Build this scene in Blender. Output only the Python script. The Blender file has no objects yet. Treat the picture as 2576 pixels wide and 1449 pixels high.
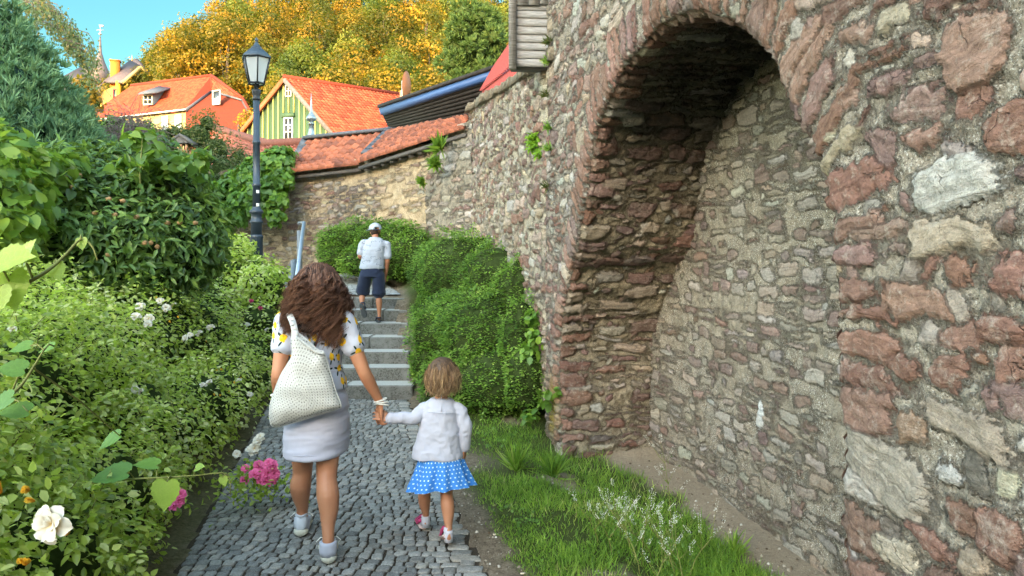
import bpy, bmesh, math, random
import numpy as np
from mathutils import Vector, Matrix
R = math.radians
SC = bpy.context.scene
COL = SC.collection
# ------------------------------------------------------------------ camera
CAM_Z = 1.65
cam = bpy.data.cameras.new("camera"); cam_o = bpy.data.objects.new("camera", cam); COL.objects.link(cam_o)
cam.sensor_width = 36; cam.lens = 36*773/1024; cam.shift_y = -.0268; cam.clip_start = 0.05; cam.clip_end = 3000
cam_o.location = (0, 0, CAM_Z); cam_o.rotation_euler = (R(90), 0, 0)
SC.camera = cam_o
# ------------------------------------------------------------------ light
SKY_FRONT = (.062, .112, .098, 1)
SUN_EL, SUN_TRAVEL = R(11), Vector((0.42, 0.907, 0)).normalized()
w = bpy.data.worlds.new("World"); SC.world = w; w.use_nodes = True
wt = w.node_tree; bg = wt.nodes["Background"]
sky = wt.nodes.new("ShaderNodeTexSky"); sky.sky_type = 'NISHITA'; sky.sun_disc = False
sky.sun_elevation = SUN_EL
sky.sun_rotation = math.atan2(-SUN_TRAVEL.x, -SUN_TRAVEL.y)
sky.air_density = 1.0; sky.dust_density = 0.6; sky.ozone_density = 1.6; sky.altitude = 300
# added tint: sky ahead dimmed to cyan, warm rest kept bright as fill light
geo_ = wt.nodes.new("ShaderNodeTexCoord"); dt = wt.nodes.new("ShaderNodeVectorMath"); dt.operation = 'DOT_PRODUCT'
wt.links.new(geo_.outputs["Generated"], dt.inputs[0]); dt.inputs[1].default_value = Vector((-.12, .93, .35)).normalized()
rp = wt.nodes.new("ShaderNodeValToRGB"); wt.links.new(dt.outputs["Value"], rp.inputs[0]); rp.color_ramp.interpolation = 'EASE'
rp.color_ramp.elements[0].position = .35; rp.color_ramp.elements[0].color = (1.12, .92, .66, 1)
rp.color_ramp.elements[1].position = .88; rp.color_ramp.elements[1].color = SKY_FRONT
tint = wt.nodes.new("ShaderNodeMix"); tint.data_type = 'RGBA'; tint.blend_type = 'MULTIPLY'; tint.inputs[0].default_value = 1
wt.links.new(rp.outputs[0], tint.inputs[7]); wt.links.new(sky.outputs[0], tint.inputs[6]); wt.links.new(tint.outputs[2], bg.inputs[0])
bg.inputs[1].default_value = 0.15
sl = bpy.data.lights.new("sun", 'SUN'); sl.energy = .74; sl.angle = R(0.5); sl.color = (1.0, 0.72, 0.40)
so = bpy.data.objects.new("sun", sl); COL.objects.link(so)
sd_ = Vector((SUN_TRAVEL.x*math.cos(SUN_EL), SUN_TRAVEL.y*math.cos(SUN_EL), -math.sin(SUN_EL)))
so.rotation_euler = sd_.to_track_quat('-Z', 'Y').to_euler(); so.location = (0, -20, 30)
SC.view_settings.view_transform = 'Standard'; SC.view_settings.look = 'None'
SC.view_settings.exposure = 4.35; SC.view_settings.gamma = 1
SC.cycles.max_bounces = 6; SC.cycles.diffuse_bounces = 4; SC.cycles.transparent_max_bounces = 8
SC.cycles.use_denoising = True
SC.cycles.sample_clamp_indirect = 6
# ------------------------------------------------------------------ helpers
def tag(o, label=None, cat=None, group=None, kind=None):
    if label: o["label"] = label
    if cat: o["category"] = cat
    if group: o["group"] = group
    if kind: o["kind"] = kind
    return o
def empty(name, loc=(0, 0, 0), rz=0.0, label=None, cat=None, group=None):
    o = bpy.data.objects.new(name, None); COL.objects.link(o); o.empty_display_size = .1
    o.location = loc; o.rotation_euler = (0, 0, rz)
    return tag(o, label, cat, group)
def dup(o, parent=None, first=True):
    c = o.copy(); COL.objects.link(c)
    if not first: c.parent = parent
    for ch in list(o.children): dup(ch, c, False)
    return c
def make_mesh(name, V, F, attrs=None, cols=None, uv=None, smooth=False):
    """V (n,3); F an (m,k) array or a list of such arrays / polygons. attrs: per-vertex floats; cols: per-vertex rgb; uv: per-vertex."""
    me = bpy.data.meshes.new(name)
    V = np.asarray(V, np.float32).reshape(-1, 3)
    if isinstance(F, np.ndarray): F = [F]
    loops, counts = [], []
    if len(F) and not isinstance(F[0], np.ndarray):
        loops = np.concatenate([np.asarray(f, np.int32) for f in F]); counts = np.array([len(f) for f in F], np.int32)
    else:
        loops = np.concatenate([f.reshape(-1) for f in F]).astype(np.int32)
        counts = np.concatenate([np.full(len(f), f.shape[1], np.int32) for f in F])
    me.vertices.add(len(V)); me.vertices.foreach_set("co", V.reshape(-1))
    me.loops.add(len(loops)); me.loops.foreach_set("vertex_index", loops)
    me.polygons.add(len(counts))
    st = np.zeros(len(counts), np.int32); st[1:] = np.cumsum(counts)[:-1]
    me.polygons.foreach_set("loop_start", st); me.polygons.foreach_set("loop_total", counts)
    if smooth: me.polygons.foreach_set("use_smooth", np.ones(len(counts), bool))
    me.update(calc_edges=True)
    for k, a in (attrs or {}).items():
        at = me.attributes.new(k, 'FLOAT', 'POINT'); at.data.foreach_set("value", np.asarray(a, np.float32).reshape(-1))
    for k, a in (cols or {}).items():
        a = np.asarray(a, np.float32); a4 = np.ones((len(V), 4), np.float32); a4[:, :3] = a
        at = me.attributes.new(k, 'FLOAT_COLOR', 'POINT'); at.data.foreach_set("color", a4.reshape(-1))
    if uv is not None:
        l = me.uv_layers.new(name="UVMap"); l.data.foreach_set("uv", np.asarray(uv, np.float32)[loops].reshape(-1))
    me.validate()
    return me
def link(name, me, mat=None, parent=None, loc=None, rz=None):
    o = bpy.data.objects.new(name, me); COL.objects.link(o)
    if mat is not None and not me.materials: me.materials.append(mat)
    if parent is not None: o.parent = parent
    if loc is not None: o.location = loc
    if rz is not None: o.rotation_euler = (0, 0, rz)
    return o
def mob(name, V, F, mat=None, parent=None, **k):
    return link(name, make_mesh(name, V, F, **k), mat, parent)
def flat(o, on=True):
    for p in o.data.polygons: p.use_smooth = not on
    return o
class MB:
    """collects shapes; build() links them as ONE mesh object"""
    def __init__(s): s.V = []; s.F = []; s.n = 0
    def add(s, V, F):
        V = [tuple(v) for v in V]; s.V += V
        s.F += [[i + s.n for i in f] for f in F]; s.n += len(V); return s
    def box(s, c, d, rot=None, taper=1.0):
        x, y, z = d[0]/2, d[1]/2, d[2]/2
        P = [Vector((sx*x*(taper if sz > 0 else 1), sy*y*(taper if sz > 0 else 1), sz*z)) for sz in (-1, 1) for sx, sy in ((-1, -1), (1, -1), (1, 1), (-1, 1))]
        if rot is not None: P = [rot @ p for p in P]
        c = Vector(c)
        return s.add([p + c for p in P], [[3, 2, 1, 0], [4, 5, 6, 7], [0, 1, 5, 4], [1, 2, 6, 5], [2, 3, 7, 6], [3, 0, 4, 7]])
    def hexa(s, P):  # 8 corner points, bottom loop then top loop
        return s.add(P, [[3, 2, 1, 0], [4, 5, 6, 7], [0, 1, 5, 4], [1, 2, 6, 5], [2, 3, 7, 6], [3, 0, 4, 7]])
    def bar(s, a, b, wd, hd=None, up=(0, 0, 1)):
        a, b = Vector(a), Vector(b); hd = hd or wd
        t = (b - a).normalized(); u = Vector(up)
        if abs(t.dot(u)) > .98: u = Vector((1, 0, 0))
        sx = t.cross(u).normalized(); sy = sx.cross(t).normalized()
        P = [p + sx*i*wd/2 + sy*j*hd/2 for p in (a, b) for i, j in ((-1, -1), (1, -1), (1, 1), (-1, 1))]
        return s.hexa(P)
    def tube(s, pts, rad, n=8, cap=True):
        V, F = tube_np(pts, rad, n, cap); return s.add(V, F)
    def lathe(s, prof, c=(0, 0, 0), n=16, square=False, rot=0.0):
        c = Vector(c); V = []; F = []
        for r, z in prof:
            for k in range(n):
                a = rot + 2*math.pi*k/n
                V.append((c.x + r*math.cos(a), c.y + r*math.sin(a), c.z + z))
        for i in range(len(prof)-1):
            for k in range(n): F.append([i*n+k, i*n+(k+1) % n, (i+1)*n+(k+1) % n, (i+1)*n+k])
        F.append(list(range(n))[::-1]); F.append([(len(prof)-1)*n+k for k in range(n)])
        return s.add(V, F)
    def build(s, name, mat, parent=None, smooth=False, **k):
        return mob(name, s.V, s.F, mat, parent, smooth=smooth, **k)
def frames(pts):
    pts = [Vector(p) for p in pts]; n = len(pts); T = []
    for i in range(n):
        T.append((pts[min(i+1, n-1)] - pts[max(i-1, 0)]).normalized())
    u = Vector((0, 0, 1)) if abs(T[0].z) < .9 else Vector((1, 0, 0))
    N = []
    for t in T:
        u = (u - t*u.dot(t)); u = u.normalized() if u.length > 1e-6 else t.orthogonal().normalized(); N.append(u.copy())
    return pts, T, N
def tube_np(pts, rad, n=8, cap=True):
    pts, T, N = frames(pts)
    if not hasattr(rad, '__len__'): rad = [rad]*len(pts)
    V, F = [], []
    for p, t, u, r in zip(pts, T, N, rad):
        v = t.cross(u)
        for k in range(n):
            a = 2*math.pi*k/n; V.append(tuple(p + (u*math.cos(a) + v*math.sin(a))*r))
    m = len(pts)
    for i in range(m-1):
        for k in range(n): F.append([i*n+k, i*n+(k+1) % n, (i+1)*n+(k+1) % n, (i+1)*n+k])
    if cap: F.append(list(range(n))[::-1]); F.append([(m-1)*n+k for k in range(n)])
    return V, F
def spline(P, n, closed=False):
    """Catmull-Rom through P (list of tuples), n samples by roughly even arc length"""
    P = np.asarray(P, float); m = len(P); out = []
    Q = np.vstack([2*P[0]-P[1], P, 2*P[-1]-P[-2]])
    for i in range(m-1):
        p0, p1, p2, p3 = Q[i:i+4]
        for t in np.linspace(0, 1, 24, endpoint=False):
            out.append(.5*((2*p1)+(-p0+p2)*t+(2*p0-5*p1+4*p2-p3)*t*t+(-p0+3*p1-3*p2+p3)*t**3))
    out.append(P[-1]); out = np.array(out)
    L = np.concatenate([[0], np.cumsum(np.linalg.norm(np.diff(out, axis=0), axis=1))])
    s = np.linspace(0, L[-1], n)
    return np.stack([np.interp(s, L, out[:, k]) for k in range(P.shape[1])], 1), L[-1]
def hash2(i, j, seed):
    h = (i.astype(np.int64)*374761393 + j.astype(np.int64)*668265263 + seed*1442695041) & 0xffffffff
    h = ((h ^ (h >> 13))*1274126177) & 0xffffffff
    h = (h ^ (h >> 16)) & 0xffffff
    return h/float(0xffffff)
def vnoise(u, v, seed=0):
    u = np.asarray(u, float); v = np.asarray(v, float)
    i = np.floor(u); j = np.floor(v); a = u-i; b = v-j
    a = a*a*(3-2*a); b = b*b*(3-2*b); i = i.astype(np.int64); j = j.astype(np.int64)
    return ((hash2(i, j, seed)*(1-a)+hash2(i+1, j, seed)*a)*(1-b) + (hash2(i, j+1, seed)*(1-a)+hash2(i+1, j+1, seed)*a)*b)*2-1
def fbm(u, v, seed=0, o=4, g=.5):
    s = 0; a = 1; t = 0
    for k in range(o): s = s + a*vnoise(u*2**k+17.3*k, v*2**k-9.1*k, seed+k); t += a; a *= g
    return s/t
def smooth01(x): x = np.clip(x, 0, 1); return x*x*(3-2*x)
def Q(X, Y, d):  # a point measured in the photograph, at distance d in front of the camera
    return Vector(((X-1288)/1945*d, d, CAM_Z-(Y-655)/1945*d))
# ------------------------------------------------------------------ materials
class NT:
    def __init__(s, name):
        s.m = bpy.data.materials.new(name); s.m.use_nodes = True; s.t = s.m.node_tree
        s.b = s.t.nodes["Principled BSDF"]; s.out = s.t.nodes["Material Output"]
        s.b.inputs["Roughness"].default_value = .75
        s.b.inputs["Specular IOR Level"].default_value = .3
    def _s(s, sock, v):
        if v is None: return
        if isinstance(v, bpy.types.NodeSocket): s.t.links.new(v, sock)
        elif isinstance(v, (tuple, list)) and sock.type == 'RGBA': sock.default_value = (*v[:3], 1)
        else: sock.default_value = v
    def n(s, typ, **k):
        nd = s.t.nodes.new(typ)
        for a, b in k.items(): setattr(nd, a, b)
        return nd
    def geo(s): return s.n("ShaderNodeNewGeometry").outputs["Position"]
    def obj(s): return s.n("ShaderNodeTexCoord").outputs["Object"]
    def uv(s): return s.n("ShaderNodeTexCoord").outputs["UV"]
    def attr(s, name, f=True):
        a = s.n("ShaderNodeAttribute", attribute_name=name); return a.outputs["Fac"] if f else a.outputs["Color"]
    def rnd(s): return s.n("ShaderNodeObjectInfo").outputs["Random"]
    def noise(s, vec, scale, detail=4, rough=.6, dist=0, col=False):
        a = s.n("ShaderNodeTexNoise"); s._s(a.inputs["Vector"], vec); a.inputs["Scale"].default_value = scale
        a.inputs["Detail"].default_value = detail; a.inputs["Roughness"].default_value = rough; a.inputs["Distortion"].default_value = dist
        return a.outputs["Color" if col else "Fac"]
    def voro(s, vec, scale, feature='F1', out="Distance", rnd=1, dim='3D'):
        a = s.n("ShaderNodeTexVoronoi", feature=feature, voronoi_dimensions=dim); s._s(a.inputs["Vector"], vec)
        a.inputs["Scale"].default_value = scale; a.inputs["Randomness"].default_value = rnd
        return a if out is None else a.outputs[out]
    def wave(s, vec, scale, dist=0, detail=2, dirn='X', prof='SIN'):
        a = s.n("ShaderNodeTexWave", bands_direction=dirn, wave_profile=prof); s._s(a.inputs["Vector"], vec)
        a.inputs["Scale"].default_value = scale; a.inputs["Distortion"].default_value = dist; a.inputs["Detail"].default_value = detail
        return a.outputs["Fac"]
    def ma(s, op, a, b=None, c=None, clamp=False):
        m = s.n("ShaderNodeMath", operation=op, use_clamp=clamp)
        for k, v in enumerate((a, b, c)): s._s(m.inputs[k], v)
        return m.outputs[0]
    def vm(s, op, a, b=None, scale=None, out=0):
        m = s.n("ShaderNodeVectorMath", operation=op); s._s(m.inputs[0], a)
        if b is not None: s._s(m.inputs[1], b)
        if scale is not None: s._s(m.inputs["Scale"], scale)
        return m.outputs[out]
    def sep(s, v): return s.n2("ShaderNodeSeparateXYZ", v).outputs
    def n2(s, typ, v): a = s.n(typ); s._s(a.inputs[0], v); return a
    def comb(s, x=0, y=0, z=0):
        a = s.n("ShaderNodeCombineXYZ"); s._s(a.inputs[0], x); s._s(a.inputs[1], y); s._s(a.inputs[2], z); return a.outputs[0]
    def mapr(s, v, a0, a1, b0=0, b1=1, smooth=False):
        m = s.n("ShaderNodeMapRange"); m.clamp = True
        if smooth: m.interpolation_type = 'SMOOTHSTEP'
        s._s(m.inputs[0], v)
        for k, x in enumerate((a0, a1, b0, b1)): s._s(m.inputs[k+1], x)
        return m.outputs[0]
    def mix(s, f, a, b, mode='MIX'):
        m = s.n("ShaderNodeMix", data_type='RGBA', blend_type=mode); s._s(m.inputs[0], f)
        s._s(m.inputs[6], a); s._s(m.inputs[7], b); return m.outputs[2]
    def mul(s, col, f):  # scale a colour by a float
        return s.vm('SCALE', col, scale=f)
    def ramp(s, f, stops, interp='LINEAR'):
        r = s.n("ShaderNodeValToRGB"); r.color_ramp.interpolation = interp; e = r.color_ramp.elements
        while len(e) > len(stops): e.remove(e[-1])
        while len(e) < len(stops): e.new(1)
        for el, (p, c) in zip(e, stops): el.position = p; el.color = (*c, 1)
        s._s(r.inputs[0], f); return r.outputs[0]
    def bump(s, h, strength=.5, dist=.01):
        b = s.n("ShaderNodeBump"); s._s(b.inputs["Height"], h); b.inputs["Strength"].default_value = strength; b.inputs["Distance"].default_value = dist
        s.t.links.new(b.outputs[0], s.b.inputs["Normal"]); return b.outputs[0]
    def base(s, c, rough=None, spec=None, metal=None):
        s._s(s.b.inputs["Base Color"], c); s._s(s.b.inputs["Roughness"], rough); s._s(s.b.inputs["Specular IOR Level"], spec); s._s(s.b.inputs["Metallic"], metal)
        return s
    def translucent(s, col, fac=.35):
        t = s.n("ShaderNodeBsdfTranslucent"); s._s(t.inputs[0], col); m = s.n("ShaderNodeMixShader"); s._s(m.inputs[0], fac)
        s.t.links.new(s.b.outputs[0], m.inputs[1]); s.t.links.new(t.outputs[0], m.inputs[2]); s.t.links.new(m.outputs[0], s.out.inputs[0]); return s
def simple(name, col, rough=.6, spec=.3, metal=0, var=.12, scale=30, bump=0.0, bscale=None):
    n = NT(name); p = n.obj(); f = n.noise(p, scale, 4)
    n.base(n.mix(n.mapr(f, .3, .7), tuple(c*(1-var) for c in col), tuple(min(1, c*(1+var)) for c in col)), rough, spec, metal)
    if bump: n.bump(n.noise(p, bscale or scale*3, 4), bump, .01)
    return n.m
# ------------------------------------------------------------------ lie of the land
def xr(y): return .72 - .2145*y                    # right edge of the cobbled path
def xl(y): return xr(y) - 1.61
def xwall(y): return 1.438 - .15*y - .04*np.maximum(0, np.asarray(y)-7)   # face of the city wall
STEP_D, STEP_T, STEP_R, STEP_Z = 9.25, .37, .156, .155
def zpath(y):
    y = np.asarray(y, float)
    return np.interp(y, [-230, -100, -55, -20, 0, 9.2, 9.4, 11.5, 16, 18, 24, 40, 62, 90, 150, 260, 900],
                     [36, 31.5, 9, -.3, 0, .0, .06, 1.085, 1.42, 1.5, 1.2, 1.2, 3.0, 17, 42, 60, 60])  # unseen ridge behind the camera, added to keep the lane in shade
def gz(x, y):
    x = np.asarray(x, float); y = np.asarray(y, float)
    z = zpath(y)
    near = np.clip(1-(y-14)/4, 0, 1)
    lat = np.clip(xl(y)-.05-x, 0, 6)
    z = z + near*np.minimum(.75, .30*lat)*smooth01((y+2)/4)*(1-.75*smooth01((y-9.5)/2))
    # niche floor is level, a little lower than the verge
    t = smooth01((x-(xwall(y)-.55))/.75)*smooth01((7.2-y)/.5)
    z = z*(1-t) - t*.12
    # hedge bank rises beside the steps
    t2 = smooth01((x-(xr(y)+.05))/.8)*smooth01((y-7.0)/3)*near
    z = z + .35*t2
    z = z + .012*fbm(x*3, y*3, 5, 3)*near
    # the hill drops away to the left of the town
    far = smooth01((y-55)/40)
    z = z*(1-far) + far*(z*np.interp(x/np.maximum(y, 1), [-.75, -.5, -.30, -.12, .1], [.12, .38, .72, .95, 1.0]))
    return z
def gz1(x, y): return float(gz(np.array([x]), np.array([y]))[0])
def dirt_mask(x, y):
    """1 = bare earth, 0 = turf, beside the path and in the niche"""
    n = .10*fbm(x*4, y*4, 31, 3)
    left = smooth01((xr(y)+.27+n-x)/.14)
    gr = np.interp(y, [2.5, 3.7, 4.2, 4.6, 5.04, 5.8, 6.6, 7.0], [1.9, 1.8, 1.45, 1.30, 1.2, 1.13, .82, .65])
    right = smooth01((x-gr-n)/.16)*(y < 7.4)
    spot = smooth01((fbm(x*2.2, y*2.2, 77, 3)-.34)/.12)*.7
    patch = np.exp(-(((x+.42)/.25)**2+((y-6.35)/.35)**2))*1.3
    return np.clip(np.maximum(np.maximum(left, right), np.maximum(spot, patch)), 0, 1)
def axis(parts):
    return np.unique(np.concatenate([np.arange(a, b, s) for a, b, s in parts]))
xs = axis([(-900, -200, 100), (-200, -40, 8), (-40, -8, 1.0), (-8, 3.5, .07), (3.5, 12, .6), (12, 60, 5), (60, 900, 80)])
ys = axis([(-240, -20, 5), (-20, 0, 1), (0, 15, .07), (15, 40, 1), (40, 150, 4), (150, 300, 12), (300, 1500, 100)])
gx, gy = np.meshgrid(xs, ys)
Z = gz(gx, gy)
# sink the sheet under the path and the steps
inp = (gx > xl(gy)-.0) & (gx < xr(gy)) & (gy > 0) & (gy < 11.6)
Z = Z - np.where(inp, np.where(gy > 9.1, .2, .022), 0)
V = np.stack([gx, gy, Z], -1).reshape(-1, 3)
nx, ny = len(xs), len(ys)
idx = np.arange(nx*ny).reshape(ny, nx)
F = np.stack([idx[:-1, :-1], idx[:-1, 1:], idx[1:, 1:], idx[1:, :-1]], -1).reshape(-1, 4)
n = NT("earth_and_turf"); p = n.geo()
g1 = n.noise(p, 9, 6); g2 = n.noise(p, 60, 5, .7); g3 = n.voro(p, 42, out="Distance")
soil = n.ramp(n.ma('ADD', n.ma('MULTIPLY', n.noise(p, 17, 6, .75), .55), n.ma('MULTIPLY', g2, .45)), [(.36, (.075, .058, .040)), (.48, (.17, .132, .094)), (.56, (.23, .185, .135)), (.66, (.34, .28, .21))])
peb = n.mapr(g3, .10, .16, 1, 0)
soil = n.mix(n.ma('MULTIPLY', peb, n.mapr(g1, .45, .6)), soil, (.42, .37, .30))
turf = n.ramp(g2, [(.3, (.03, .045, .012)), (.7, (.09, .11, .03))])
soil = n.mix(n.attr("pale"), soil, n.mul(n.mix(.5, soil, (.36, .29, .21)), 1.12)); n.base(n.mix(n.attr("dirt"), turf, soil), .95, .1)
n.bump(n.ma('ADD', n.ma('MULTIPLY', g2, .6), n.ma('MULTIPLY', peb, .5)), 1.0, .03)
M_EARTH = n.m
o = mob("ground", V, F, M_EARTH, attrs={"dirt": np.where(gx < xl(gy), .45, dirt_mask(gx, gy)).reshape(-1), "pale": (smooth01((gx-xwall(gy)+.45)/.35)*(gy < 8)).reshape(-1)}, smooth=True); tag(o, kind="structure")

# ------------------------------------------------------------------ cobbled path: every sett is modelled
def setts():
    rng = np.random.default_rng(3)
    V, F, tint = [], [], []
    nv = 0
    K = 12
    y = 1.3; row = 0
    rows = []
    while y < 9.2:
        h = rng.uniform(.066, .088); rows.append((y, h)); y += h
    for (y0, h) in rows:
        u = 0.0
        edge = rng.uniform(.10, .15)
        ws = []
        while u < 1.61-edge-.03:
            wd = rng.uniform(.050, .084)
            if 1.61-edge-u < wd*1.5: wd = 1.61-edge-u
            ws.append((u, wd)); u += wd
        ws.append((1.61-edge, edge+rng.uniform(-.02, .03)))
        for (u, wd) in ws:
            yy = y0 + h/2 + .055*math.sin(u*3.6+.5) + .035*vnoise(np.array([u*2.2]), np.array([y0*1.1]), 8)[0] - .05*u
            cxp = xl(yy) + u + wd/2
            a = np.linspace(0, 2*np.pi, K, endpoint=False) + .3
            e = rng.uniform(6.0, 14.0)
            rr = (np.abs(np.cos(a))**e+np.abs(np.sin(a))**e)**(-1/e)
            rr = rr*(1+rng.normal(0, .035, K))
            gap = rng.uniform(.0032, .0070)
            px = rr*np.cos(a)*(wd/2-gap); py = rr*np.sin(a)*(h/2-gap)
            sk = rng.normal(0, .10); px = px + sk*py
            ro = rng.normal(0, .07)-.05; c, s = math.cos(ro), math.sin(ro)
            px, py = c*px-s*py, s*px+c*py
            tz = rng.normal(0, .0014); tx, ty = rng.normal(0, .022, 2)
            for sc, zz in ((1.0, -.03), (1.0, .0), (.95, .0035), (.6, .004)):
                X = cxp+px*sc; Y = yy+py*sc
                jit = rng.normal(0, .0015, K) if zz > 0 else 0
                V.append(np.stack([X, Y, zpath(Y)+zz+tz+tx*px*sc+ty*py*sc+jit], 1))
            V.append(np.array([[cxp, yy, float(zpath(yy))+.004+tz]]))
            for L in range(3):
                for k in range(K): F.append([nv+L*K+k, nv+L*K+(k+1) % K, nv+(L+1)*K+(k+1) % K, nv+(L+1)*K+k])
            for k in range(K): F.append([nv+3*K+k, nv+3*K+(k+1) % K, nv+4*K])
            tint += [rng.uniform(0, 1)]*(4*K+1); nv += 4*K+1
    return np.concatenate(V), F, tint
n = NT("granite_setts"); p = n.geo()
t = n.attr("tint"); a = n.noise(p, 70, 5, .7); b = n.noise(p, 2.2, 3); sp = n.noise(p, 260, 2)
c = n.ramp(t, [(0, (.13, .125, .117)), (.5, (.225, .217, .202)), (.85, (.31, .30, .28)), (1, (.32, .29, .25))])
c = n.mix(n.mapr(a, .35, .7), n.mul(c, .6), n.mul(c, 1.4))
c = n.mix(n.mapr(sp, .58, .66), c, (.36, .37, .38))
c = n.mix(n.mapr(b, .55, .75, 0, .45), c, (.14, .11, .08))
n.base(c, .55, .4); n.bump(n.ma('ADD', a, n.ma('MULTIPLY', sp, .4)), .8, .006)
M_SETT = n.m
V, F, tint = setts()
path = mob("path", V, F, M_SETT, attrs={"tint": tint}); tag(path, kind="structure")
n = NT("joint_soil"); p = n.geo(); a = n.noise(p, 90, 4, .7)
n.base(n.ramp(a, [(.3, (.026, .02, .015)), (.6, (.06, .048, .035)), (.75, (.13, .105, .075))]), .95, .1); n.bump(a, .8, .01); M_JOINT = n.m
yy = np.arange(.8, 9.3, .2); P = []
for y in yy:
    for u in np.linspace(0, 1, 5): P.append((xl(y)-.03+u*1.67, y, float(zpath(y))-.0055))
idx = np.arange(len(P)).reshape(len(yy), 5)
F = np.stack([idx[:-1, :-1], idx[:-1, 1:], idx[1:, 1:], idx[1:, :-1]], -1).reshape(-1, 4)
o = mob("path_bed", P, F, M_JOINT); tag(o, kind="structure")
# upper landing, small setts seen from afar
n = NT("landing_setts"); p = n.geo()
v = n.voro(p, 9.5, 'DISTANCE_TO_EDGE'); vc = n.voro(p, 9.5, 'F1', "Color")
a = n.noise(p, 50, 4)
c = n.mix(n.sep(vc)[0], (.34, .34, .34), (.50, .50, .50)); c = n.mix(n.mapr(a, .3, .7), n.mul(c, .8), c)
c = n.mix(n.mapr(v, .02, .07), (.08, .07, .05), c); n.base(c, .6, .35); n.bump(n.mapr(v, .0, .12), .6, .02); M_LAND = n.m
yy = np.arange(11.47+.36, 16.2, .2); P = []
for y in yy:
    x1 = -1.58-.32*(y-11.47); x0 = np.interp(y, [11.4, 12.4, 13.2, 16], [-3.3, -3.7, -7.5, -8.5])
    for u in np.linspace(0, 1, 9): P.append((x0+u*(x1-x0), y, float(gz1(x0+u*(x1-x0), y))+.02))
idx = np.arange(len(P)).reshape(len(yy), 9)
F = np.stack([idx[:-1, :-1], idx[:-1, 1:], idx[1:, 1:], idx[1:, :-1]], -1).reshape(-1, 4)
o = mob("path_landing", P, F, M_LAND, smooth=True); tag(o, kind="structure")

# ------------------------------------------------------------------ the steps
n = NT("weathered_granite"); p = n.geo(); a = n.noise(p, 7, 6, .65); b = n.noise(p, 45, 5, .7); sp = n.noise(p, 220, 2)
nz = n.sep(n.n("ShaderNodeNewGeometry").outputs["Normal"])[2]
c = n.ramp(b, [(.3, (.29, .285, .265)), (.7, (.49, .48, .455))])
lichen_shade = n.ma('MULTIPLY', n.mapr(a, .36, .60, .25, 1), n.mapr(n.ma('ABSOLUTE', nz), .5, .8, 1.25, .05), clamp=True)  # dark lichen blotches, held to the risers to deepen their shade
c = n.mix(n.ma('MULTIPLY', lichen_shade, n.mapr(b, .35, .6)), c, (.085, .082, .06))
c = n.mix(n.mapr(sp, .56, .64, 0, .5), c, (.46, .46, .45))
c = n.mul(c, n.mapr(n.ma('ABSOLUTE', nz), .4, .8, .55, 1.1)); n.base(c, .75, .25); n.bump(n.ma('ADD', b, sp), .5, .006); M_STEP = n.m  # light from above put into the colour: risers darker, treads lighter
steps = empty("staircase", (-2.0, 9.25, 0), label="seven weathered granite steps climbing from the cobbled path to the landing", cat="steps")
rng = np.random.default_rng(12)
bv = 0.008
def step_block(x0, x1, y0, y1, z0, z1, ro):
    bm = bmesh.new()
    bmesh.ops.create_cube(bm, size=1)
    for v in bm.verts:
        v.co = Vector(((x0+x1)/2+v.co.x*(x1-x0), (y0+y1)/2+v.co.y*(y1-y0), (z0+z1)/2+v.co.z*(z1-z0)))
    bmesh.ops.bevel(bm, geom=bm.edges[:], offset=.012, segments=2, affect='EDGES')
    me = bpy.data.meshes.new("step"); bm.to_mesh(me); bm.free()
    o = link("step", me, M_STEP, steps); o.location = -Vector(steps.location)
    return o
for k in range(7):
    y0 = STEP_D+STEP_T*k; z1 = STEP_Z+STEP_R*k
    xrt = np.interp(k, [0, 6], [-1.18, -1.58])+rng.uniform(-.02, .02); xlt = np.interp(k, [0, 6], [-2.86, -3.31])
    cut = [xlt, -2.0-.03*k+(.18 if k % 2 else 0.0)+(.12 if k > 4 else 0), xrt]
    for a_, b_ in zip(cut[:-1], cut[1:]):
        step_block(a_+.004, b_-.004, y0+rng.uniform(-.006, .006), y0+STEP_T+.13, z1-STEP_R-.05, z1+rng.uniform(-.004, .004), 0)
# ------------------------------------------------------------------ rubble masonry as a real relief
RED = [(.175, .082, .060), (.205, .102, .076), (.145, .068, .053), (.24, .132, .10)]
PURP = [(.17, .10, .09), (.20, .115, .10), (.14, .085, .08), (.22, .14, .125)]
BUFF = [(.36, .285, .22), (.40, .33, .265), (.31, .25, .20), (.38, .30, .235)]
GREY = [(.33, .30, .26), (.40, .37, .325), (.26, .235, .205), (.44, .41, .37)]
DARK = [(.10, .09, .08), (.13, .115, .10), (.16, .14, .12)]
GOLD = [(.46, .35, .215), (.42, .33, .22), (.50, .41, .28)]
MUTE = .20
def pal(rng, wts):
    fam = [RED, PURP, BUFF, GREY, DARK, GOLD]
    k = rng.choice(6, p=np.array(wts)/sum(wts)); c = np.array(fam[k][rng.integers(len(fam[k]))])
    c = c*(1-MUTE)+np.array((.315, .255, .21))*MUTE
    return c*rng.uniform(.82, 1.16)*(1+rng.normal(0, .03, 3))
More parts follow.
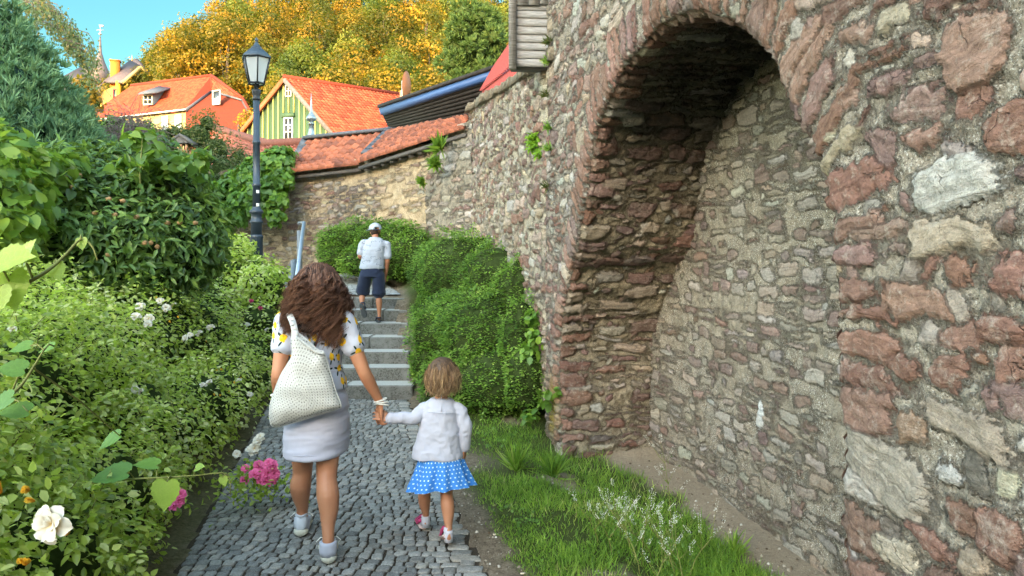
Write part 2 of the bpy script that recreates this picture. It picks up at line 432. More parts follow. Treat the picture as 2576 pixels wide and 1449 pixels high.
def courses(rng, u0, u1, v0, v1, hr, wr, gap, wts, tilt=.05, skip=.08, split=.2):
    """list of stones (u, v, half_w, half_h, angle, power, proud, colour)"""
    S = []; v = v0
    while v < v1:
        h = rng.uniform(*hr); u = u0 - rng.uniform(0, wr[1])
        while u < u1:
            wd = rng.uniform(*wr); g = rng.uniform(*gap)
            if rng.random() > skip:
                if rng.random() < split and h > hr[0]*1.3:
                    k = rng.uniform(.35, .65)
                    for (vv, hh) in ((v+h*k/2, h*k), (v+h*(1+k)/2, h*(1-k))):
                        g2 = g*.8
                        S.append((u+wd/2+rng.normal(0, .01), vv, max(.012, (wd*rng.uniform(.75, 1)-g2)/2), max(.01, (hh-g2)/2), rng.normal(0, tilt), rng.uniform(2.3, 4.5), rng.uniform(.55, 1.1), pal(rng, wts)))
                else:
                    S.append((u+wd/2, v+h/2+rng.normal(0, .12*h), max(.012, (wd-g)/2), max(.012, (h*rng.uniform(.8, 1.1)-g)/2), rng.normal(0, tilt), rng.uniform(2.8, 7), rng.uniform(.55, 1.15), pal(rng, wts)))
            u += wd
        v += h*.97
    return S
def chips(rng, nn, u0, u1, v0, v1, wts, s=(.015, .04)):
    return [(rng.uniform(u0, u1), rng.uniform(v0, v1), rng.uniform(*s)*1.3, rng.uniform(*s)*.7, rng.normal(0, .5), rng.uniform(2, 3), rng.uniform(.3, .7), pal(rng, wts)) for _ in range(nn)]
def fill(rng, S, u0, u1, v0, v1, tries, wts, aw=(.03, .10), ah=(.018, .05), slack=.92, tilt=.15):
    """smaller stones packed into the gaps that are left"""
    B = [(s[0], s[1], s[2], s[3]) for s in S]
    for _ in range(tries):
        u, v = rng.uniform(u0, u1), rng.uniform(v0, v1); a, b = rng.uniform(*aw), rng.uniform(*ah)
        A = np.array(B[-2500:]); 
        if ((np.abs(A[:, 0]-u) < (A[:, 2]+a)*slack) & (np.abs(A[:, 1]-v) < (A[:, 3]+b)*slack)).any(): continue
        S.append((u, v, a, b, rng.normal(0, tilt), rng.uniform(2.2, 4), rng.uniform(.5, 1.0), pal(rng, wts))); B.append((u, v, a, b))
    return S
def stone_relief(U, V, stones, seed, warp=.02, depth=.035, mort_amp=.008, scale=1.0, chip=1.0):
    """U (nu), V (nv) regular axes -> height, signed edge value, colour and stone-local coordinate on the grid"""
    uu, vv = np.meshgrid(U, V)
    s = 1/scale
    wu = uu + warp*fbm(uu*6*s, vv*6*s, seed, 3)+warp*.35*vnoise(uu*30*s, vv*30*s, seed+3)
    wv = vv + warp*fbm(uu*6*s+40, vv*6*s, seed+9, 3)+warp*.35*vnoise(uu*30*s, vv*30*s+9, seed+4)
    du, dv = U[1]-U[0], V[1]-V[0]
    CHIP = ((hash2(np.floor(wu*27*s).astype(np.int64), np.floor(wv*31*s).astype(np.int64), seed)-.5)*.012+(hash2(np.floor((wu+wv)*44*s).astype(np.int64), np.floor((wu-wv)*44*s).astype(np.int64), seed+1)-.5)*.008)*scale*chip
    best = np.full(uu.shape, -9.0); H = np.zeros(uu.shape); C = np.zeros(uu.shape+(3,)); L = np.zeros(uu.shape); A = np.zeros(uu.shape)
    for k, (cu, cv, hw, hh, an, pw, pr, col) in enumerate(stones):
        r = math.hypot(hw, hh)*1.25+warp*1.3
        i0, i1 = int((cu-r-U[0])/du), int((cu+r-U[0])/du)+2; j0, j1 = int((cv-r-V[0])/dv), int((cv+r-V[0])/dv)+2
        i0, j0 = max(i0, 0), max(j0, 0); i1, j1 = min(i1, len(U)), min(j1, len(V))
        if i1 <= i0 or j1 <= j0: continue
        sl = (slice(j0, j1), slice(i0, i1))
        x = wu[sl]-cu; y = wv[sl]-cv; c, sn = math.cos(an), math.sin(an)
        a = (c*x+sn*y); b = (-sn*x+c*y)
        a = a + .18*b*math.sin(k*1.7); b = b*(1+.25*math.sin(k*2.3)*a/hw)
        q = ((np.abs(a)/hw)**pw+(np.abs(b)/hh)**pw)**(1/pw)
        sd = (1-q)*min(hw, hh)+CHIP[sl]              # metres inside the stone, roughly
        m = sd > best[sl]
        f = smooth01(sd/(min(.013*scale, .6*min(hw, hh))))
        tl = math.sin(k*3.1)*.25; tm = math.cos(k*5.3)*.25
        hgt = f*pr*depth*(1+tl*a/hw+tm*b/hh)
        best[sl] = np.where(m, sd, best[sl]); H[sl] = np.where(m, hgt, H[sl]); L[sl] = np.where(m, b, L[sl]); A[sl] = np.where(m, (k*.37) % 1, A[sl])
        C[sl] = np.where(m[..., None], col, C[sl])
    bed = fbm(L*70*s+A*90, uu*2.6*s, seed+50, 3)       # bedding planes in the sandstone
    H = H + np.where(best > .004, (bed*.0045-np.abs(fbm(uu*9*s+A*30, vv*13*s, seed+70, 3))*.014+.003)*scale*smooth01(best/.02), 0)
    mo = fbm(uu*16*s, vv*16*s, seed+20, 4)*mort_amp*2+(vnoise(uu*55*s, vv*55*s, seed+30)+.6*vnoise(uu*95*s, vv*95*s, seed+31))*mort_amp*.75
    H = H + mo*np.where(best > 0, .35, 1.0) + .02*fbm(uu*1.3, vv*1.3, seed+60, 3)
    return H, np.clip(best, -.03, .05), C, L, A
def masonry(name, mort_a, mort_b, white=.25, crown_dark=0.0, moss=0.0):
    n = NT(name); p = n.geo()
    sd = n.attr("edge"); col = n.attr("stone", False); L = n.attr("bed"); A = n.attr("idn")
    n1 = n.noise(p, 55, 5, .7); n2 = n.noise(p, 9, 5, .6); n3 = n.noise(p, 180, 3, .7); n4 = n.noise(p, 2.3, 4)
    e = n.ma('ADD', sd, n.ma('MULTIPLY', n.ma('SUBTRACT', n1, .5), .034))
    mask = n.mapr(e, -.001, .004)
    lay = n.noise(n.comb(n.ma('MULTIPLY', L, 60), n.ma('MULTIPLY', A, 70), n.ma('MULTIPLY', n2, 1.5)), 1.2, 3, .6)
    wp = n.vm('ADD', p, n.mul(n.noise(p, 12, 3, .6, col=True), .10)); ck = n.voro(wp, 9, 'DISTANCE_TO_EDGE'); n6 = n.noise(p, 5, 3)
    st = n.mul(col, n.mapr(lay, .3, .72, .70, 1.28)); st = n.mul(st, n.mapr(n1, .3, .7, .74, 1.26))
    crack = n.ma('MULTIPLY', n.mapr(ck, .0, .018, 1, 0), n.mapr(n6, .54, .62)); st = n.mix(n.ma('MULTIPLY', crack, .55), st, (.05, .04, .035))
    st = n.mix(n.ma('MULTIPLY', n.mapr(n2, .54, .66), n.mapr(n1, .4, .62, 0, .55)), st, (.43, .38, .33))     # lime bloom
    st = n.mix(n.mapr(n3, .58, .68, 0, .6), st, (.06, .05, .045)); st = n.mix(n.ma('MULTIPLY', n.mapr(n.noise(p, 26, 5, .75), .55, .66), .5), st, (.40, .35, .30))
    mo = n.ramp(n.ma('ADD', n.ma('MULTIPLY', n2, .5), n.ma('MULTIPLY', n1, .5)), [(.34, tuple(x*.55 for x in mort_a)), (.47, mort_a), (.62, mort_b)])
    mo = n.mix(n.ma('MULTIPLY', n.mapr(n3, .53, .61), n.mapr(n4, .40, .58, .45, 1)), mo, (.055, .047, .038))
    if white: mo = n.mix(n.ma('MULTIPLY', n.mapr(n.noise(p, 120, 3, .75), .56, .64), n.mapr(n4, .38, .56, .2, min(1, white*3.2))), mo, (.74, .71, .66))
    c = n.mix(mask, mo, st)
    if crown_dark:
        so_ = n.attr("crown_dark"); c = n.mix(n.ma('MULTIPLY', so_, n.mapr(n2, .3, .6, .6, 1)), c, (.02, .019, .017))
    if moss:
        mk = n.ma('MULTIPLY', n.attr("moss"), n.mapr(n1, .35, .6)); c = n.mix(mk, c, (.34, .27, .035))
    n.base(c, .93, .12)
    groove = n.mapr(n.ma('ABSOLUTE', n.ma('ADD', e, .002)), 0, .007, -.9, 0)
    h = n.ma('ADD', n.ma('ADD', n.ma('MULTIPLY', n1, .6), n.ma('SUBTRACT', groove, n.ma('MULTIPLY', crack, .6))), n.ma('ADD', n.ma('MULTIPLY', n3, .35), n.ma('MULTIPLY', lay, n.ma('MULTIPLY', mask, .5))))
    n.bump(h, 1.0, .022)
    return n.m
def grid_faces(nu, nv, keep=None):
    idx = np.arange(nu*nv).reshape(nv, nu)
    F = np.stack([idx[:-1, :-1], idx[:-1, 1:], idx[1:, 1:], idx[1:, :-1]], -1).reshape(-1, 4)
    return F if keep is None else F[keep.reshape(-1)]
# --- the opening of the niche, along the wall (y) and up (z)
ARCH, ARCH_L = spline([(6.80, -.3), (6.88, .4), (6.88, .95), (6.52, 1.50), (6.18, 1.84), (5.90, 2.25), (5.62, 2.58), (4.98, 2.87), (4.34, 2.94), (3.72, 2.86), (3.13, 2.56), (2.82, 2.22), (2.64, 1.98), (2.57, 1.72), (2.53, 1.3), (2.50, .8), (2.48, -.3)], 420)
tt = np.arange(420)*ARCH_L/419
ARCH[:, 0] += .022*fbm(tt*5, tt*0+3, 3, 3); ARCH[:, 1] += .022*fbm(tt*5+50, tt*0, 4, 3)
def inside_arch(u, v):
    """points in the opening (even-odd test against the arch polyline closed at the foot)"""
    px, py = ARCH[:, 0], ARCH[:, 1]; u = u.reshape(-1); v = v.reshape(-1); r = np.zeros(u.shape, bool)
    qx = np.roll(px, 1); qy = np.roll(py, 1)
    for a, b, c, d in zip(px, py, qx, qy):
        if b == d: continue
        m = ((b > v) != (d > v)) & (u < (c-a)*(v-b)/(d-b)+a); r ^= m
    return r
WN = Vector((-1, -.15, 0)).normalized()          # wall face normal, towards the path
city = empty("city_wall", (1.0, 4, 0), label="long rubble city wall of red and grey stone with a deep arched niche", cat="wall")
# voussoirs and jamb stones stand radially round the opening
def voussoirs(rng):
    S = []; i = 0; s = .35
    while s < ARCH_L-.35:
        th = rng.uniform(.075, .15); k = int((s+th/2)/ARCH_L*419); k2 = min(k+4, 419); k0 = max(k-4, 0)
        t = ARCH[k2]-ARCH[k0]; t /= np.linalg.norm(t); nrm = np.array([t[1], -t[0]])   # outwards
        mid = ARCH[k]
        cen = np.array([4.7, 1.2]); 
        if np.dot(nrm, mid-cen) < 0: nrm = -nrm
        z = mid[1]
        ln = rng.uniform(.24, .46) if z > 1.3 else rng.uniform(.18, .42)
        if mid[0] > 6.1: ln *= .8
        an = math.atan2(nrm[1], nrm[0])
        if z < 1.35: an = an*.3 if abs(an) < 1.5 else math.pi+(an-math.copysign(math.pi, an))*.3
        c = mid+nrm*(ln/2-.012)
        col = pal(rng, [7, 2, .5, .5, 0, 0] if mid[0] > 2.6 or z > 1.2 else [5, 3, 2, 2, 0, 0])*1.08
        if rng.random() > .06:
            S.append((c[0], c[1], ln/2, (th-rng.uniform(.008, .03))/2, an, rng.uniform(3, 6), rng.uniform(.9, 1.3), col))
        s += th
    return S
def wall_front():
    rng = np.random.default_rng(21)
    du = .0095
    U = np.arange(1.6, 7.42, du); Vv = np.arange(-.25, 4.5, .0095)
    S = courses(rng, 1.5, 3.7, -.3, 4.6, (.055, .135), (.16, .46), (.012, .035), [6, 3.4, 2.2, 1.8, 0, 0], .07, .04, .15)
    S += courses(rng, 3.7, 6.3, 2.4, 4.6, (.08, .18), (.14, .42), (.012, .04), [4, 2.4, 2.2, 3.6, .4, 0], .16, .05, .25)
    S += courses(rng, 6.3, 7.6, -.3, 4.6, (.07, .15), (.12, .32), (.02, .055), [3.4, 2.4, 2.6, 2.6, .5, .3], .10, .12, .25)
    S += chips(rng, 520, 1.6, 7.4, -.2, 4.5, [2, 3, 1.5, 2.5, 1, 0])
    # a few large signature stones near the right edge of the picture
    for (u, v, a, b, an, pw, c) in ((2.01, 1.86, .166, .067, -.14, 3.4, (.46, .45, .425)), (2.02, 1.71, .17, .05, 0, 4, (.35, .285, .215)), (1.81, 1.97, .075, .065, 0, 2.6, (.21, .095, .068)),
            (1.925, 2.17, .12, .095, -.15, 2.6, (.26, .15, .115)), (2.40, 1.41, .135, .068, .03, 3, (.23, .11, .075)), (2.195, 1.357, .086, .034, 0, 3.4, (.18, .08, .058)),
            (2.006, 1.366, .068, .046, 0, 5, (.18, .08, .058)), (1.836, 1.494, .09, .04, .08, 3, (.19, .082, .06)), (2.32, 1.226, .135, .066, .1, 2.7, (.23, .12, .09)),
            (1.95, 1.234, .17, .046, .16, 3, (.34, .28, .225)), (2.295, 1.04, .235, .09, .25, 2.7, (.30, .262, .215)), (2.006, 1.10, .055, .03, .1, 2.5, (.48, .46, .44)),
            (1.836, .985, .08, .075, .1, 2.8, (.20, .095, .07)), (2.08, .907, .11, .032, .2, 3, (.20, .09, .068))):
        S = [q for q in S if abs(q[0]-u) > a+q[2]*.55 or abs(q[1]-v) > b+q[3]*.6] + [(u, v, a, b, an, pw, 1.2, np.array(c)*.78+np.array((.30, .25, .21))*.20)]
    vs = voussoirs(rng)
    # keep the field stones clear of the ring
    cu = np.array([s[0] for s in S]); cv = np.array([s[1] for s in S])
    d = np.min((cu[:, None]-ARCH[None, ::6, 0])**2+(cv[:, None]-ARCH[None, ::6, 1])**2, 1)**.5
    S = [s for s, dd in zip(S, d) if dd > .21 or s[2] < .05] + vs
    S = fill(rng, S, 1.6, 3.9, -.2, 4.4, 2600, [3, 3, 2.6, 4, .6, 0], (.04, .14), (.025, .065), .85); S = fill(rng, S, 1.6, 3.9, -.2, 4.4, 3000, [3, 3, 2.4, 3, .6, 0], (.03, .09), (.018, .045), .80); S = fill(rng, S, 1.6, 7.4, -.2, 4.4, 2600, [2, 3, 2, 4, 1, 0], (.018, .06), (.012, .035))
    H, sd, C, L, A = stone_relief(U, Vv, S, 5, .026, .015, .009)
    uu, vv = np.meshgrid(U, Vv)
    pu, pv = uu.copy(), vv.copy()
    ins = inside_arch(uu, vv).reshape(uu.shape)
    # verts just inside the opening are pulled on to its rim
    fu = np.arange(len(U)-1); 
    allin = ins[:-1, :-1] & ins[:-1, 1:] & ins[1:, :-1] & ins[1:, 1:]
    touch = np.zeros(ins.shape, bool)
    k = ~allin
    for a, b in ((0, 0), (0, 1), (1, 0), (1, 1)): touch[a:a+k.shape[0], b:b+k.shape[1]] |= k
    rim = np.argwhere(ins & touch)
    seg = ARCH
    for j, i in rim:
        q = np.argmin((seg[:, 0]-uu[j, i])**2+(seg[:, 1]-vv[j, i])**2); pu[j, i], pv[j, i] = seg[q]
    # round the arris off
    dist = np.full(uu.shape, 9.)
    bb = (uu < 7.25) & (vv < 3.2)
    ii = np.argwhere(bb & ~ins)
    P = np.stack([uu[bb & ~ins], vv[bb & ~ins]], 1)
    dm = np.empty(len(P))
    for q in range(0, len(P), 20000): dm[q:q+20000] = np.min((P[q:q+20000, None, 0]-seg[None, ::3, 0])**2+(P[q:q+20000, None, 1]-seg[None, ::3, 1])**2, 1)**.5
    dist[bb & ~ins] = dm
    dist[ins] = 0
    H = H - .035*np.clip(1-dist/.07, 0, 1)**2 - .06*smooth01((uu-7.33)/.09)
    X = xwall(pu); Vt = np.stack([X, pu, pv], -1)+np.array(WN)[None, None]*H[..., None]
    moss = np.exp(-((uu-7.05)/.14)**2-((vv-.3)/.25)**2)
    keep = ~allin
    F = grid_faces(len(U), len(Vv), keep)
    o = mob("wall_face", Vt.reshape(-1, 3), F, M_WALL, city, smooth=True, attrs={"edge": sd, "bed": L, "idn": A, "moss": moss*1.2}, cols={"stone": C.reshape(-1, 3)})
    o.location = -Vector(city.location)
    return U, Vv, H
M_WALL = masonry("rubble_near", (.245, .21, .168), (.385, .335, .275), .22, moss=1)
WU, WV, WH = wall_front()
def wall_h(u, v):
    i = np.clip(((u-WU[0])/(WU[1]-WU[0])).astype(int), 0, len(WU)-1); j = np.clip(((v-WV[0])/(WV[1]-WV[0])).astype(int), 0, len(WV)-1)
    return WH[j, i]
# --- soffit and jambs of the niche
def lining():
    rng = np.random.default_rng(8)
    D = 1.25; ds = .013
    T = np.arange(0, ARCH_L, ds); Dd = np.arange(0, D, .013)
    S = courses(rng, -.1, D+.2, 0, ARCH_L, (.06, .17), (.12, .38), (.015, .06), [1.6, 2.8, 3.2, 1.4, .8, 0], .07, .14, .3)
    S = [s for s in S if s[0] > .22]
    v = 0.1
    while v < ARCH_L:   # the red quoins turn the corner
        h = rng.uniform(.08, .16); wl = rng.uniform(.14, .36)
        S.append((wl/2-.06, v+h/2, wl/2+.04, (h-rng.uniform(.006, .03))/2, rng.normal(0, .04), rng.uniform(3, 6), rng.uniform(.8, 1.2), pal(rng, [7, 2, 1, .3, 0, 0]))); v += h
    S += chips(rng, 260, .1, D, 0, ARCH_L, [1, 3, 3, 2, 1, 0])
    S = fill(rng, S, .2, D, 0, ARCH_L, 1500, [1, 2.5, 3, 2, 1, 0], (.02, .08), (.014, .04))
    H, sd, C, L, A = stone_relief(Dd, T, S, 15, .022, .024, .012)
    dd, t2 = np.meshgrid(Dd, T)
    u = np.interp(t2, tt, ARCH[:, 0]); v = np.interp(t2, tt, ARCH[:, 1])
    tu = np.gradient(np.interp(T, tt, ARCH[:, 0]), ds); tv = np.gradient(np.interp(T, tt, ARCH[:, 1]), ds)
    kk = np.ones(25)/25
    tu = np.convolve(np.pad(tu, 12, 'edge'), kk, 'valid'); tv = np.convolve(np.pad(tv, 12, 'edge'), kk, 'valid')
    l = np.hypot(tu, tv); nu_, nv_ = -tv/l, tu/l          # towards the inside of the opening
    if (nu_[len(T)//2]*(4.7-ARCH[210, 0])+nv_[len(T)//2]*(1.2-ARCH[210, 1])) < 0: nu_, nv_ = -nu_, -nv_
    ramp = smooth01(dd/.05)
    H2 = H*ramp - .02*(1-ramp)*0
    flare = 0.10*smooth01((dd-.1)/1.1)*smooth01((1.2-v)/1.0)*(u > 4)
    uo = u+nu_[:, None]*(H2-flare); vo = v+nv_[:, None]*H2
    hf = wall_h(np.interp(T, tt, ARCH[:, 0]), np.interp(T, tt, ARCH[:, 1]))
    off = hf[:, None]*(1-smooth01(dd/.12))-dd
    X = xwall(u); P = np.stack([X, uo, vo], -1)+np.array(WN)[None, None]*off[..., None]
    crown_dark = smooth01((v-1.9)/.9)*smooth01(dd/.4)*.9  # darker towards the crown and deeper into the niche
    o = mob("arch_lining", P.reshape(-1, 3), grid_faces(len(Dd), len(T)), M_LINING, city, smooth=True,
            attrs={"edge": sd, "bed": L, "idn": A, "crown_dark": crown_dark}, cols={"stone": C.reshape(-1, 3)})
    o.location = -Vector(city.location)
M_LINING = masonry("rubble_lining", (.27, .225, .16), (.42, .355, .26), .05, crown_dark=1)
lining()
def niche_back():
    global MUTE
    MUTE = .48
    rng = np.random.default_rng(31)
    U = np.arange(1.9, 7.5, .0135); Vv = np.arange(-.3, 3.3, .0135)
    S = courses(rng, 1.8, 7.6, -.3, 3.4, (.055, .13), (.12, .34), (.015, .05), [.9, 3.0, 2.8, 4, .6, 0], .05, .26, .3)
    S += chips(rng, 220, 1.9, 7.5, -.2, 3.2, [1, 3, 2, 4, 1, 0])
    S += [(5.0, .62, .045, .10, .1, 3, 1.1, np.array((.62, .61, .60)))]
    S = fill(rng, S, 1.9, 7.5, -.2, 3.2, 900, [1, 3, 2.4, 4, .8, 0], (.03, .11), (.012, .035), 1.0, .08)
    H, sd, C, L, A = stone_relief(U, Vv, S, 25, .022, .013, .010, chip=.35)
    uu, vv = np.meshgrid(U, Vv)
    # hollow, bending towards the front where it meets the jambs
    dep = .98 - .10*smooth01((uu-6.1)/.9) - .10*smooth01((vv-1.6)/1.3) - .5*smooth01((3.6-uu)/1.4)*0
    off = -dep + H
    P = np.stack([xwall(uu), uu, vv], -1)+np.array(WN)[None, None]*off[..., None]
    crown_dark = smooth01((vv-2.2)/.7)*.4  # darker towards the top
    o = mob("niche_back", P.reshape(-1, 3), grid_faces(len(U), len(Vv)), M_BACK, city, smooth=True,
            attrs={"edge": sd, "bed": L, "idn": A, "crown_dark": crown_dark}, cols={"stone": C.reshape(-1, 3)})
    o.location = -Vector(city.location)
M_BACK = masonry("rubble_niche", (.27, .225, .17), (.41, .35, .275), .3, crown_dark=1)
niche_back(); MUTE = .25
# --- the further stretch of the wall with its sloping top
WD = 12.8
def far_stretch():
    rng = np.random.default_rng(44)
    U = np.arange(7.35, WD, .021); Vv = np.linspace(0, 1, 215)
    top = np.interp(U, [7.0, 7.1, 8.0, 9.5, 12.8], [3.50, 3.51, 3.58, 3.74, 4.12])+.03*vnoise(U*3.1, U*0, 4)
    S = courses(rng, 7, 13, .3, 4.5, (.08, .17), (.12, .38), (.02, .06), [3.2, 2.4, 2.2, 3.2, .5, .6], .12, .14, .3)
    S += chips(rng, 600, 7, 13, .3, 4.4, [2, 3, 2, 3, 1, 0], (.02, .05))
    zz = np.arange(-.2, 4.5, .02)
    S = fill(rng, S, 7.3, 12.8, .3, 4.3, 2200, [2.5, 2.5, 2, 3, .6, .6], (.025, .08), (.018, .05))
    H, sd, C, L, A = stone_relief(U, zz, S, 45, .03, .032, .012, 1.2)
    b = .3
    z = b+(top[None]-b)*Vv[:, None]; j = np.clip(((z+.2)/.02).astype(int), 0, len(zz)-1); i = np.arange(len(U))[None]+0*j
    H, sd, C, L, A = H[j, i], sd[j, i], C[j, i], L[j, i], A[j, i]
    uu = U[None]+0*z
    nrm = np.array(Vector((-1, -.185, 0)).normalized()); H = H - .05*(1-smooth01((U[None]-7.35)/.06))
    P = np.stack([xwall(uu), uu, z], -1)+nrm*H[..., None]
    o = mob("wall_face", P.reshape(-1, 3), grid_faces(len(U), len(Vv)), M_FARW, city, smooth=True,
            attrs={"edge": sd, "bed": L, "idn": A}, cols={"stone": C.reshape(-1, 3)})
    o.location = -Vector(city.location)
    # coping stones, laid flat and uneven
    m = MB(); u = 7.05
    while u < WD+.05:
        l = rng.uniform(.16, .36); zt = float(np.interp(u+l/2, [7.0, 7.1, 8.0, 9.5, 12.8], [3.50, 3.51, 3.58, 3.74, 4.12]))
        h = rng.uniform(.09, .15)
        rot = Matrix.Rotation(math.atan2(.135, 1)+rng.normal(0, .04), 4, 'Z') @ Matrix.Rotation(rng.normal(.06, .05), 4, 'X')
        m.box((float(xwall(u+l/2))+.20, u+l/2, zt+h/2-.02), (.52+rng.uniform(-.05, .05), l-.015, h), rot.to_3x3(), .93); u += l
    c = m.build("coping", M_COPE, city); c.location = -Vector(city.location)
    # solid body of the wall behind the faces, with the tall upper part
    m = MB()
    for y0, y1, zt, inset in ((7.3, WD, 3.45, .14),):
        for k in range(6):
            a, b2 = y0+(y1-y0)*k/6, y0+(y1-y0)*(k+1)/6
            za, zb = [float(np.interp(q, [7, 8, 9.5, 12.8], [3.46, 3.54, 3.70, 4.07])) for q in (a, b2)]
            xa, xb = float(xwall(a))+inset, float(xwall(b2))+inset
            m.hexa([(xa, a, -.2), (xa+.8, a, -.2), (xb+.8, b2, -.2), (xb, b2, -.2), (xa, a, za), (xa+.8, a, za), (xb+.8, b2, zb), (xb, b2, zb)])
    # end face at the corner
    c = m.build("wall_core", M_COPE, city); c.location = -Vector(city.location)
M_FARW = masonry("rubble_far", (.36, .31, .235), (.52, .46, .36), .12)
n = NT("coping_stone"); p = n.geo(); a = n.noise(p, 14, 6, .7); b = n.noise(p, 70, 4, .7)
n.base(n.ramp(n.ma('ADD', n.ma('MULTIPLY', a, .6), n.ma('MULTIPLY', b, .4)), [(.33, (.10, .085, .065)), (.5, (.22, .18, .13)), (.68, (.38, .33, .26))]), .92, .1); n.bump(n.ma('ADD', a, b), .8, .03); M_COPE = n.m
far_stretch()
# rest of the wall: unseen, built tall above and behind the camera to shade the lane
m = MB()
def wbox(y0, y1, z0, z1, front=.0, back=2.4):
    xa, xb = 1.438-.15*y0+front, 1.438-.15*y1+front
    m.hexa([(xa, y0, z0), (xa+back, y0, z0), (xb+back, y1, z0), (xb, y1, z0), (xa, y0, z1), (xa+back, y0, z1), (xb+back, y1, z1), (xb, y1, z1)])
wbox(-26, 1.61, -1.2, 8.5); wbox(1.61, 7.0, 4.44, 8.5, .01); wbox(7.0, 7.4, 3.5, 8.5, .012, 1.2)
wbox(1.61, 7.2, -.4, 4.44, 1.35, .9); wbox(1.61, 7.2, 3.05, 4.40, .12, 1.2)
M_COREW = M_COPE
c = m.build("wall_core", M_COPE, city); c.location = -Vector(city.location)

# ------------------------------------------------------------------ the cross wall at the head of the steps
def relief_wall(name, pts, z0, topf, stones_f, mat, parent, seed, step=.026, warp=.025, depth=.028, extra=None, curve_off=None):
    """a wall face along a plan polyline; (s, z) relief"""
    P, Ls = spline(pts, 200); s_ = np.linspace(0, Ls, 200)
    U = np.arange(0, Ls, step); zt = topf(U); Vv = np.linspace(0, 1, int((zt.max()-z0)/step)+2)
    zz = np.arange(z0-.1, zt.max()+.1, step*.9)
    H, sd, C, L, A = stone_relief(U, zz, stones_f(Ls), seed, warp, depth, .012, 1.2)
    z = z0+(zt[None]-z0)*Vv[:, None]; j = np.clip(((z-zz[0])/(step*.9)).astype(int), 0, len(zz)-1); i = np.arange(len(U))[None]+0*j
    H, sd, C, L, A = H[j, i], sd[j, i], C[j, i], L[j, i], A[j, i]
    x = np.interp(U, s_, P[:, 0]); y = np.interp(U, s_, P[:, 1])
    tx, ty = np.gradient(x), np.gradient(y); l = np.hypot(tx, ty); nx_, ny_ = ty/l, -tx/l
    H = H + (extra(U[None]+0*z, z) if extra else 0)
    Pn = np.stack([x[None]+nx_[None]*H, y[None]+ny_[None]*H, z], -1)
    o = mob(name, Pn.reshape(-1, 3), grid_faces(len(U), len(Vv)), mat, parent, smooth=True, attrs={"edge": sd, "bed": L, "idn": A}, cols={"stone": C.reshape(-1, 3)})
    if parent is not None: o.location = -Vector(parent.location)
    return o
cross = empty("garden_wall", (-3, 15, 1.4), label="buff sandstone wall under tiled roofs at the head of the steps", cat="wall")
rngc = np.random.default_rng(61)
def st_cross(Ls):
    S = courses(rngc, 0, 9.1, 1.2, 4.2, (.06, .125), (.14, .36), (.015, .04), [2.3, .9, 5, 2.2, .2, 2.5], .03, .05, .2)
    S += courses(rngc, 9.0, 10.1, 1.2, 3.1, (.06, .12), (.14, .34), (.012, .03), [.3, 1.2, .6, .6, 6, .6], .05, .04, .25)
    S += courses(rngc, 9.9, Ls+.2, 1.2, 4.2, (.06, .14), (.14, .42), (.012, .05), [.7, .3, 3.5, .6, .2, 7], .04, .34, .2)
    return S
M_CROSS = masonry("sandstone_wall", (.44, .34, .22), (.60, .48, .33), .05)
CROSS = [(-12, 18.3), (-8.2, 17.2), (-5.0, 16.35), (-3.07, 15.2), (-1.85, 13.9), (-.60, 12.5)]
relief_wall("wall_face", CROSS, 1.3, lambda u: 3.60+.09*smooth01((u-8)/3), st_cross, M_CROSS, cross, 63)
# old walled-up arch beside the corner, and the ragged upstand with ferns
def st_patch(Ls): return courses(rngc, 0, Ls, 1.2, 4.4, (.08, .2), (.14, .4), (.015, .05), [.8, 1.2, 3.2, 4, 1.5, .8], .06, .1, .2)
relief_wall("buttress", [(-1.50, 13.45), (-1.26, 13.15), (-.62, 12.35)], 1.3, lambda u: np.interp(u, [0, .25, .6, 1.0, 1.6], [3.0, 3.45, 3.7, 3.86, 3.92]), st_patch, masonry("patched_wall", (.27, .24, .19), (.40, .35, .28), .1), cross, 71, extra=lambda u, z: .06*smooth01((z-1.3)/1)*0+.04*fbm(u*3, z*3, 9, 3))
# ------------------------------------------------------------------ materials of the town
def tile_mat(name, dark, light, rough=.75):
    n = NT(name); p = n.obj(); t = n.attr("tint"); a = n.noise(p, 22, 5, .65)
    c = n.mix(t, dark, light); c = n.mix(n.mapr(a, .35, .7), n.mul(c, .75), n.mul(c, 1.15))
    n.base(c, rough, .2); return n.m
M_TILE = tile_mat("clay_tile", (.17, .032, .018), (.37, .085, .042))
M_TILE_OLD = tile_mat("old_clay_tile", (.17, .065, .045), (.40, .135, .075))
M_TILE_DARK = tile_mat("weathered_tile", (.20, .075, .055), (.34, .12, .085))
M_TILE_SMALL = tile_mat("flat_tile", (.19, .028, .013), (.35, .062, .026))
M_SLATE = simple("slate", (.075, .08, .095), .55, .4, var=.25, scale=9)
M_WOOD_ORANGE = simple("orange_boards", (.27, .075, .025), .6, var=.2, scale=8)
M_WHITE = simple("white_paint", (.55, .54, .50), .5, var=.05)
M_GLASS = simple("window_glass", (.02, .025, .03), .08, .6, var=.1)
M_CURTAIN = simple("net_curtain", (.55, .56, .56), .9, var=.15, scale=60)
M_RENDER = simple("cream_render", (.40, .29, .12), .9, var=.08, scale=4)
M_ZINC = simple("zinc", (.22, .26, .29), .42, .5, .55, var=.15, scale=12)
M_DARKWOOD = simple("dark_boards", (.030, .024, .022), .7, .25, var=.4, scale=7)
M_SOFFIT = simple("grey_timber", (.11, .10, .095), .8, var=.3, scale=10)
def board_mat(name, base, batten, dirn, pitch=.3, wd=.22):
    return None
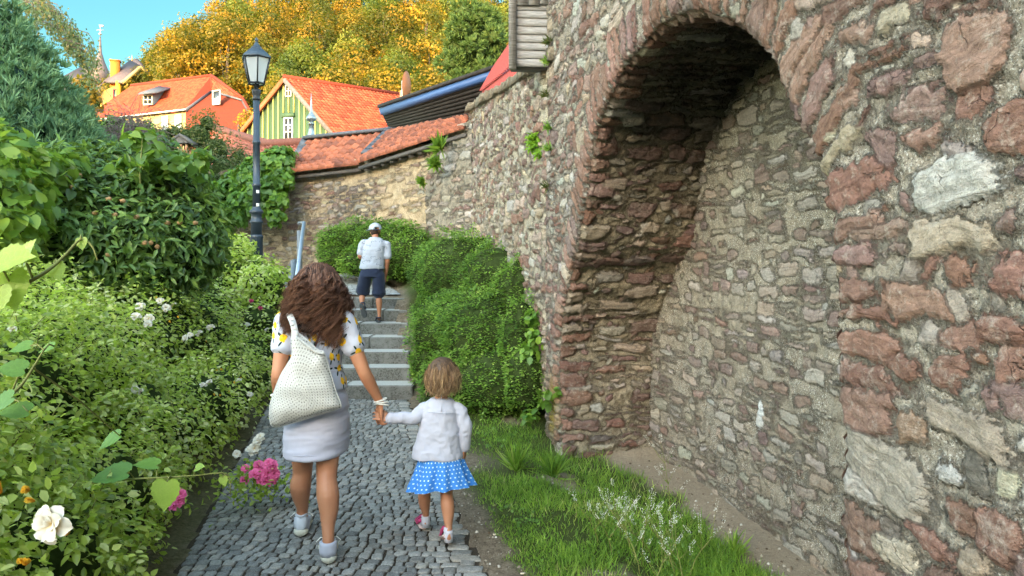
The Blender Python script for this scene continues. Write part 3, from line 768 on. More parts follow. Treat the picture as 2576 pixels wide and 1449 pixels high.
def pan_roof(name, P00, P10, P11, P01, rows, cols_, mat, parent, sag=0.0, amp=.035, seed=0, jit=.004, lift=.02):
    """tiled slope: P00-P10 eaves (left to right), P01-P11 ridge; overlapping courses of pantiles as one relief"""
    rng = np.random.default_rng(seed)
    A, B, C_, D = [np.array(p, float) for p in (P00, P10, P11, P01)]
    per = 6; nu = cols_*per+1
    nrm = np.cross(B-A, D-A); nrm /= np.linalg.norm(nrm)
    V, tint, F = [], [], []
    prof = np.array([0, .55, 1.0, .75, .15, -.12, 0][:per])
    base = 0
    u = np.linspace(0, 1, nu); pr = np.concatenate([np.tile(prof, cols_), prof[:1]])
    tile_id = np.concatenate([np.repeat(np.arange(cols_), per), [cols_-1]])
    for r in range(rows):
        v0, v1 = r/rows, min(1, (r+1.12)/rows)
        tj = rng.random(cols_); hj = rng.normal(0, jit, cols_)
        for v, up in ((v0, lift*1.6), (v0, lift+amp*.55), (v1, 0.0)):
            first = up == lift*1.6
            left = A+(D-A)*v; right = B+(C_-B)*v
            pts = left[None]+(right-left)[None]*u[:, None]
            h = (pr*amp + (lift+amp*.25 if v == v0 else 0.0) + hj[tile_id]) if not first else np.full(nu, -.01)
            s_ = -sag*math.sin(math.pi*v)
            pts = pts+nrm[None]*(h+s_)[:, None]; V.append(pts); tint.append(tj[tile_id])
        a, b, c = base, base+nu, base+2*nu
        for k in range(nu-1):
            F.append([a+k, a+k+1, b+k+1, b+k]); F.append([b+k, b+k+1, c+k+1, c+k])
        base += 3*nu
    return mob(name, np.concatenate(V), np.array(F), mat, parent, attrs={"tint": np.concatenate(tint)})
def window(parent, o, ux, w, h, frame, glass, panes=(2, 2), fw=.09, out=None, bar=.05, name="window", curtain=0, ledge=None):
    """a window whose lower left corner is o, width along ux; frame with pane sub-part"""
    ux = Vector(ux).normalized(); uz = Vector((0, 0, 1)); n_ = Vector(out).normalized(); o = Vector(o)
    m = MB()
    def bx(x0, x1, z0, z1, d0=-.03, d1=.06, mm=m):
        P = [o+ux*x+uz*z+n_*d for z in (z0, z1) for x, d in ((x0, d0), (x1, d0), (x1, d1), (x0, d1))]
        mm.hexa(P)
    bx(0, fw, 0, h); bx(w-fw, w, 0, h); bx(fw, w-fw, 0, fw); bx(fw, w-fw, h-fw, h)
    for k in range(1, panes[0]): bx(fw+(w-2*fw)*k/panes[0]-bar/2, fw+(w-2*fw)*k/panes[0]+bar/2, fw, h-fw, -.02, .045)
    for k in range(1, panes[1]):
        z = fw+(h-2*fw)*(k/panes[1] if panes[1] != 3 else (.34*k))
        bx(fw, w-fw, z-bar/2, z+bar/2, -.02, .046)
    f = m.build(name, frame, parent)
    g = MB(); bx(fw*.5, w-fw*.5, fw*.5, h-fw*.5, -.02, .012, g); g.build("pane", glass, f)
    if curtain:
        c = MB(); bx(fw, w-fw, fw, fw+(h-2*fw)*curtain, .0125, .016, c); c.build("curtain", M_CURTAIN, f)
    if ledge:
        l = MB(); bx(-.12, w+.12, -.16, -.02, -.02, .14, l); l.build("sill", ledge, f); l = MB(); bx(-.14, w+.14, h+.02, h+.30, -.02, .12, l); l.build("lintel", ledge, f)
    return f

# ------------------------------------------------------------------ green house with cream battens
gh = empty("gabled_house", (0, 0, 0), label="green boarded house with cream battens, orange pantile roof and steep gable", cat="house")
gA = Q(720, 197, 55); gC = Q(880, 379, 53.4); gE = Q(560, 412, 56.6)      # apex, right and left eaves
gB = Q(1003, 243, 60.6)
rv = (gB-gA); rv.z = 0; rv = rv*1.1
gE = Vector((gE.x, gE.y, gC.z))
gn = Vector((0, 0, 1)).cross((gC-gE)).normalized(); gn = -gn if gn.y > 0 else gn
over = .35
fx = gn*over; hz = (gC-gE); hz.z = 0; gw = hz.length; hz.normalize()
apex = (gC+gE)/2; apex.z = gA.z; apex = Vector((gA.x, gA.y, gA.z))
pan_roof("roof", gC+fx*1.0, gC+fx+rv*1.02, apex+fx+rv*1.02, apex+fx, 25, 34, M_TILE, gh, amp=.06, lift=.05, seed=2)
pan_roof("roof", gE+fx+rv, gE+fx, apex+fx, apex+fx+rv, 25, 30, M_TILE, gh, amp=.06, lift=.05, seed=3)
m = MB(); m.tube([apex+fx*1.05+Vector((0, 0, .06)), apex+fx+rv+Vector((0, 0, .06))], .16, 8); m.build("ridge_tiles", M_TILE_SMALL, gh, attrs=None)
n = NT("green_boards"); p = n.obj(); a = n.noise(p, 3, 4); b = n.noise(n.vm('MULTIPLY', p, (8, 8, .8)), 6, 3)
n.base(n.mix(n.mapr(b, .3, .7), (.034, .070, .036), (.052, .092, .046)), .65, .25); M_GREEN = n.m
M_CREAM = simple("cream_battens", (.42, .36, .10), .6, var=.06)
# wall below the gable
m = MB(); bot = Vector((0, 0, 1.0))
def at_gable(s, z, d=0.0): return Vector((gE.x, gE.y, 0))+hz*s+gn*d+Vector((0, 0, z))
sA = (Vector((apex.x, apex.y, 0))-Vector((gE.x, gE.y, 0))).dot(hz)
zE, zA = gC.z, gA.z
P = [at_gable(.25, 1), at_gable(gw-.25, 1), at_gable(gw-.25, zE), at_gable(sA, zA-.12), at_gable(.25, zE)]
B_ = [q+rv for q in P]
m.add(P+B_, [[0, 1, 2, 3, 4], [9, 8, 7, 6, 5], [0, 5, 6, 1], [1, 6, 7, 2], [2, 7, 8, 3], [3, 8, 9, 4], [4, 9, 5, 0]])
m.build("wall", M_GREEN, gh)
def roofline(s): return zE+(zA-zE)*(s/sA if s < sA else (gw-s)/(gw-sA))
wz0 = Q(0, 352, 55).z; wz1 = Q(0, 296, 55).z
sw0 = sA + (715-720)/1945*55/hz.x*1.0; 
m = MB(); s_ = .45; k = 0
while s_ < gw-.4:
    top = roofline(s_)-.22
    segs = [(1.0, top)]
    if sw0-.12 < s_ < sw0+.85: segs = [(1.0, wz0-.25), (wz1+.35, top)]
    for z0, z1 in segs:
        if z1 > z0+.1: m.box(at_gable(s_, (z0+z1)/2, .03), (.085, .06, z1-z0), Matrix.Rotation(math.atan2(hz.y, hz.x), 3, 'Z'))
    s_ += .43; k += 1
m.build("batten_boards", M_CREAM, gh)
window(gh, at_gable(sw0, wz0, .02), hz, .75, wz1-wz0, M_WHITE, M_GLASS, (2, 3), .09, gn, .07, ledge=M_GREEN)
window(gh, at_gable(sw0+.12, Q(0, 244, 55).z, .02), hz, .52, .85, M_WHITE, M_GLASS, (2, 2), .07, gn, .05)
m = MB(); m.box(at_gable(sA+2.2, Q(0, 325, 55).z, .03), (.22, .03, .5), Matrix.Rotation(math.atan2(hz.y, hz.x), 3, 'Z')); m.build("vent", M_DARKWOOD, gh)
for a_, b_, t in ((gE, apex, M_WOOD_ORANGE), (gC, apex, M_SOFFIT)):
    m = MB(); d = (Vector(b_)-Vector(a_)).normalized()
    m.bar(Vector(a_)+fx+Vector((0, 0, -.12)), Vector(b_)+fx+Vector((0, 0, -.12))+d*.05, .06, .30, (0, 0, 1)); m.build("barge_board", t, gh)
    m = MB(); m.bar(Vector(a_)+fx*.5+Vector((0, 0, -.16)), Vector(b_)+fx*.5+Vector((0, 0, -.16)), over, .05, (0, 0, 1)); m.build("soffit", M_WOOD_ORANGE, gh)
# chimney and dish seen past the dark shed
ch = MB(); cp = Q(1020, 236, 58.5); ch.box(cp+Vector((0, 0, -1.4)), (.75, .75, 3.2)); chn = ch.build("chimney", simple("brick_stack", (.40, .17, .11), .85, var=.25, scale=14), gh)
dish = empty("satellite_dish", tuple(Q(1012, 250, 56)), label="salmon satellite dish seen edge on beside a steel pole above the roofs", cat="satellite dish")
m = MB(); m.tube([(0, 0, -1.2), (0, 0, 1.35), (.25, 0, 1.5)], .06, 8); m.build("pole", M_ZINC, dish)
m = MB(); V = []; Fs = []
for i in range(7):
    r = .95*i/6
    for k in range(20):
        a = 2*math.pi*k/20; V.append((.52-.22*(r/.95)**2+.05*math.sin(a)*r, r*math.cos(a)*.95, .95+r*math.sin(a)*1.15))
for i in range(6):
    for k in range(20): Fs.append([i*20+k, i*20+(k+1) % 20, (i+1)*20+(k+1) % 20, (i+1)*20+k])
m.add(V, Fs); V2 = [(x+.03, y, z) for x, y, z in V]; m.add(V2, [f[::-1] for f in Fs])
M_DISH = simple("salmon_dish", (.30, .125, .07), .5, var=.06); m.build("reflector", M_DISH, dish).rotation_euler = (0, 0, R(-12))
m = MB(); m.box((.2, 0, .78), (.42, .2, .24)); m.bar((.4, 0, .7), (.44, -.1, -.3), .05); m.build("bracket", M_WHITE, dish)

# ------------------------------------------------------------------ red tiled house with half hip
rh = empty("hipped_house", (0, 0, 0), label="red shingled house with half hipped orange roof and a small slate dormer", cat="house")
d0 = 72.0
e1 = Q(468, 274, d0); r1 = Q(532, 191, d0+3.6); h1 = Q(533, 226, d0+3.0); h2 = Q(611, 249, d0+.4*0-1.2); e2 = Q(652, 322, d0-3.6)
rl = Q(330, 216, d0+9.5); el = Q(200, 305, d0+7.2)
def tri_slope(name, pts, mat, parent, u_, seed, amp=.03): pass
# front slope: build as courses in the parallelogram, cut at the hip line by its own corner
pan_roof("roof", el, e1, r1, rl, 30, 60, M_TILE_SMALL, rh, amp=.02, lift=.03, seed=5, jit=.006)
nr = (e1-el).cross(rl-el).normalized()
m = MB(); m.add([e1+Vector((.02, -.02, .03)), h1+Vector((.05, -.05, .05)), r1+Vector((0, 0, .03)), e1+Vector((-.2, .1, .03))], [[0, 1, 2, 3]])
m.build("verge_tiles", M_TILE_SMALL, rh)
pan_roof("hip_roof", h1+Vector((0, 0, -.05)), h2, r1+Vector((.06, 0, 0)), r1, 9, 12, M_TILE, rh, amp=.06, lift=.05, seed=6)
back = (rl-r1)
bo2 = Vector((.0, 1.3, -.5)); back = Vector((rl.x-r1.x, (rl.y-r1.y)*1.6+4, 0)); m = MB(); m.add([q+bo2 for q in (r1, r1+back, h2+back, e2+back, e2, h2)], [[0, 5, 2, 1], [5, 4, 3, 2]]); m.build("back_roof", M_TILE_SMALL, rh)
for a_, b_, rr in ((r1, rl, .15), (r1, h1, .16), (r1, h2, .15), (h2, e2, .13)):
    m = MB(); m.tube([a_+Vector((0, 0, .08)), b_+Vector((0, 0, .08))], rr, 8); m.build("ridge_tiles", M_TILE_SMALL, rh)
n = NT("red_shingles"); p = n.obj(); z = n.sep(p)[2]
row = n.ma('FRACT', n.ma('MULTIPLY', z, 2.3)); col = n.ma('FRACT', n.ma('ADD', n.ma('MULTIPLY', n.ma('ADD', n.sep(p)[0], n.ma('MULTIPLY', n.sep(p)[1], -.7)), 2.6), n.ma('MULTIPLY', n.ma('FLOOR', n.ma('MULTIPLY', z, 3.1)), .5)))
v = n.noise(p, 7, 3)
c = n.mix(n.mapr(v, .3, .7), (.10, .017, .008), (.14, .025, .012)); line = n.ma('MAXIMUM', n.mapr(row, .0, .35, 1, 0), n.ma('MULTIPLY', n.mapr(col, .0, .06, 1, 0), .35))
n.base(n.mix(n.ma('MULTIPLY', line, .75), c, (.06, .018, .012)), .8, .2); n.bump(row, .5, .05); M_SHING = n.m
gb = lambda q: Vector((q.x, q.y, 1.0))
m = MB(); ins = Vector((-.15, .25, -.12))
W = [gb(e1)+ins, gb(e2)+ins, e2+ins, h2+ins, h1+ins, e1+ins]
m.add(W+[q+Vector((-.6, 1, 0)) for q in W], [[0, 1, 2, 3, 4, 5], [11, 10, 9, 8, 7, 6]]); m.build("gable_wall", M_SHING, rh)
m = MB(); ew = Vector((.05, .4, -.1)); W = [gb(el)+ew, gb(e1)+ew, e1+ew, el+ew]; m.add(W+[q+Vector((.1, .5, 0)) for q in W], [[0, 1, 2, 3], [7, 6, 5, 4]]); m.build("wall", M_RENDER, rh)
ux = (e1-el); ux.z = 0; ux.normalize(); no = Vector((ux.y, -ux.x, 0))
for X0 in (404, 437):
    o_ = Q(X0, 322, d0+1.5*((468-X0)/60)); o_ = Vector((o_.x, o_.y, Q(0, 322, d0).z))+ew+no*.1
    window(rh, o_, ux, .85, 1.55, M_WHITE, simple("bright_glass", (.22, .27, .33), .15, .6), (1, 2), .10, no, .07)
m = MB(); m.bar(e1+Vector((0, -.1, -.05)), el+Vector((0, -.1, -.05)), .14, .12); m.build("gutter", M_WHITE, rh)
gx_ = (e2-e1); gx_.z = 0; gx_.normalize(); gno = Vector((gx_.y, -gx_.x, 0))
o_ = Q(542, 266, 0.0+d0-.1); window(rh, Vector((o_.x, o_.y, o_.z))+ins*.0+gno*.35, gx_, .95, 1.35, M_WHITE, M_GLASS, (1, 1), .09, gno, curtain=.45)
o_ = Q(603, 331, d0-2.2); window(rh, o_+gno*.2, gx_, 1.0, .6, M_SOFFIT, M_GLASS, (1, 1), .07, gno)
m = MB(); m.bar(h1+gno*.1+Vector((0, 0, -.1)), h2+gno*.1+Vector((0, 0, -.1)), .2, .16); m.build("hip_gutter", M_SLATE, rh)
m = MB(); m.bar(e1+gno*.05+Vector((0, 0, -.12)), h1+gno*.05+Vector((0, 0, -.12)), .1, .3); m.build("barge_board", M_SLATE, rh); m = MB(); m.bar(h2+gno*.05+Vector((0, 0, -.14)), e2+gno*.05+Vector((0, 0, -.14)), .1, .28); m.build("barge_board", M_SLATE, rh)
# dormer
dq = d0+3.1
a0, a1 = Q(360, 266, dq), Q(387, 263, dq); t0, t1 = Q(360, 236, dq), Q(388, 235, dq); bk = Q(440, 216, dq+3.2)
dm = MB(); dm.add([a0, a1, t1, t0, Q(428, 230, dq+3.2), Q(430, 222, dq+3.2)], [[0, 1, 2, 3], [1, 4, 5, 2]])
dormer = dm.build("dormer", M_SLATE, rh)
m = MB(); zz = Vector((0, 0, .16)); ra, rb, rc, rd = Q(347, 238, dq-.7), Q(396, 234, dq-.7), Q(446, 218, dq+3.4), Q(400, 219, dq+3.6)
m.hexa([ra, rb, rc, rd, ra+zz, rb+zz, rc+zz, rd+zz]); m.build("dormer_roof", M_SLATE, dormer)
window(dormer, a0+Vector((.05, -.08, .1)), (1, 0, 0), .9, .98, simple("cream_paint", (.66, .60, .42), .5), M_GLASS, (2, 2), .09, (0, -1, 0), .06)
# ------------------------------------------------------------------ yellow house with slate roof and chimney
yh = empty("boarded_house", (0, 0, 0), label="yellow battened house with grey slate roof and square orange chimney", cat="house")
dy = 92.0
n = NT("yellow_boards"); p = n.obj(); f = n.ma('FRACT', n.ma('MULTIPLY', n.sep(p)[0], 1.75))
n.base(n.mix(n.mapr(f, .38, .44), (.42, .25, .045), (.17, .125, .05)), .75, .2); M_YEL = n.m
m = MB()
yw = [Q(222, 330, dy+1.0), Q(300, 330, dy-1.0), Q(300, 209, dy-1.0), Q(260, 229, dy+.1), Q(222, 250, dy+1.0)]
m.add(yw+[q+Vector((1.5, 8, 0)) for q in yw], [[0, 1, 2, 3, 4], [9, 8, 7, 6, 5]]+[[i, i+5, (i+1) % 5+5, (i+1) % 5] for i in range(5)]); m.build("wall", M_YEL, yh)
m = MB(); yw2 = [Q(300, 330, dy-1), Q(372, 330, dy+2.5), Q(372, 214, dy+2.5), Q(300, 209, dy-1)]
m.add(yw2+[q+Vector((0, 1, 0)) for q in yw2], [[0, 1, 2, 3], [7, 6, 5, 4]]); m.build("wall", M_YEL, yh)
def slab(name, P, t, mat, par):
    m = MB(); P = [Vector(q) for q in P]; k = len(P); up = Vector((0, 0, t))
    m.add([q for q in P]+[q+up for q in P], [list(range(k))[::-1], list(range(k, 2*k))]+[[i, (i+1) % k, k+(i+1) % k, k+i] for i in range(k)]); return m.build(name, mat, par)
M_SLATE2 = simple("purple_slate", (.085, .065, .068), .6, .3, var=.2, scale=3)
slab("roof", [Q(260, 208, dy), Q(307, 210, dy-2), Q(352, 169, dy-.5), Q(327, 155, dy+3)], .25, M_SLATE2, yh); slab("roof", [Q(216, 252, dy-1), Q(262, 207, dy-.3), Q(327, 155, dy+3), Q(280, 190, dy+5)], .2, M_SLATE2, yh)
m = MB(); m.bar(Q(306, 209, dy-1.9), Q(353, 169, dy-1.0), .2, .35); m.build("barge_board", M_RENDER, yh); m = MB(); m.bar(Q(353, 169, dy-1.0), Q(384, 194, dy+1.5), .2, .35); m.build("barge_board", M_RENDER, yh)
slab("back_roof", [Q(330, 155, dy+4.5), Q(354, 168, dy+2), Q(384, 196, dy+3), Q(384, 190, dy+9), Q(345, 150, dy+9)], .2, M_SLATE2, yh)
m = MB(); m.tube([Q(332, 152, dy+4), Q(332, 138, dy+4)], [.12, .02], 6); m.build("finial", M_RENDER, yh)
m = MB(); w0 = Q(290, 176, dy+.8); m.box(w0+Vector((0, 0, -.7)), (1.0, 1.0, 3.6), Matrix.Rotation(.35, 3, "Z")); m.box(w0+Vector((0, 0, 1.08)), (1.2, 1.2, .14), Matrix.Rotation(.35, 3, "Z"))
m.build("chimney", simple("orange_render", (.44, .13, .018), .85, var=.08), yh)
window(yh, Q(285, 256, dy-1.3)+Vector((0, -.1, 0)), (1, -.26, 0), .62, 1.5, simple("red_frame", (.25, .05, .04)), M_GLASS, (1, 1), .1, (-.2, -1, 0))
m = MB(); m.box((Q(300, 240, dy-1.2).x, dy-1.3, Q(0, 246, dy).z), (.5, .5, 3.4)); m.build("corner_post", simple("yellow_paint", (.48, .26, .02), .6), yh)
# grey roofed house with spire further back
sh = empty("turreted_house", (0, 0, 0), label="distant grey slate roof with a pointed turret and weather vane", cat="house")
ds_ = 130.0
slab("roof", [Q(150, 290, ds_), Q(290, 262, ds_-3), Q(277, 205, ds_), Q(262, 176, ds_+4), Q(205, 170, ds_+5), Q(150, 200, ds_+4)], .3, M_SLATE2, sh)
m = MB(); b0 = Q(252, 176, ds_-1)
m.lathe([(1.6, -2.2), (1.35, 0), (.72, 1.5), (.28, 2.9), (.16, 4.6), (.10, 5.6)], b0, 8); m.build("turret", M_SLATE2, sh)
m = MB(); b1 = b0+Vector((0, 0, 5.6)); m.tube([b1, b1+Vector((0, 0, 2.0))], .06, 6); m.lathe([(.02, 0), (.28, .15), (.3, .3), (.02, .5)], b1+Vector((0, 0, .2)), 8)
m.box(b1+Vector((0, 0, 1.1)), (1.3, .08, .1)); m.box(b1+Vector((.2, 0, 1.8)), (.8, .06, .4)); m.build("weather_vane", M_ZINC, sh)

# ------------------------------------------------------------------ tiled roofs on the cross wall
lean = empty("wall_roof", (-4, 16, 3.5), label="hipped pantile roof with slate hips and pointed zinc finial over the sandstone wall", cat="roof")
LO = -Vector(lean.location)
def put(o): o.location = LO; return o
aL, aR = Q(692, 437, 16.05), Q(903, 413, 14.85); rL, rR = Q(776, 352, 17.3), Q(985, 331, 16.1)
put(pan_roof("roof", aL, aR, rR, rL, 8, 11, M_TILE_OLD, lean, sag=.10, amp=.045, lift=.035, seed=9, jit=.008))
m = MB(); pts = [aL+(rL-aL)*t+Vector((-.03, -.02, .03-.30*math.sin(math.pi*t)*.75)) for t in np.linspace(-.03, 1, 9)]
for a_, b_ in zip(pts[:-1], pts[1:]): m.bar(a_, b_+(b_-a_)*.15, .22, .05, (0, -.4, 1))
put(m.build("slate_hip", M_SLATE, lean))
m = MB(); m.bar(rL+Vector((-.05, 0, .05)), rR+Vector((.05, 0, .05)), .24, .07); put(m.build("ridge_flashing", M_SLATE, lean))
m = MB(); pts = [aR+(rR-aR)*t+Vector((.0, -.02, .06)) for t in np.linspace(.22, 1, 8)]
for a_, b_ in zip(pts[:-1], pts[1:]): m.bar(a_, b_+(b_-a_)*.25, .24, .04, (0, -.3, 1))
put(m.build("slate_valley", M_SLATE, lean))
m = MB(); b = rL+Vector((.06, 0, .05)); m.lathe([(q_[0]*.62, q_[1]*.475) for q_ in [(.19, -.08), (.15, .05), (.10, .32), (.075, .62), (.12, .64), (.12, .68), (.06, .70), (.07, .76), (.16, .82), (.20, .92), (.15, 1.02), (.10, 1.10), (.05, 1.22), (.028, 1.7), (.006, 2.12)]], b, 10); put(m.build("finial", M_ZINC, lean, smooth=False))
bL, bR = Q(899, 409, 14.75), Q(1168, 322, 12.35); tL, tR = Q(980, 327, 16.1), Q(1180, 290, 12.9)
put(pan_roof("roof", bL, bR, tR, tL, 7, 26, M_TILE_OLD, lean, sag=.02, amp=.035, lift=.03, seed=10, jit=.012))
m = MB(); dn = Vector((.02, .12, -.12)); m.bar(aL+dn+Vector((.1, 0, .03)), aR+dn+Vector((0, 0, .03)), .06, .06); m.bar(bL+dn+Vector((0, 0, .03)), bR+dn+Vector((0, 0, .03)), .06, .06)
for t in np.linspace(.05, .95, 11): q = bL+(bR-bL)*t+Vector((.05, .1, -.13)); m.bar(q, q+Vector((.35, .5, .12)), .07, .08)
put(m.build("rafters", M_SOFFIT, lean))
m = MB(); dn = Vector((.1, .3, -.02)); m.add([aL+dn, aR+dn, aR+Vector((.9, 1.1, .1)), aL+Vector((.9, 1.4, .1)), bL+dn, bR+dn, tR+Vector((.1, .1, -.12)), tL+Vector((.1, .1, -.12))], [[0, 1, 2, 3], [4, 5, 6, 7]]); put(m.build("underside", M_DARKWOOD, lean))
# ------------------------------------------------------------------ dark boarded shed with blue fascia
bs = empty("boarded_shed", (-2, 16.5, 4), label="dark boarded shed with overhanging flat roof edged by a blue fascia", cat="shed")
def rel(o): o.location = -Vector(bs.location); return o
f0, f1 = Q(953, 272, 16.6), Q(1262, 168, 12.5); g0, g1 = Q(957, 288, 16.6), Q(1262, 188, 12.5)
w0, w1 = Q(982, 328, 17.0), Q(1215, 288, 13.3)
m = MB(); tb = Vector((.9, 1.0, .0)); m.hexa([g0, g1, g1+tb, g0+tb, f0, f1, f1+tb, f0+tb]); rel(m.build("fascia", simple("blue_fascia", (.055, .12, .30), .45, .4, var=.06, scale=5), bs))
m = MB(); up = Vector((0, 0, .07)); m.hexa([f0+Vector((-.03, -.04, .004)), f1+Vector((0, -.04, .004)), f1+tb*3, f0+tb*3, f0+up+Vector((-.03, -.04, 0)), f1+up+Vector((0, -.04, 0)), f1+tb*3+up, f0+tb*3+up]); rel(m.build("roof", M_DARKWOOD, bs))
# weatherboards under the roof, leaning outwards
m = MB(); NB = 8
lo0, lo1 = Q(984, 332, 17.2), Q(1232, 292, 13.1); hi0, hi1 = Q(962, 287, 16.75), Q(1255, 190, 12.7)
for k in range(NB):
    t0, t1 = k/NB, (k+1)/NB
    a_, b_ = lo0+(hi0-lo0)*t0, lo1+(hi1-lo1)*t0; c_, d_ = lo0+(hi0-lo0)*t1, lo1+(hi1-lo1)*t1
    o_ = Vector((-.02, -.035, 0)); bk = Vector((.4, .5, 0))
    m.hexa([a_+o_, b_+o_, b_+bk, a_+bk, c_, d_, d_+bk, c_+bk])
rel(m.build("boarding", M_DARKWOOD, bs))
m = MB(); m.hexa([Q(982, 352, 17.25), Q(1240, 312, 13.15), Q(1240, 312, 13.15)+tb, Q(982, 352, 17.25)+tb, lo0+Vector((0, -.01, -.004)), lo1+Vector((0, -.01, -.004)), lo1+tb, lo0+tb]); rel(m.build("sill_board", M_SOFFIT, bs))
# ------------------------------------------------------------------ red corrugated roof behind the coping
cr = empty("corrugated_roof", (.3, 9.5, 4.5), label="small red corrugated sheet roof rising behind the coping of the city wall", cat="roof")
q00, q10, q11, q01 = Q(1186, 280, 12.6), Q(1316, 232, 8.6), Q(1312, 120, 8.9), Q(1262, 168, 11.8)
q00, q10, q01, q11 = Q(1186, 284, 12.5), Q(1352, 205, 8.4), Q(1250, 172, 12.2), Q(1345, 40, 8.7)
M_CORR = simple("red_sheet", (.36, .045, .03), .5, .35, var=.12, scale=6)
def corrugated(name, a, b, c, d, nw, mat, par, off=0.0):
    A, B, C_, D = [np.array(p, float) for p in (a, b, c, d)]; nu = nw*8+1; u = np.linspace(0, 1, nu)
    nr = np.cross(B-A, D-A); nr /= np.linalg.norm(nr); nr = nr if nr[2] > 0 else -nr
    V = np.concatenate([(A+(D-A)*v)[None]+((B+(C_-B)*v)-(A+(D-A)*v))[None]*u[:, None]+nr[None]*(.022*np.sin(u*nw*2*np.pi)+off)[:, None] for v in (0, 1)])
    F = np.array([[k, k+1, nu+k+1, nu+k] for k in range(nu-1)]); o = mob(name, V, F, mat, par, smooth=True); o.location = -Vector(par.location); return o
mid0, mid1 = q00+(q01-q00)*.5, q10+(q11-q10)*.5
corrugated("sheet", q00, q10, mid1, mid0, 30, M_CORR, cr); corrugated("sheet", mid0-(q01-q00)*.04, mid1-(q11-q10)*.04, q11, q01, 30, M_CORR, cr, .05)
m = MB(); m.hexa([q00+Vector((.2, .2, -2.5)), q10+Vector((.2, .2, -2.5)), q10+Vector((1.5, .6, -2.5)), q00+Vector((1.5, .6, -2.5)), q00+Vector((.25, .2, -.1)), q10+Vector((.25, .2, -.1)), q11+Vector((.3, .1, -.1)), q01+Vector((.3, .1, -.1))]); c = m.build("wall", M_SOFFIT, cr); c.location = -Vector(cr.location)
# ------------------------------------------------------------------ weathered timber bay
bay = empty("timber_bay", (.3, 7.4, 3.5), label="weathered grey timber bay of horizontal boards overhanging the city wall", cat="bay")
n = NT("silver_boards"); p = n.obj(); lo = n.noise(n.vm('MULTIPLY', p, (2.2, 2.2, 26)), 4, 5, .65); kn = n.voro(n.vm('MULTIPLY', p, (1, 1, 2.2)), 4.2)
c = n.ramp(lo, [(.3, (.16, .15, .145)), (.5, (.29, .275, .265)), (.72, (.42, .405, .395))]); c = n.mix(n.mapr(kn, .03, .09, .7, 0), c, (.09, .07, .06))
n.base(c, .85, .15); n.bump(lo, .5, .01); M_SILVER = n.m
bx0, bx1 = Q(1288, 166, 7.25), Q(1396, 176, 7.25)
xw = float(xwall(7.2))
dirx = Vector((1, .10, 0)).normalized(); dy_ = Vector((.04, 1, 0)).normalized()
bo = Vector((bx0.x, 7.25, bx0.z)); W_ = (bx1.x-bx0.x)*1.12+.25; rng = np.random.default_rng(4)
def brd(o, a0, a1, z0, z1, th=.03, out=.0, tilt=.02):
    m = MB(); e = -dy_
    P = [bo+dirx*a+e*(out+(tilt*.45 if z == z0 else 0)+q)+Vector((0, 0, z)) for z in (z0, z1) for a, q in ((a0, 0), (a1, 0), (a1, -th), (a0, -th))]
    # order: outer first
    m.hexa([P[0], P[1], P[2], P[3], P[4], P[5], P[6], P[7]]); return m
bd = MB(); z = 0.0
while z < .60:
    h = .072*rng.uniform(.92, 1.08); mm = brd(None, .04, W_, z, z+h-.004, .03, rng.uniform(0, .006)); bd.add(mm.V, mm.F); z += h
c = bd.build("boarding", M_SILVER, bay); c.location = -Vector(bay.location)
z0 = z; bd = MB(); a = .04
while a < W_:
    wv = rng.uniform(.08, .12); mm = brd(None, a, min(W_, a+wv-.003), z0-.02-rng.uniform(0, .02), z0+2.2, .025, .03+rng.uniform(0, .005), 0); bd.add(mm.V, mm.F); a += wv
c = bd.build("upper_boarding", M_SILVER, bay); c.location = -Vector(bay.location)
mm = brd(None, -.03, .04, -.03, z0+2.2, .05, .04, 0); c = mm.build("corner_post", M_SILVER, bay); c.location = -Vector(bay.location)
m = MB(); P = [bo+dirx*a+dy_*q+Vector((0, 0, z)) for z in (-.005, z0+2.2) for a, q in ((-.02, .035), (W_, .035), (W_, .20), (-.02, .20))]; m.hexa(P); c = m.build("side_wall", M_SOFFIT, bay); c.location = -Vector(bay.location)

# ------------------------------------------------------------------ garden roof on the left and its chimney
tr = empty("garden_roof", (-7, 21, 4), label="weathered dark red pantile garden roof running down behind the lamp", cat="roof")
a_, b_ = Q(520, 440, 22), Q(668, 470, 19); c_, d_ = Q(672, 366, 20), Q(540, 326, 24)
o = pan_roof("roof", a_, b_, c_, d_, 13, 16, M_TILE_DARK, tr, amp=.05, lift=.04, seed=14, jit=.01); o.location = -Vector(tr.location)
o = pan_roof("roof", b_, Q(760, 430, 18.6), Q(762, 364, 19.2), c_, 9, 9, M_TILE_DARK, tr, amp=.05, lift=.04, seed=15, jit=.01); o.location = -Vector(tr.location)
m = MB(); up = Vector((0, 0, .06)); m.tube([d_+up, c_+up, Q(764, 363, 19.2)+up], .11, 8); o = m.build("ridge_tiles", M_TILE_DARK, tr); o.location = -Vector(tr.location)
pil = empty("gate_pillar", tuple(Q(461, 520, 17)), label="slender brick and cream chimney pillar with a small dark gabled cap", cat="chimney")
n = NT("patchy_brick"); p = n.obj(); f = n.n("ShaderNodeTexBrick"); n._s(f.inputs["Vector"], n.vm('MULTIPLY', p, (1, 1, 1))); f.inputs["Scale"].default_value = 6
n.base(n.mix(n.mapr(n.noise(p, 6, 2), .4, .55), (.55, .44, .33), (.42, .19, .11)), .9, .15); M_PBR = n.m
h_ = (520-398)/1945*17
m = MB(); m.box((0, 0, h_/2-.6), (.38, .38, h_+1.2)); m.build("shaft", M_PBR, pil)
m = MB(); m.box((0, 0, h_+.05), (.50, .50, .09))
for sx in (-.19, 0, .19): m.box((sx, -.17, h_+.2), (.075, .09, .22)); m.box((sx, .17, h_+.2), (.075, .09, .22))
m.build("lantern", M_PBR, pil)
pil.scale = (.62, .62, 1)
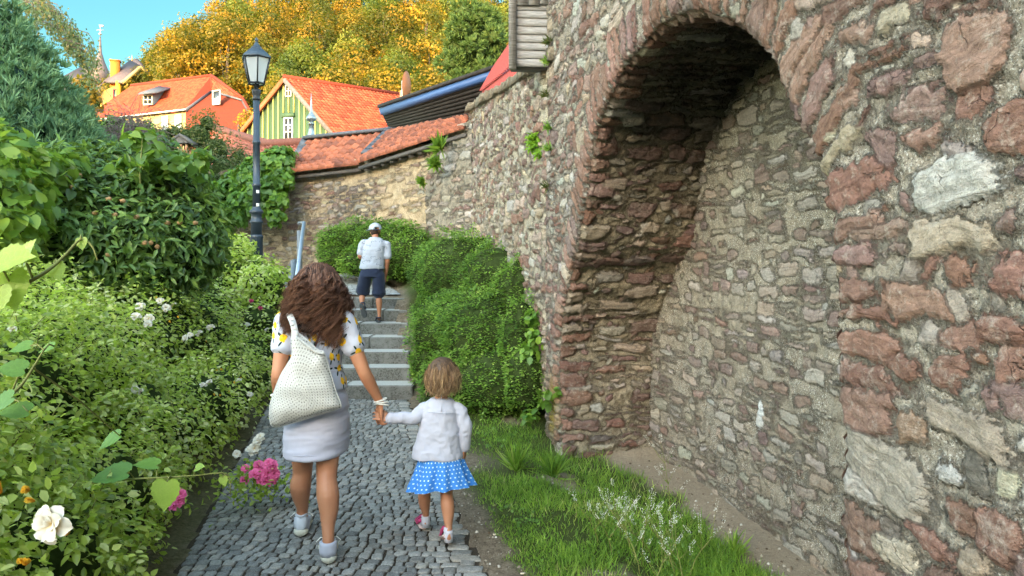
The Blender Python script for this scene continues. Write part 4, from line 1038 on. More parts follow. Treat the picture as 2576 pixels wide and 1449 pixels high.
m = MB(); z0 = h_+.31
for s in (-1, 1): m.hexa([(0, -.34, z0+.16), (s*.40, -.34, z0-.02), (s*.40, .34, z0-.02), (0, .34, z0+.16), (0, -.34, z0+.21), (s*.42, -.34, z0+.025), (s*.42, .34, z0+.025), (0, .34, z0+.21)])
m.add([(-.33, -.3, z0), (.33, -.3, z0), (0, -.3, z0+.155), (-.33, .3, z0), (.33, .3, z0), (0, .3, z0+.155)], [[0, 1, 2], [5, 4, 3]])
m.build("cap", M_SOFFIT, pil)

# ------------------------------------------------------------------ foliage
def leaf_mat(name, stops, trans=.35, rough=.5, spec=.35, tcol=1.5, vary=0):
    n = NT(name); t = n.attr("tint"); c = n.ramp(t, stops)
    if vary: r = n.rnd(); c = n.mix(n.mapr(r, .45, 1, 0, .75), c, n.mul(n.mix(.5, c, (.05, .075, .010)), .85)); c = n.mul(c, n.mapr(n.ma('FRACT', n.ma('MULTIPLY', r, 7.3)), 0, 1, .75, 1.2))
    v = n.noise(n.obj(), 3.0, 2); c = n.mul(c, n.mapr(v, .3, .7, .8, 1.2))
    n.base(c, rough, spec); n.translucent(n.mul(n.mix(.35, c, (.25, .32, .02)), tcol), trans); return n.m
L_BROAD = (np.array([(0, 0, 0), (.30, .5, .05), (.70, .38, .03), (1, 0, -.10), (.70, -.38, .03), (.30, -.5, .05), (.5, 0, -.04)]), [[0, 6, 2, 1], [6, 3, 2], [0, 5, 4, 6], [6, 4, 3]])
L_DIAM = (np.array([(0, 0, 0), (.45, .5, .08), (1, 0, -.05), (.45, -.5, .08)]), [[0, 3, 2, 1]])
L_BLADE = (np.array([(0, .5, 0), (0, -.5, 0), (.5, -.4, .0), (.5, .4, 0), (1, 0, 0)]), [[0, 1, 2, 3], [3, 2, 4]])
def vine_leaf():
    """heart-shaped toothed leaf with a folded midrib; length 1"""
    out = [(0, 0), (-.12, .18), (-.10, .36), (.05, .50), (.12, .47), (.22, .56), (.30, .50), (.42, .52), (.50, .43), (.62, .40), (.68, .30), (.80, .24), (.86, .13), (1.05, 0)]
    V = []; F = []
    for x, y in out: V.append((x, y, .16*abs(y)-.12*x*x))
    k = len(out)
    for x, y in out[1:-1]: V.append((x, -y, .16*abs(y)-.12*x*x))
    mid = [(.18, 0), (.40, 0), (.62, 0), (.82, 0)]; m0 = len(V)
    for x, y in mid: V.append((x, y, -.03-.12*x*x))
    def ring(s): return [0]+[(i if s > 0 else k+i-1) for i in range(1, k-1)]+[k-1]
    for s in (1, -1):
        r = ring(s); spine = [0, m0, m0+1, m0+2, m0+3, k-1]; split = [0, 4, 6, 8, 11, k-1]
        for a in range(5):
            f = r[split[a]:split[a+1]+1]; g = [spine[a+1], spine[a]]
            q = f+g; q = [v for i, v in enumerate(q) if v not in q[:i]]
            if len(q) > 2: F.append(q if s < 0 else q[::-1])
    return np.array(V), F
L_VINE = vine_leaf()
def unit(a): return a/np.maximum(np.linalg.norm(a, axis=-1, keepdims=True), 1e-9)
def scatter(P, D, N, L, W, tpl, tint):
    """leaves at P with axis D and normal N -> verts, face list arrays, tint"""
    T, TF = tpl; D = unit(D); S = unit(np.cross(N, D)); N = np.cross(D, S); n = len(P); k = len(T)
    L = np.broadcast_to(L, (n,)); W = np.broadcast_to(W, (n,))
    V = P[:, None]+D[:, None]*(T[None, :, 0:1]*L[:, None, None])+S[:, None]*(T[None, :, 1:2]*W[:, None, None])+N[:, None]*(T[None, :, 2:3]*L[:, None, None])
    off = (np.arange(n)*k)[:, None]
    F = {}
    for f in TF: F.setdefault(len(f), []).append(off+np.array(f)[None])
    return V.reshape(-1, 3), [np.concatenate(v) for v in F.values()], np.repeat(tint, k)
class Fol:
    def __init__(s): s.V, s.F, s.T, s.n = [], [], [], 0
    def add(s, V, F, T):
        s.V.append(V); s.F += [f+s.n for f in F]; s.T.append(T); s.n += len(V); return s
    def leaves(s, P, D, N, L, W, tpl, tint): return s.add(*scatter(P, D, N, L, W, tpl, tint))
    def build(s, name, mat, parent=None):
        Fg = {}
        for f in s.F: Fg.setdefault(f.shape[1], []).append(f)
        return mob(name, np.concatenate(s.V), [np.concatenate(v) for v in Fg.values()], mat, parent, attrs={"tint": np.concatenate(s.T)})
def sphere_dirs(rng, n):
    v = rng.normal(size=(n, 3)); return unit(v)
def blob_points(rng, blobs, n, shell=.14, lump=.18, lf=3.0, low=-.75, inner=.8):
    """points and outward normals on the skin of a union of ellipsoids"""
    B = np.array(blobs, float); area = (B[:, 3]*B[:, 4]+B[:, 4]*B[:, 5]+B[:, 3]*B[:, 5]); area /= area.sum()
    Ps, Ns, Rs = [], [], []; got = 0
    while got < n:
        m = int((n-got)*1.8)+200
        b = rng.choice(len(B), m, p=area); d = sphere_dirs(rng, m); ok = d[:, 2] > low; b, d = b[ok], d[ok]
        r = 1-np.abs(rng.normal(0, shell, len(b))); lum = 1+lump*vnoise(d[:, 0]*lf+b*7.1, d[:, 1]*lf+d[:, 2]*lf*1.3+b*3.3, 5)
        P = B[b, :3]+d*B[b, 3:]*(r*lum)[:, None]
        ins = np.zeros(len(P), bool)
        for k in range(len(B)):
            q = (((P-B[k, :3])/B[k, 3:])**2).sum(1); ins |= (q < inner**2) & (b != k)
        P, d, b, r = P[~ins], d[~ins], b[~ins], r[~ins]
        Ps.append(P); Ns.append(unit(d/B[b, 3:])); Rs.append(r); got += len(P)
    return np.concatenate(Ps)[:n], np.concatenate(Ns)[:n], np.concatenate(Rs)[:n]
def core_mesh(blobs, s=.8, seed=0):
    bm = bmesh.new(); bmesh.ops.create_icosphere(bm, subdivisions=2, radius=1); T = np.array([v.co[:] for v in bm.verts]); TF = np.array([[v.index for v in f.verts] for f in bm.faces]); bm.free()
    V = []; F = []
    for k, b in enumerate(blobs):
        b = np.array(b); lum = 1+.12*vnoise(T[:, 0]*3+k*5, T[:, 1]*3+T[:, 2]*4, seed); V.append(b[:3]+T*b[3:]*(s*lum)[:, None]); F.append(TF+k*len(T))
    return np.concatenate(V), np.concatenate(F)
M_CORE = simple("shaded_twigs", (.030, .046, .014), .95, .05, var=.6, scale=18)  # core colour kept dark to stand for the shade inside foliage
M_BARK = simple("bark", (.13, .10, .075), .9, .1, var=.35, scale=14, bump=.6)
M_TWIG = simple("green_stem", (.19, .20, .06), .7, .2, var=.3, scale=20)
def bush(root, blobs, n, L, W, tpl, mat, seed, shell=.14, lump=.18, lf=3.0, up=.5, rand=.7, droop=.15, core=.8, low=-.75, name="foliage", tp=1.0, inner=.8):
    rng = np.random.default_rng(seed); P, N, r = blob_points(rng, blobs, n, shell, lump, lf, low, inner)
    nn = unit(N*.7+np.array([0, 0, up])+rng.normal(0, rand*.5, P.shape)); D = unit(np.cross(nn, rng.normal(size=P.shape))+N*.35+np.array([0, 0, -droop]))
    Ls = rng.uniform(*L, len(P)); tint = np.clip(rng.beta(2, 2.2, len(P))*tp+.22*vnoise(P[:, 0]*2.5, P[:, 1]*2.5+P[:, 2]*2, seed), 0, 1)
    f = Fol().leaves(P, D, nn, Ls, Ls*W, tpl, tint); o = f.build(name, mat, root); o.location = -Vector(root.location)
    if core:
        V, F = core_mesh(blobs, core, seed); c = mob("twigs", V, F, M_CORE, root, smooth=True); c.location = -Vector(root.location)  # solid dark core in place of the shaded inner twigs
    return P, N
def ray_hit(X, Y, blobs, back=.0, dmax=40):
    d = np.arange(.6, dmax, .02); P = np.stack([(X-1288)/1945*d, d, CAM_Z-(Y-655)/1945*d], 1)
    ins = np.zeros(len(d), bool)
    for b in blobs: ins |= (((P-np.array(b[:3]))/np.array(b[3:]))**2).sum(1) < 1.04
    k = np.argmax(ins)
    return Vector(P[max(0, k-int(back/.02))]) if ins.any() else None
# ---------------- hill trees
GOLD_L = leaf_mat("sunlit_leaves", [(0, (.055, .06, .008)), (.4, (.155, .105, .008)), (.75, (.29, .150, .009)), (1, (.37, .168, .011))], .3, .55, .2, vary=1)
GREEN_L = leaf_mat("hill_leaves", [(0, (.035, .055, .012)), (.6, (.085, .105, .014)), (1, (.14, .14, .02))], .3, .55, .2)
def crown_blobs(rng, R_, H):
    B = []
    for k in range(19):
        a = rng.uniform(0, 6.28); t = rng.uniform(0, 1); rr = R_*(.72*math.sin(math.pi*min(1, .25+.72*t)))*rng.uniform(.55, 1.15)
        s = R_*rng.uniform(.22, .38)
        B.append((rr*math.cos(a), rr*math.sin(a), H*(.38+.50*t), s, s, s*rng.uniform(.6, .85)))
    B.append((0, 0, H*.86, R_*.45, R_*.45, H*.14)); B.append((0, 0, H*.58, R_*.6, R_*.6, H*.2))
    return B
def make_tree(seed, mat, R_=4.2, H=13, n=9500, L=(.15, .31)):
    rng = np.random.default_rng(seed)
    t = empty("broadleaf_tree", (0, 0, 0)); B = crown_blobs(rng, R_, H)
    P, N, r = blob_points(rng, B, n, .2, .34, 2.8, -.9, .66)
    nn = unit(N*.8+np.array([0, 0, .35])+rng.normal(0, .42, P.shape)); D = unit(np.cross(nn, rng.normal(size=P.shape))+N*.2)
    Ls = rng.uniform(*L, n); ti = np.clip(.48+.45*(rng.beta(2, 2, n)-.5)+.62*vnoise(P[:, 0]*.55, P[:, 2]*.6+P[:, 1]*.45, seed)+.2*vnoise(P[:, 0]*1.6, P[:, 2]*1.7+P[:, 1], seed+1), 0, 1)
    Fol().leaves(P, D, nn, Ls, Ls*.85, L_DIAM, ti).build("crown", mat, t)
    m = MB(); m.tube([(0, 0, -2), (.1, .05, H*.25), (0, .1, H*.55), (.05, 0, H*.8)], [.30, .24, .16, .05], 7)
    for k in range(7):
        b = B[k]; z = H*rng.uniform(.28, .5); m.tube([(0, 0, z), (b[0]*.5, b[1]*.5, (z+b[2])/2+.3), (b[0]*.95, b[1]*.95, b[2])], [.13, .09, .03], 5)
    m.build("trunk", M_BARK, t); return t
protos = [make_tree(s, GOLD_L if s != 3 else GREEN_L, R_=r_, H=h_) for s, r_, h_ in ((1, 4.3, 13), (2, 4.8, 14), (3, 3.9, 12), (4, 4.5, 12.5))]
rng = np.random.default_rng(99)
spots = []
for X, Yt, d in ((300, 172, 112), (338, 150, 104), (372, 135, 98), (405, 118, 101), (440, 95, 94), (478, 62, 96), (520, 40, 92), (560, 12, 93)): spots.append((X, Yt, d))
for d, y0, X0 in ((112, -50, 600), (102, -20, 590), (92, 15, 500), (83, 62, 450), (75, 110, 400), (68, 165, 330)):
    X = X0
    while X < 1420:
        spots.append((X+rng.uniform(-14, 14), y0+rng.uniform(-22, 22), d+rng.uniform(-2.5, 2.5))); X += rng.uniform(80, 112)*92/d
spots = [(X, Yt, max(d, 108 if X < 420 else (86 if X < 680 else d))) for X, Yt, d in spots if not (X < 640 and Yt > 150 and d < 80)]
used = set(); desc = ["golden lit broadleaf tree with a rounded crown", "golden lit broadleaf tree with a wide crown", "darker green broadleaf tree", "yellow green broadleaf tree with a loose crown"]
for i, (X, Yt, d) in enumerate(spots):
    k = int(rng.integers(4)) if i > 8 else (0, 1, 3, 0, 1, 3, 1, 0, 3)[i]
    t = protos[k] if k not in used else dup(protos[k])
    used.add(k); tgt = Q(X, Yt, d); g = gz1(tgt.x, tgt.y); H = (13, 14, 12, 12.5)[k]
    s = min(1.15, max(.8, (tgt.z-g)/H)) if tgt.z-g < H*1.15 else 1.1
    t.location = (tgt.x, tgt.y, tgt.z-H*s*1.0); t.scale = (s*rng.uniform(.92, 1.1),)*2+(s,); t.rotation_euler = (0, 0, rng.uniform(0, 6.28))
    where = "on the left skyline of the hill" if i < 8 else ("high on the hill" if Yt < 40 else ("half way down the wooded hill" if Yt < 100 else "low on the hill behind the red roofs"))
    tag(t, desc[k]+" "+where, "tree", "trees on the wooded hill, "+desc[k].split(" with")[0]+" "+where)
# ---------------- dark pine
PINE_L = leaf_mat("pine_needles", [(0, (.022, .05, .014)), (.6, (.05, .09, .022)), (1, (.09, .125, .03))], .15, .6, .2)
pine = empty("pine_tree", tuple(Q(1200, 330, 56)), label="dark green rounded pine standing out against the golden wood", cat="tree")
def tufts(rng, P, N, nb, L, wd, spread=.5):
    k = len(P); P2 = np.repeat(P, nb, 0); N2 = np.repeat(N, nb, 0); D = unit(N2+rng.normal(0, spread, P2.shape)+np.array([0, 0, .35])); nn = unit(np.cross(D, rng.normal(size=P2.shape)))
    return P2, D, nn, rng.uniform(*L, k*nb), wd, np.clip(np.repeat(rng.beta(2, 2, k), nb)*.8+rng.uniform(0, .3, k*nb), 0, 1)
rng = np.random.default_rng(5); PB = []
Hp = (330-8)/1945*56
for k in range(26):
    t = k/25; a = k*2.4; rr = 2.9*math.sin(math.pi*min(1, .14+.80*(1-t)))**.8*rng.uniform(.62, .95); s = rng.uniform(.55, .95)
    PB.append((rr*math.cos(a)*.78, rr*math.sin(a)*.78, Hp*(.12+.80*t), s*1.2, s*1.2, s))
PB.append((0, 0, Hp*.5, 1.5, 1.5, Hp*.4))
P, N, r = blob_points(rng, PB, 2600, .12, .25, 3, -.8, .75)
p2, D, nn, Ls, wd, ti = tufts(rng, P, N, 9, (.28, .5), .085, .42)
Fol().leaves(p2, D, nn, Ls, wd, L_BLADE, ti).build("crown", PINE_L, pine)
V, F = core_mesh(PB, .70, 2); mob("shade_core", V, F, M_CORE, pine, smooth=True)  # dark core for the shade inside the crown
m = MB(); m.tube([(0, 0, -3), (0, 0, Hp*.8)], [.25, .08], 7); m.build("trunk", M_BARK, pine)
# ---------------- rose bed
ROSE_L = leaf_mat("rose_leaves", [(0, (.13, .20, .026)), (.4, (.30, .40, .055)), (.75, (.47, .55, .12)), (1, (.68, .70, .36))], .55, .30, .7, tcol=1.7)
def rose_row(y0, y1, seed, hmul=1.0):
    rng = np.random.default_rng(seed); B = []
    y = y0
    while y < y1:
        for k, (off, zc, rz) in enumerate(((-.44 if y < 5.2 else -.32, .32, .46), (-.95, .58, .56), (-1.6, .62, .58), (-2.4, .62, .6), (-3.3, .6, .6))):
            yy = y+rng.uniform(-.15, .15); x = float(xl(yy))+off*(1 if yy > 3 else .8)+rng.uniform(-.12, .12)
            if x < -.70*yy-.9: continue
            r_ = rng.uniform(.40, .56) if k else rng.uniform(.34, .44); B.append((x, yy, gz1(x, yy)+zc*hmul+rng.uniform(-.06, .08), r_, r_, rz*hmul*rng.uniform(.9, 1.08)))
        y += .48
    return B
ROSES = []
rose_specs = [(1.75, 3.0, 17000, (.026, .048), "rose bush nearest the viewer with a large open white bloom and yellow buds"),
              (3.0, 4.7, 19000, (.028, .048), "spreading green rose bush along the path edge beside the woman's legs"),
              (4.7, 6.6, 16000, (.03, .052), "rose bush with clusters of cream white blooms left of the woman"),
              (6.6, 8.8, 13000, (.034, .06), "rose bush with few dark pink blooms below the broad leaved shrub"),
              (8.8, 11.2, 11000, (.036, .064), "pale green rose bush beside the handrail and the granite steps")]
for i, (a, b, nl, L, lab) in enumerate(rose_specs):
    B = rose_row(a, b, 200+i, (1.0, 1.0, 1.0, .95, .72)[i]); c = np.array(B)[:, :3].mean(0)
    rb = empty("rose_bush", (float(c[0]), float(c[1]), gz1(c[0], c[1])), label=lab, cat="rose bush", group="rose bushes along the path")
    bush(rb, B, int(nl*1.15), L, .58, L_BROAD, ROSE_L, 300+i, shell=.15, lump=.34, lf=4.0, up=.7, rand=1.0, droop=.1, core=.66, tp=1.1)
    # young shoots standing out of the mass
    rng = np.random.default_rng(400+i); f = Fol(); m = MB(); P, N, r = blob_points(rng, B, 70, .03, .1, 3, .35)
    for p_, n_ in zip(P, N):
        ln = rng.uniform(.12, .30)*(1.0 if i < 3 else 1.3); d = unit(np.array([n_[0]*.5+rng.normal(0, .35), n_[1]*.5+rng.normal(0, .35), .9])); pts = [p_-d*.12+ d*ln*t+np.array([0, 0, -.12*ln*t*t]) for t in (0, .5, 1.0)]
        pts = [q-np.array(rb.location) for q in pts]; m.tube(pts, [.0032, .0025, .0012], 4)
        k = 9; t = rng.uniform(.15, 1, k); pp = np.array([pts[0]+(pts[2]-pts[0])*q for q in t]); dd = rng.normal(0, 1, (k, 3)); dd[:, 2] *= .3; nn = unit(rng.normal(0, .4, (k, 3))+np.array([0, 0, 1]))
        Ls = rng.uniform(.025, .05, k)*(1 if i < 3 else 1.35); f.leaves(pp, dd, nn, Ls, Ls*.6, L_BROAD, np.clip(rng.uniform(.55, 1.1, k), 0, 1))
    tag(f.build("young_leaves", ROSE_L, rb), kind="stuff"); tag(m.build("canes", M_TWIG, rb), kind="stuff")
    ROSES.append((rb, B))
# blooms
def petal_mat(name, a, b):
    n = NT(name); n.base(n.mix(n.attr("tint"), a, b), .6, .2); n.translucent(n.mix(.5, a, b), .25); return n.m
M_WROSE = petal_mat("cream_petals", (.62, .40, .10), (.62, .60, .53)); M_PROSE = petal_mat("pink_petals", (.62, .02, .13), (.78, .16, .36)); M_YBUD = petal_mat("yellow_bud", (.80, .36, .02), (.85, .60, .08)); M_RROSE = petal_mat("crimson_petals", (.30, .01, .06), (.45, .04, .12))
def bloom_mesh(name, r, seed, rings, curl):
    rng = np.random.default_rng(seed); V, F, T = [], [], []
    for (np_, rad, lift, wd, a0) in rings:
        for k in range(np_):
            a = a0+2*math.pi*k/np_+rng.normal(0, .12); ln = rad*rng.uniform(.9, 1.1); el = lift+rng.normal(0, .1); base = len(V); nu_, nv_ = 8, 7
            for i in range(nu_):
                t = i/(nu_-1); wv = wd*rad*(.25+.75*math.sin(math.pi*min(1, .62*t/.62)*.5))*math.sqrt(max(.04, 1-max(0, (t-.62)/.40)**2))
                for j in range(nv_):
                    s = j/(nv_-1)*2-1; e = el-curl*t*t; rr = ln*t*math.cos(e); z = ln*t*math.sin(e)+.13*ln*s*s*t+.05*ln*t*math.sin(s*4+k)+rng.normal(0, .006)*ln
                    x = rr; y = s*wv; V.append((r*(x*math.cos(a)-y*math.sin(a)), r*(x*math.sin(a)+y*math.cos(a)), r*z)); T.append(min(1, t*1.5))
            for i in range(nu_-1):
                for j in range(nv_-1): q = base+i*nv_+j; F.append([q, q+nv_, q+nv_+1, q+1])
    return make_mesh(name, V, np.array(F), attrs={"tint": T}, smooth=True)
ME_OPEN = bloom_mesh("bloom", 1, 1, [(5, 1.0, .35, .50, 0), (5, .85, .75, .46, .6), (4, .5, 1.15, .42, .2)], .45); ME_OPEN.materials.append(M_WROSE)
ME_PINK = bloom_mesh("bloom", 1, 2, [(6, 1.0, .3, .45, 0), (6, .85, .7, .42, .5), (5, .62, 1.05, .40, .2), (4, .4, 1.35, .4, .1)], .3); ME_PINK.materials.append(M_PROSE)
ME_CRIM = ME_PINK.copy(); ME_CRIM.materials.clear(); ME_CRIM.materials.append(M_RROSE)
ME_BUD = bloom_mesh("bud", 1, 3, [(4, 1.0, 1.35, .38, 0), (3, 1.05, 1.5, .3, .5)], -.1); ME_BUD.materials.append(M_YBUD)
allb = [b for _, B in ROSES for b in B]
def owner(p): return min(ROSES, key=lambda rb: min((Vector(b[:3])-p).length for b in rb[1]))[0]
def bloom(me, X, Y, r, nm="flower", tilt=None, d=None, par=None, seed=0):
    p = Q(X, Y, d) if d else ray_hit(X, Y, allb, .05)
    if p is None: return
    rb = par or owner(p); o = bpy.data.objects.new(nm, me); COL.objects.link(o); o.parent = rb; o.location = p-Vector(rb.location); o.scale = (r,)*3
    rg = random.Random(X*7+Y); o.rotation_euler = tilt or (R(rg.uniform(25, 75)), R(rg.uniform(-25, 25)), R(rg.uniform(-40, 40))); return o
for X, Y, r in ((352, 770, .05), (375, 802, .055), (342, 796, .05), (402, 757, .045), (418, 774, .05), (436, 768, .045), (372, 815, .045), (500, 838, .05), (529, 823, .055), (466, 850, .04), (478, 842, .035), (622, 816, .045), (671, 829, .045), (526, 962, .045), (510, 968, .035), (628, 992, .04), (340, 980, .035), (600, 957, .035), (355, 985, .03), (30, 830, .035)):
    bloom(ME_OPEN, X, Y, r*.78)
for X, Y in ((553, 996), (560, 930), (545, 932), (590, 965), (540, 995), (605, 950), (575, 985), (520, 860), (450, 800), (430, 812), (395, 750), (437, 745)): bloom(ME_BUD, X, Y, .022, "bud")
for X, Y, r in ((75, 1232, .026), (3, 1240, .035), (88, 1260, .02), (170, 1343, .022), (66, 1420, .026), (62, 1412, .02)): bloom(ME_BUD, X, Y, r, "bud", d=1.75, par=ROSES[0][0])
for X, Y in ((437, 717), (632, 757), (528, 690), (508, 694), (655, 775)): bloom(ME_CRIM, X, Y, .034)
for X, Y, r in ((650, 1108, .04), (640, 1128, .04), (655, 1098, .03), (632, 1135, .045), (596, 1142, .03)): bloom(ME_OPEN, X, Y, r, d=5.2, par=ROSES[1][0])
bloom(ME_OPEN, 133, 1318, .044, tilt=(R(80), R(5), R(-15)), d=1.62, par=ROSES[0][0])
for X, Y in ((442, 1235), (450, 1262), (438, 1272), (456, 1244)): bloom(ME_PINK, X, Y, .028, d=3.6, par=ROSES[1][0])
pk = empty("pink_rose", (-1.72, 5.05, 0), label="low rose with a cluster of bright pink blooms spilling on to the cobbles", cat="rose bush")
LOp = Vector(pk.location); rng = np.random.default_rng(77)
for X, Y, r in ((650, 1172, .042), (668, 1190, .046), (685, 1170, .04), (690, 1192, .04), (640, 1192, .04), (668, 1212, .042), (688, 1205, .035), (676, 1165, .035), (655, 1208, .03), (617, 1178, .03), (614, 1208, .034)):
    bloom(ME_PINK, X, Y, r, d=5.0+rng.uniform(-.06, .06), par=pk)
f = Fol(); nl = 420; P = np.array(Q(635, 1215, 5.1))+rng.normal(0, 1, (nl, 3))*np.array([.13, .12, .06])-np.array(LOp); P[:, 2] = np.maximum(P[:, 2], .03)
nn = unit(rng.normal(0, .5, (nl, 3))+np.array([0, 0, 1])); Ls = rng.uniform(.03, .05, nl); f.leaves(P, rng.normal(size=(nl, 3)), nn, Ls, Ls*.6, L_BROAD, rng.uniform(0, .7, nl)); f.build("foliage", ROSE_L, pk)
# ---------------- broad-leaved shrub with small brown fruit
MED_L = leaf_mat("shrub_leaves", [(0, (.028, .07, .02)), (.5, (.09, .175, .036)), (.85, (.19, .30, .055)), (1, (.22, .31, .06))], .28, .42, .45)
med = empty("fruit_shrub", (-5.0, 8.2, .6), label="large dark shrub with long drooping leaves and small brown fruit", cat="shrub")
MB_ = []; rng = np.random.default_rng(15)
for X, Y, d, r in ((60, 560, 7.4, .7), (180, 520, 7.6, .75), (300, 500, 7.8, .7), (120, 640, 7.2, .7), (260, 620, 7.5, .8), (380, 560, 7.8, .65), (400, 470, 8.0, .5), (440, 600, 7.9, .55), (250, 450, 8.0, .5), (330, 420, 8.0, .36), (180, 430, 7.8, .4), (120, 460, 7.8, .5), (20, 480, 7.5, .6), (360, 640, 7.6, .65), (470, 540, 8.0, .35), (-60, 560, 7.3, .8), (-20, 660, 7.1, .7), (180, 700, 7.3, .5), (430, 660, 7.7, .45), (340, 700, 7.5, .5)):
    q = Q(X, Y, d); MB_.append((q.x, q.y, q.z, r, r, r*.72))
bush(med, MB_, 13500, (.07, .13), .36, L_BROAD, MED_L, 16, shell=.2, lump=.3, lf=3, up=.35, rand=.8, droop=.45, core=.78)
m = MB()
for X, Y in ((275, 500), (290, 540), (310, 505), (345, 545), (420, 560), (450, 560), (180, 470), (200, 440), (160, 445), (395, 620), (365, 610), (380, 610), (560-70, 560), (240, 535), (275, 640)):
    p = ray_hit(X, Y, MB_, .08)
    if p: fr = MB(); fr.lathe([(.004, -.02), (.018, -.012), (.022, .004), (.016, .016), (.02, .026), (.005, .02)], (0, 0, 0), 8); o = fr.build("fruit", simple("brown_fruit", (.33, .20, .09), .7) if X == 275 and Y == 500 else bpy.data.materials["brown_fruit"], med); o.location = p-Vector(med.location); o.rotation_euler = (R(100), 0, R(X))
# light green climbing vine leaves over the top of the shrub
VINE_L = leaf_mat("vine_leaves", [(0, (.05, .12, .02)), (.5, (.11, .21, .03)), (1, (.24, .34, .045))], .42, .4, .45)
vt = empty("vine", (-5.4, 7.4, 1.4), label="bright green vine scrambling over the top of the dark shrub", cat="vine")
rng = np.random.default_rng(18); f = Fol()
VB = []
for X, Y, d, r in ((20, 430, 6.6, .36), (90, 440, 6.8, .28), (160, 415, 7.0, .18), (20, 520, 6.4, .38), (70, 520, 6.6, .25), (320, 430, 7.4, .14), (390, 400, 7.4, .15), (355, 350, 7.4, .14), (440, 430, 7.6, .2), (480, 415, 7.6, .14), (500, 395, 7.6, .1), (-60, 470, 6.4, .5), (0, 370, 6.6, .26), (-20, 560, 6.2, .4)):
    q = Q(X, Y, d); VB.append((q.x, q.y, q.z, r, r, r*.8))
bush(vt, VB, 1150, (.07, .13), .8, L_VINE, VINE_L, 19, shell=.2, lump=.3, up=.5, rand=.9, droop=.4, core=0)
m = MB(); pts = [Q(70, 700, 6.6), Q(74, 560, 6.6), Q(78, 440, 6.6), Q(70, 380, 6.6)]; m.tube([p-Vector(vt.location) for p in pts], [.02, .016, .012, .008], 6)
pts = [Q(355, 560, 7.3), Q(352, 440, 7.3), Q(358, 345, 7.3)]; m.tube([p-Vector(vt.location) for p in pts], [.012, .009, .004], 5); m.build("stem", M_TWIG, vt)
# ---------------- blue-green juniper
JUN_L = leaf_mat("juniper_sprays", [(0, (.035, .085, .05)), (.5, (.085, .175, .088)), (1, (.20, .31, .15))], .15, .6, .25)
jun = empty("juniper", (-7.5, 12.5, 1.5), label="big blue green juniper with feathery upright sprays at the left edge", cat="tree")
JB = []
for X, Y, d, r in ((0, 320, 11.5, 1.0), (80, 340, 11.6, .8), (140, 345, 11.8, .6), (30, 230, 11.8, .8), (90, 255, 12, .55), (140, 290, 12, .45), (-20, 140, 12, .85), (40, 170, 12.2, .5), (75, 205, 12.2, .42), (5, 100, 12.2, .4), (20, 130, 12.2, .4), (-60, 60, 12, .5), (185, 345, 12, .42), (200, 390, 11.6, .5), (130, 420, 11.2, .7), (0, 420, 11, 1.0), (165, 315, 12.2, .36), (-10, 60, 12.2, .3), (270, 410, 11.6, .35), (330, 415, 11.4, .3)):
    q = Q(X, Y, d); JB.append((q.x, q.y, q.z, r*.8, r*.8, r*.9))
rng = np.random.default_rng(23); P, N, r = blob_points(rng, JB, 4600, .16, .5, 4.2, -.8, .7)
p2, D, nn, Ls, wd, ti = tufts(rng, P, unit(N+np.array([.12, -.1, .3])), 10, (.07, .20), .024, .62)
o = Fol().leaves(p2, D, nn, Ls, wd, L_BLADE, ti).build("foliage", JUN_L, jun); o.location = -Vector(jun.location)
V, F = core_mesh(JB, .72, 3); o = mob("shade_core", V, F, simple("juniper_shade", (.018, .038, .032), .95, .05, var=.5), jun, smooth=True); o.location = -Vector(jun.location)  # dark core: shade between the sprays put into the colour
# ---------------- other garden plants
DULL_L = leaf_mat("olive_leaves", [(0, (.03, .05, .018)), (.6, (.065, .085, .028)), (1, (.13, .10, .04))], .3, .5, .3)
gb_ = empty("garden_bush", (-7.0, 17, 2), label="loose olive and reddish bush in front of the red house", cat="bush")
GB = [(*Q(X, Y, d), r, r, r*1.1) for X, Y, d, r in ((500, 345, 17.5, .45), (520, 310, 17.6, .28), (540, 380, 17.4, .5), (470, 345, 17.4, .3), (560, 430, 17, .5), (500, 420, 17, .5), (420, 340, 17.6, .22), (440, 330, 17.6, .2), (600, 400, 17.6, .3), (405, 345, 17.5, .15), (540, 480, 16.6, .6), (480, 480, 16.6, .5))]
bush(gb_, GB, 5500, (.05, .1), .5, L_DIAM, DULL_L, 33, shell=.3, lump=.4, core=.55)
pb = empty("garden_bush", (-8.5, 15, 2), label="broad green bush of pointed leaves between juniper and red house", cat="bush")
PBb = [(*Q(X, Y, d), r, r, r) for X, Y, d, r in ((300, 345, 15, .45), (360, 355, 14.8, .4), (270, 335, 15, .36), (320, 380, 14.6, .5), (400, 390, 14.4, .4), (250, 370, 14.6, .4), (430, 440, 14, .5), (380, 430, 14, .5))]
bush(pb, PBb, 4200, (.08, .15), .5, L_BROAD, MED_L, 34, shell=.22, lump=.3, core=.7, droop=.4)
tw = empty("twig_bush", (-6.6, 13.2, 2), label="bare mauve brown twiggy bush between juniper and green bush", cat="bush")
rng = np.random.default_rng(36); m = MB()
for k in range(420):
    c = np.array(Q(rng.normal(325, 32), rng.normal(345, 30), 13.4+rng.uniform(-.3, .3))); d = rng.normal(0, 1, 3)*.16; m.tube([tuple(c), tuple(c+d+rng.normal(0, .06, 3)), tuple(c+2*d+np.array([0, 0, -.12]))], [.006, .005, .003], 3, False)
o = m.build("twigs", simple("mauve_twigs", (.16, .115, .11), .9, .1, var=.25), tw); o.location = -Vector(tw.location)
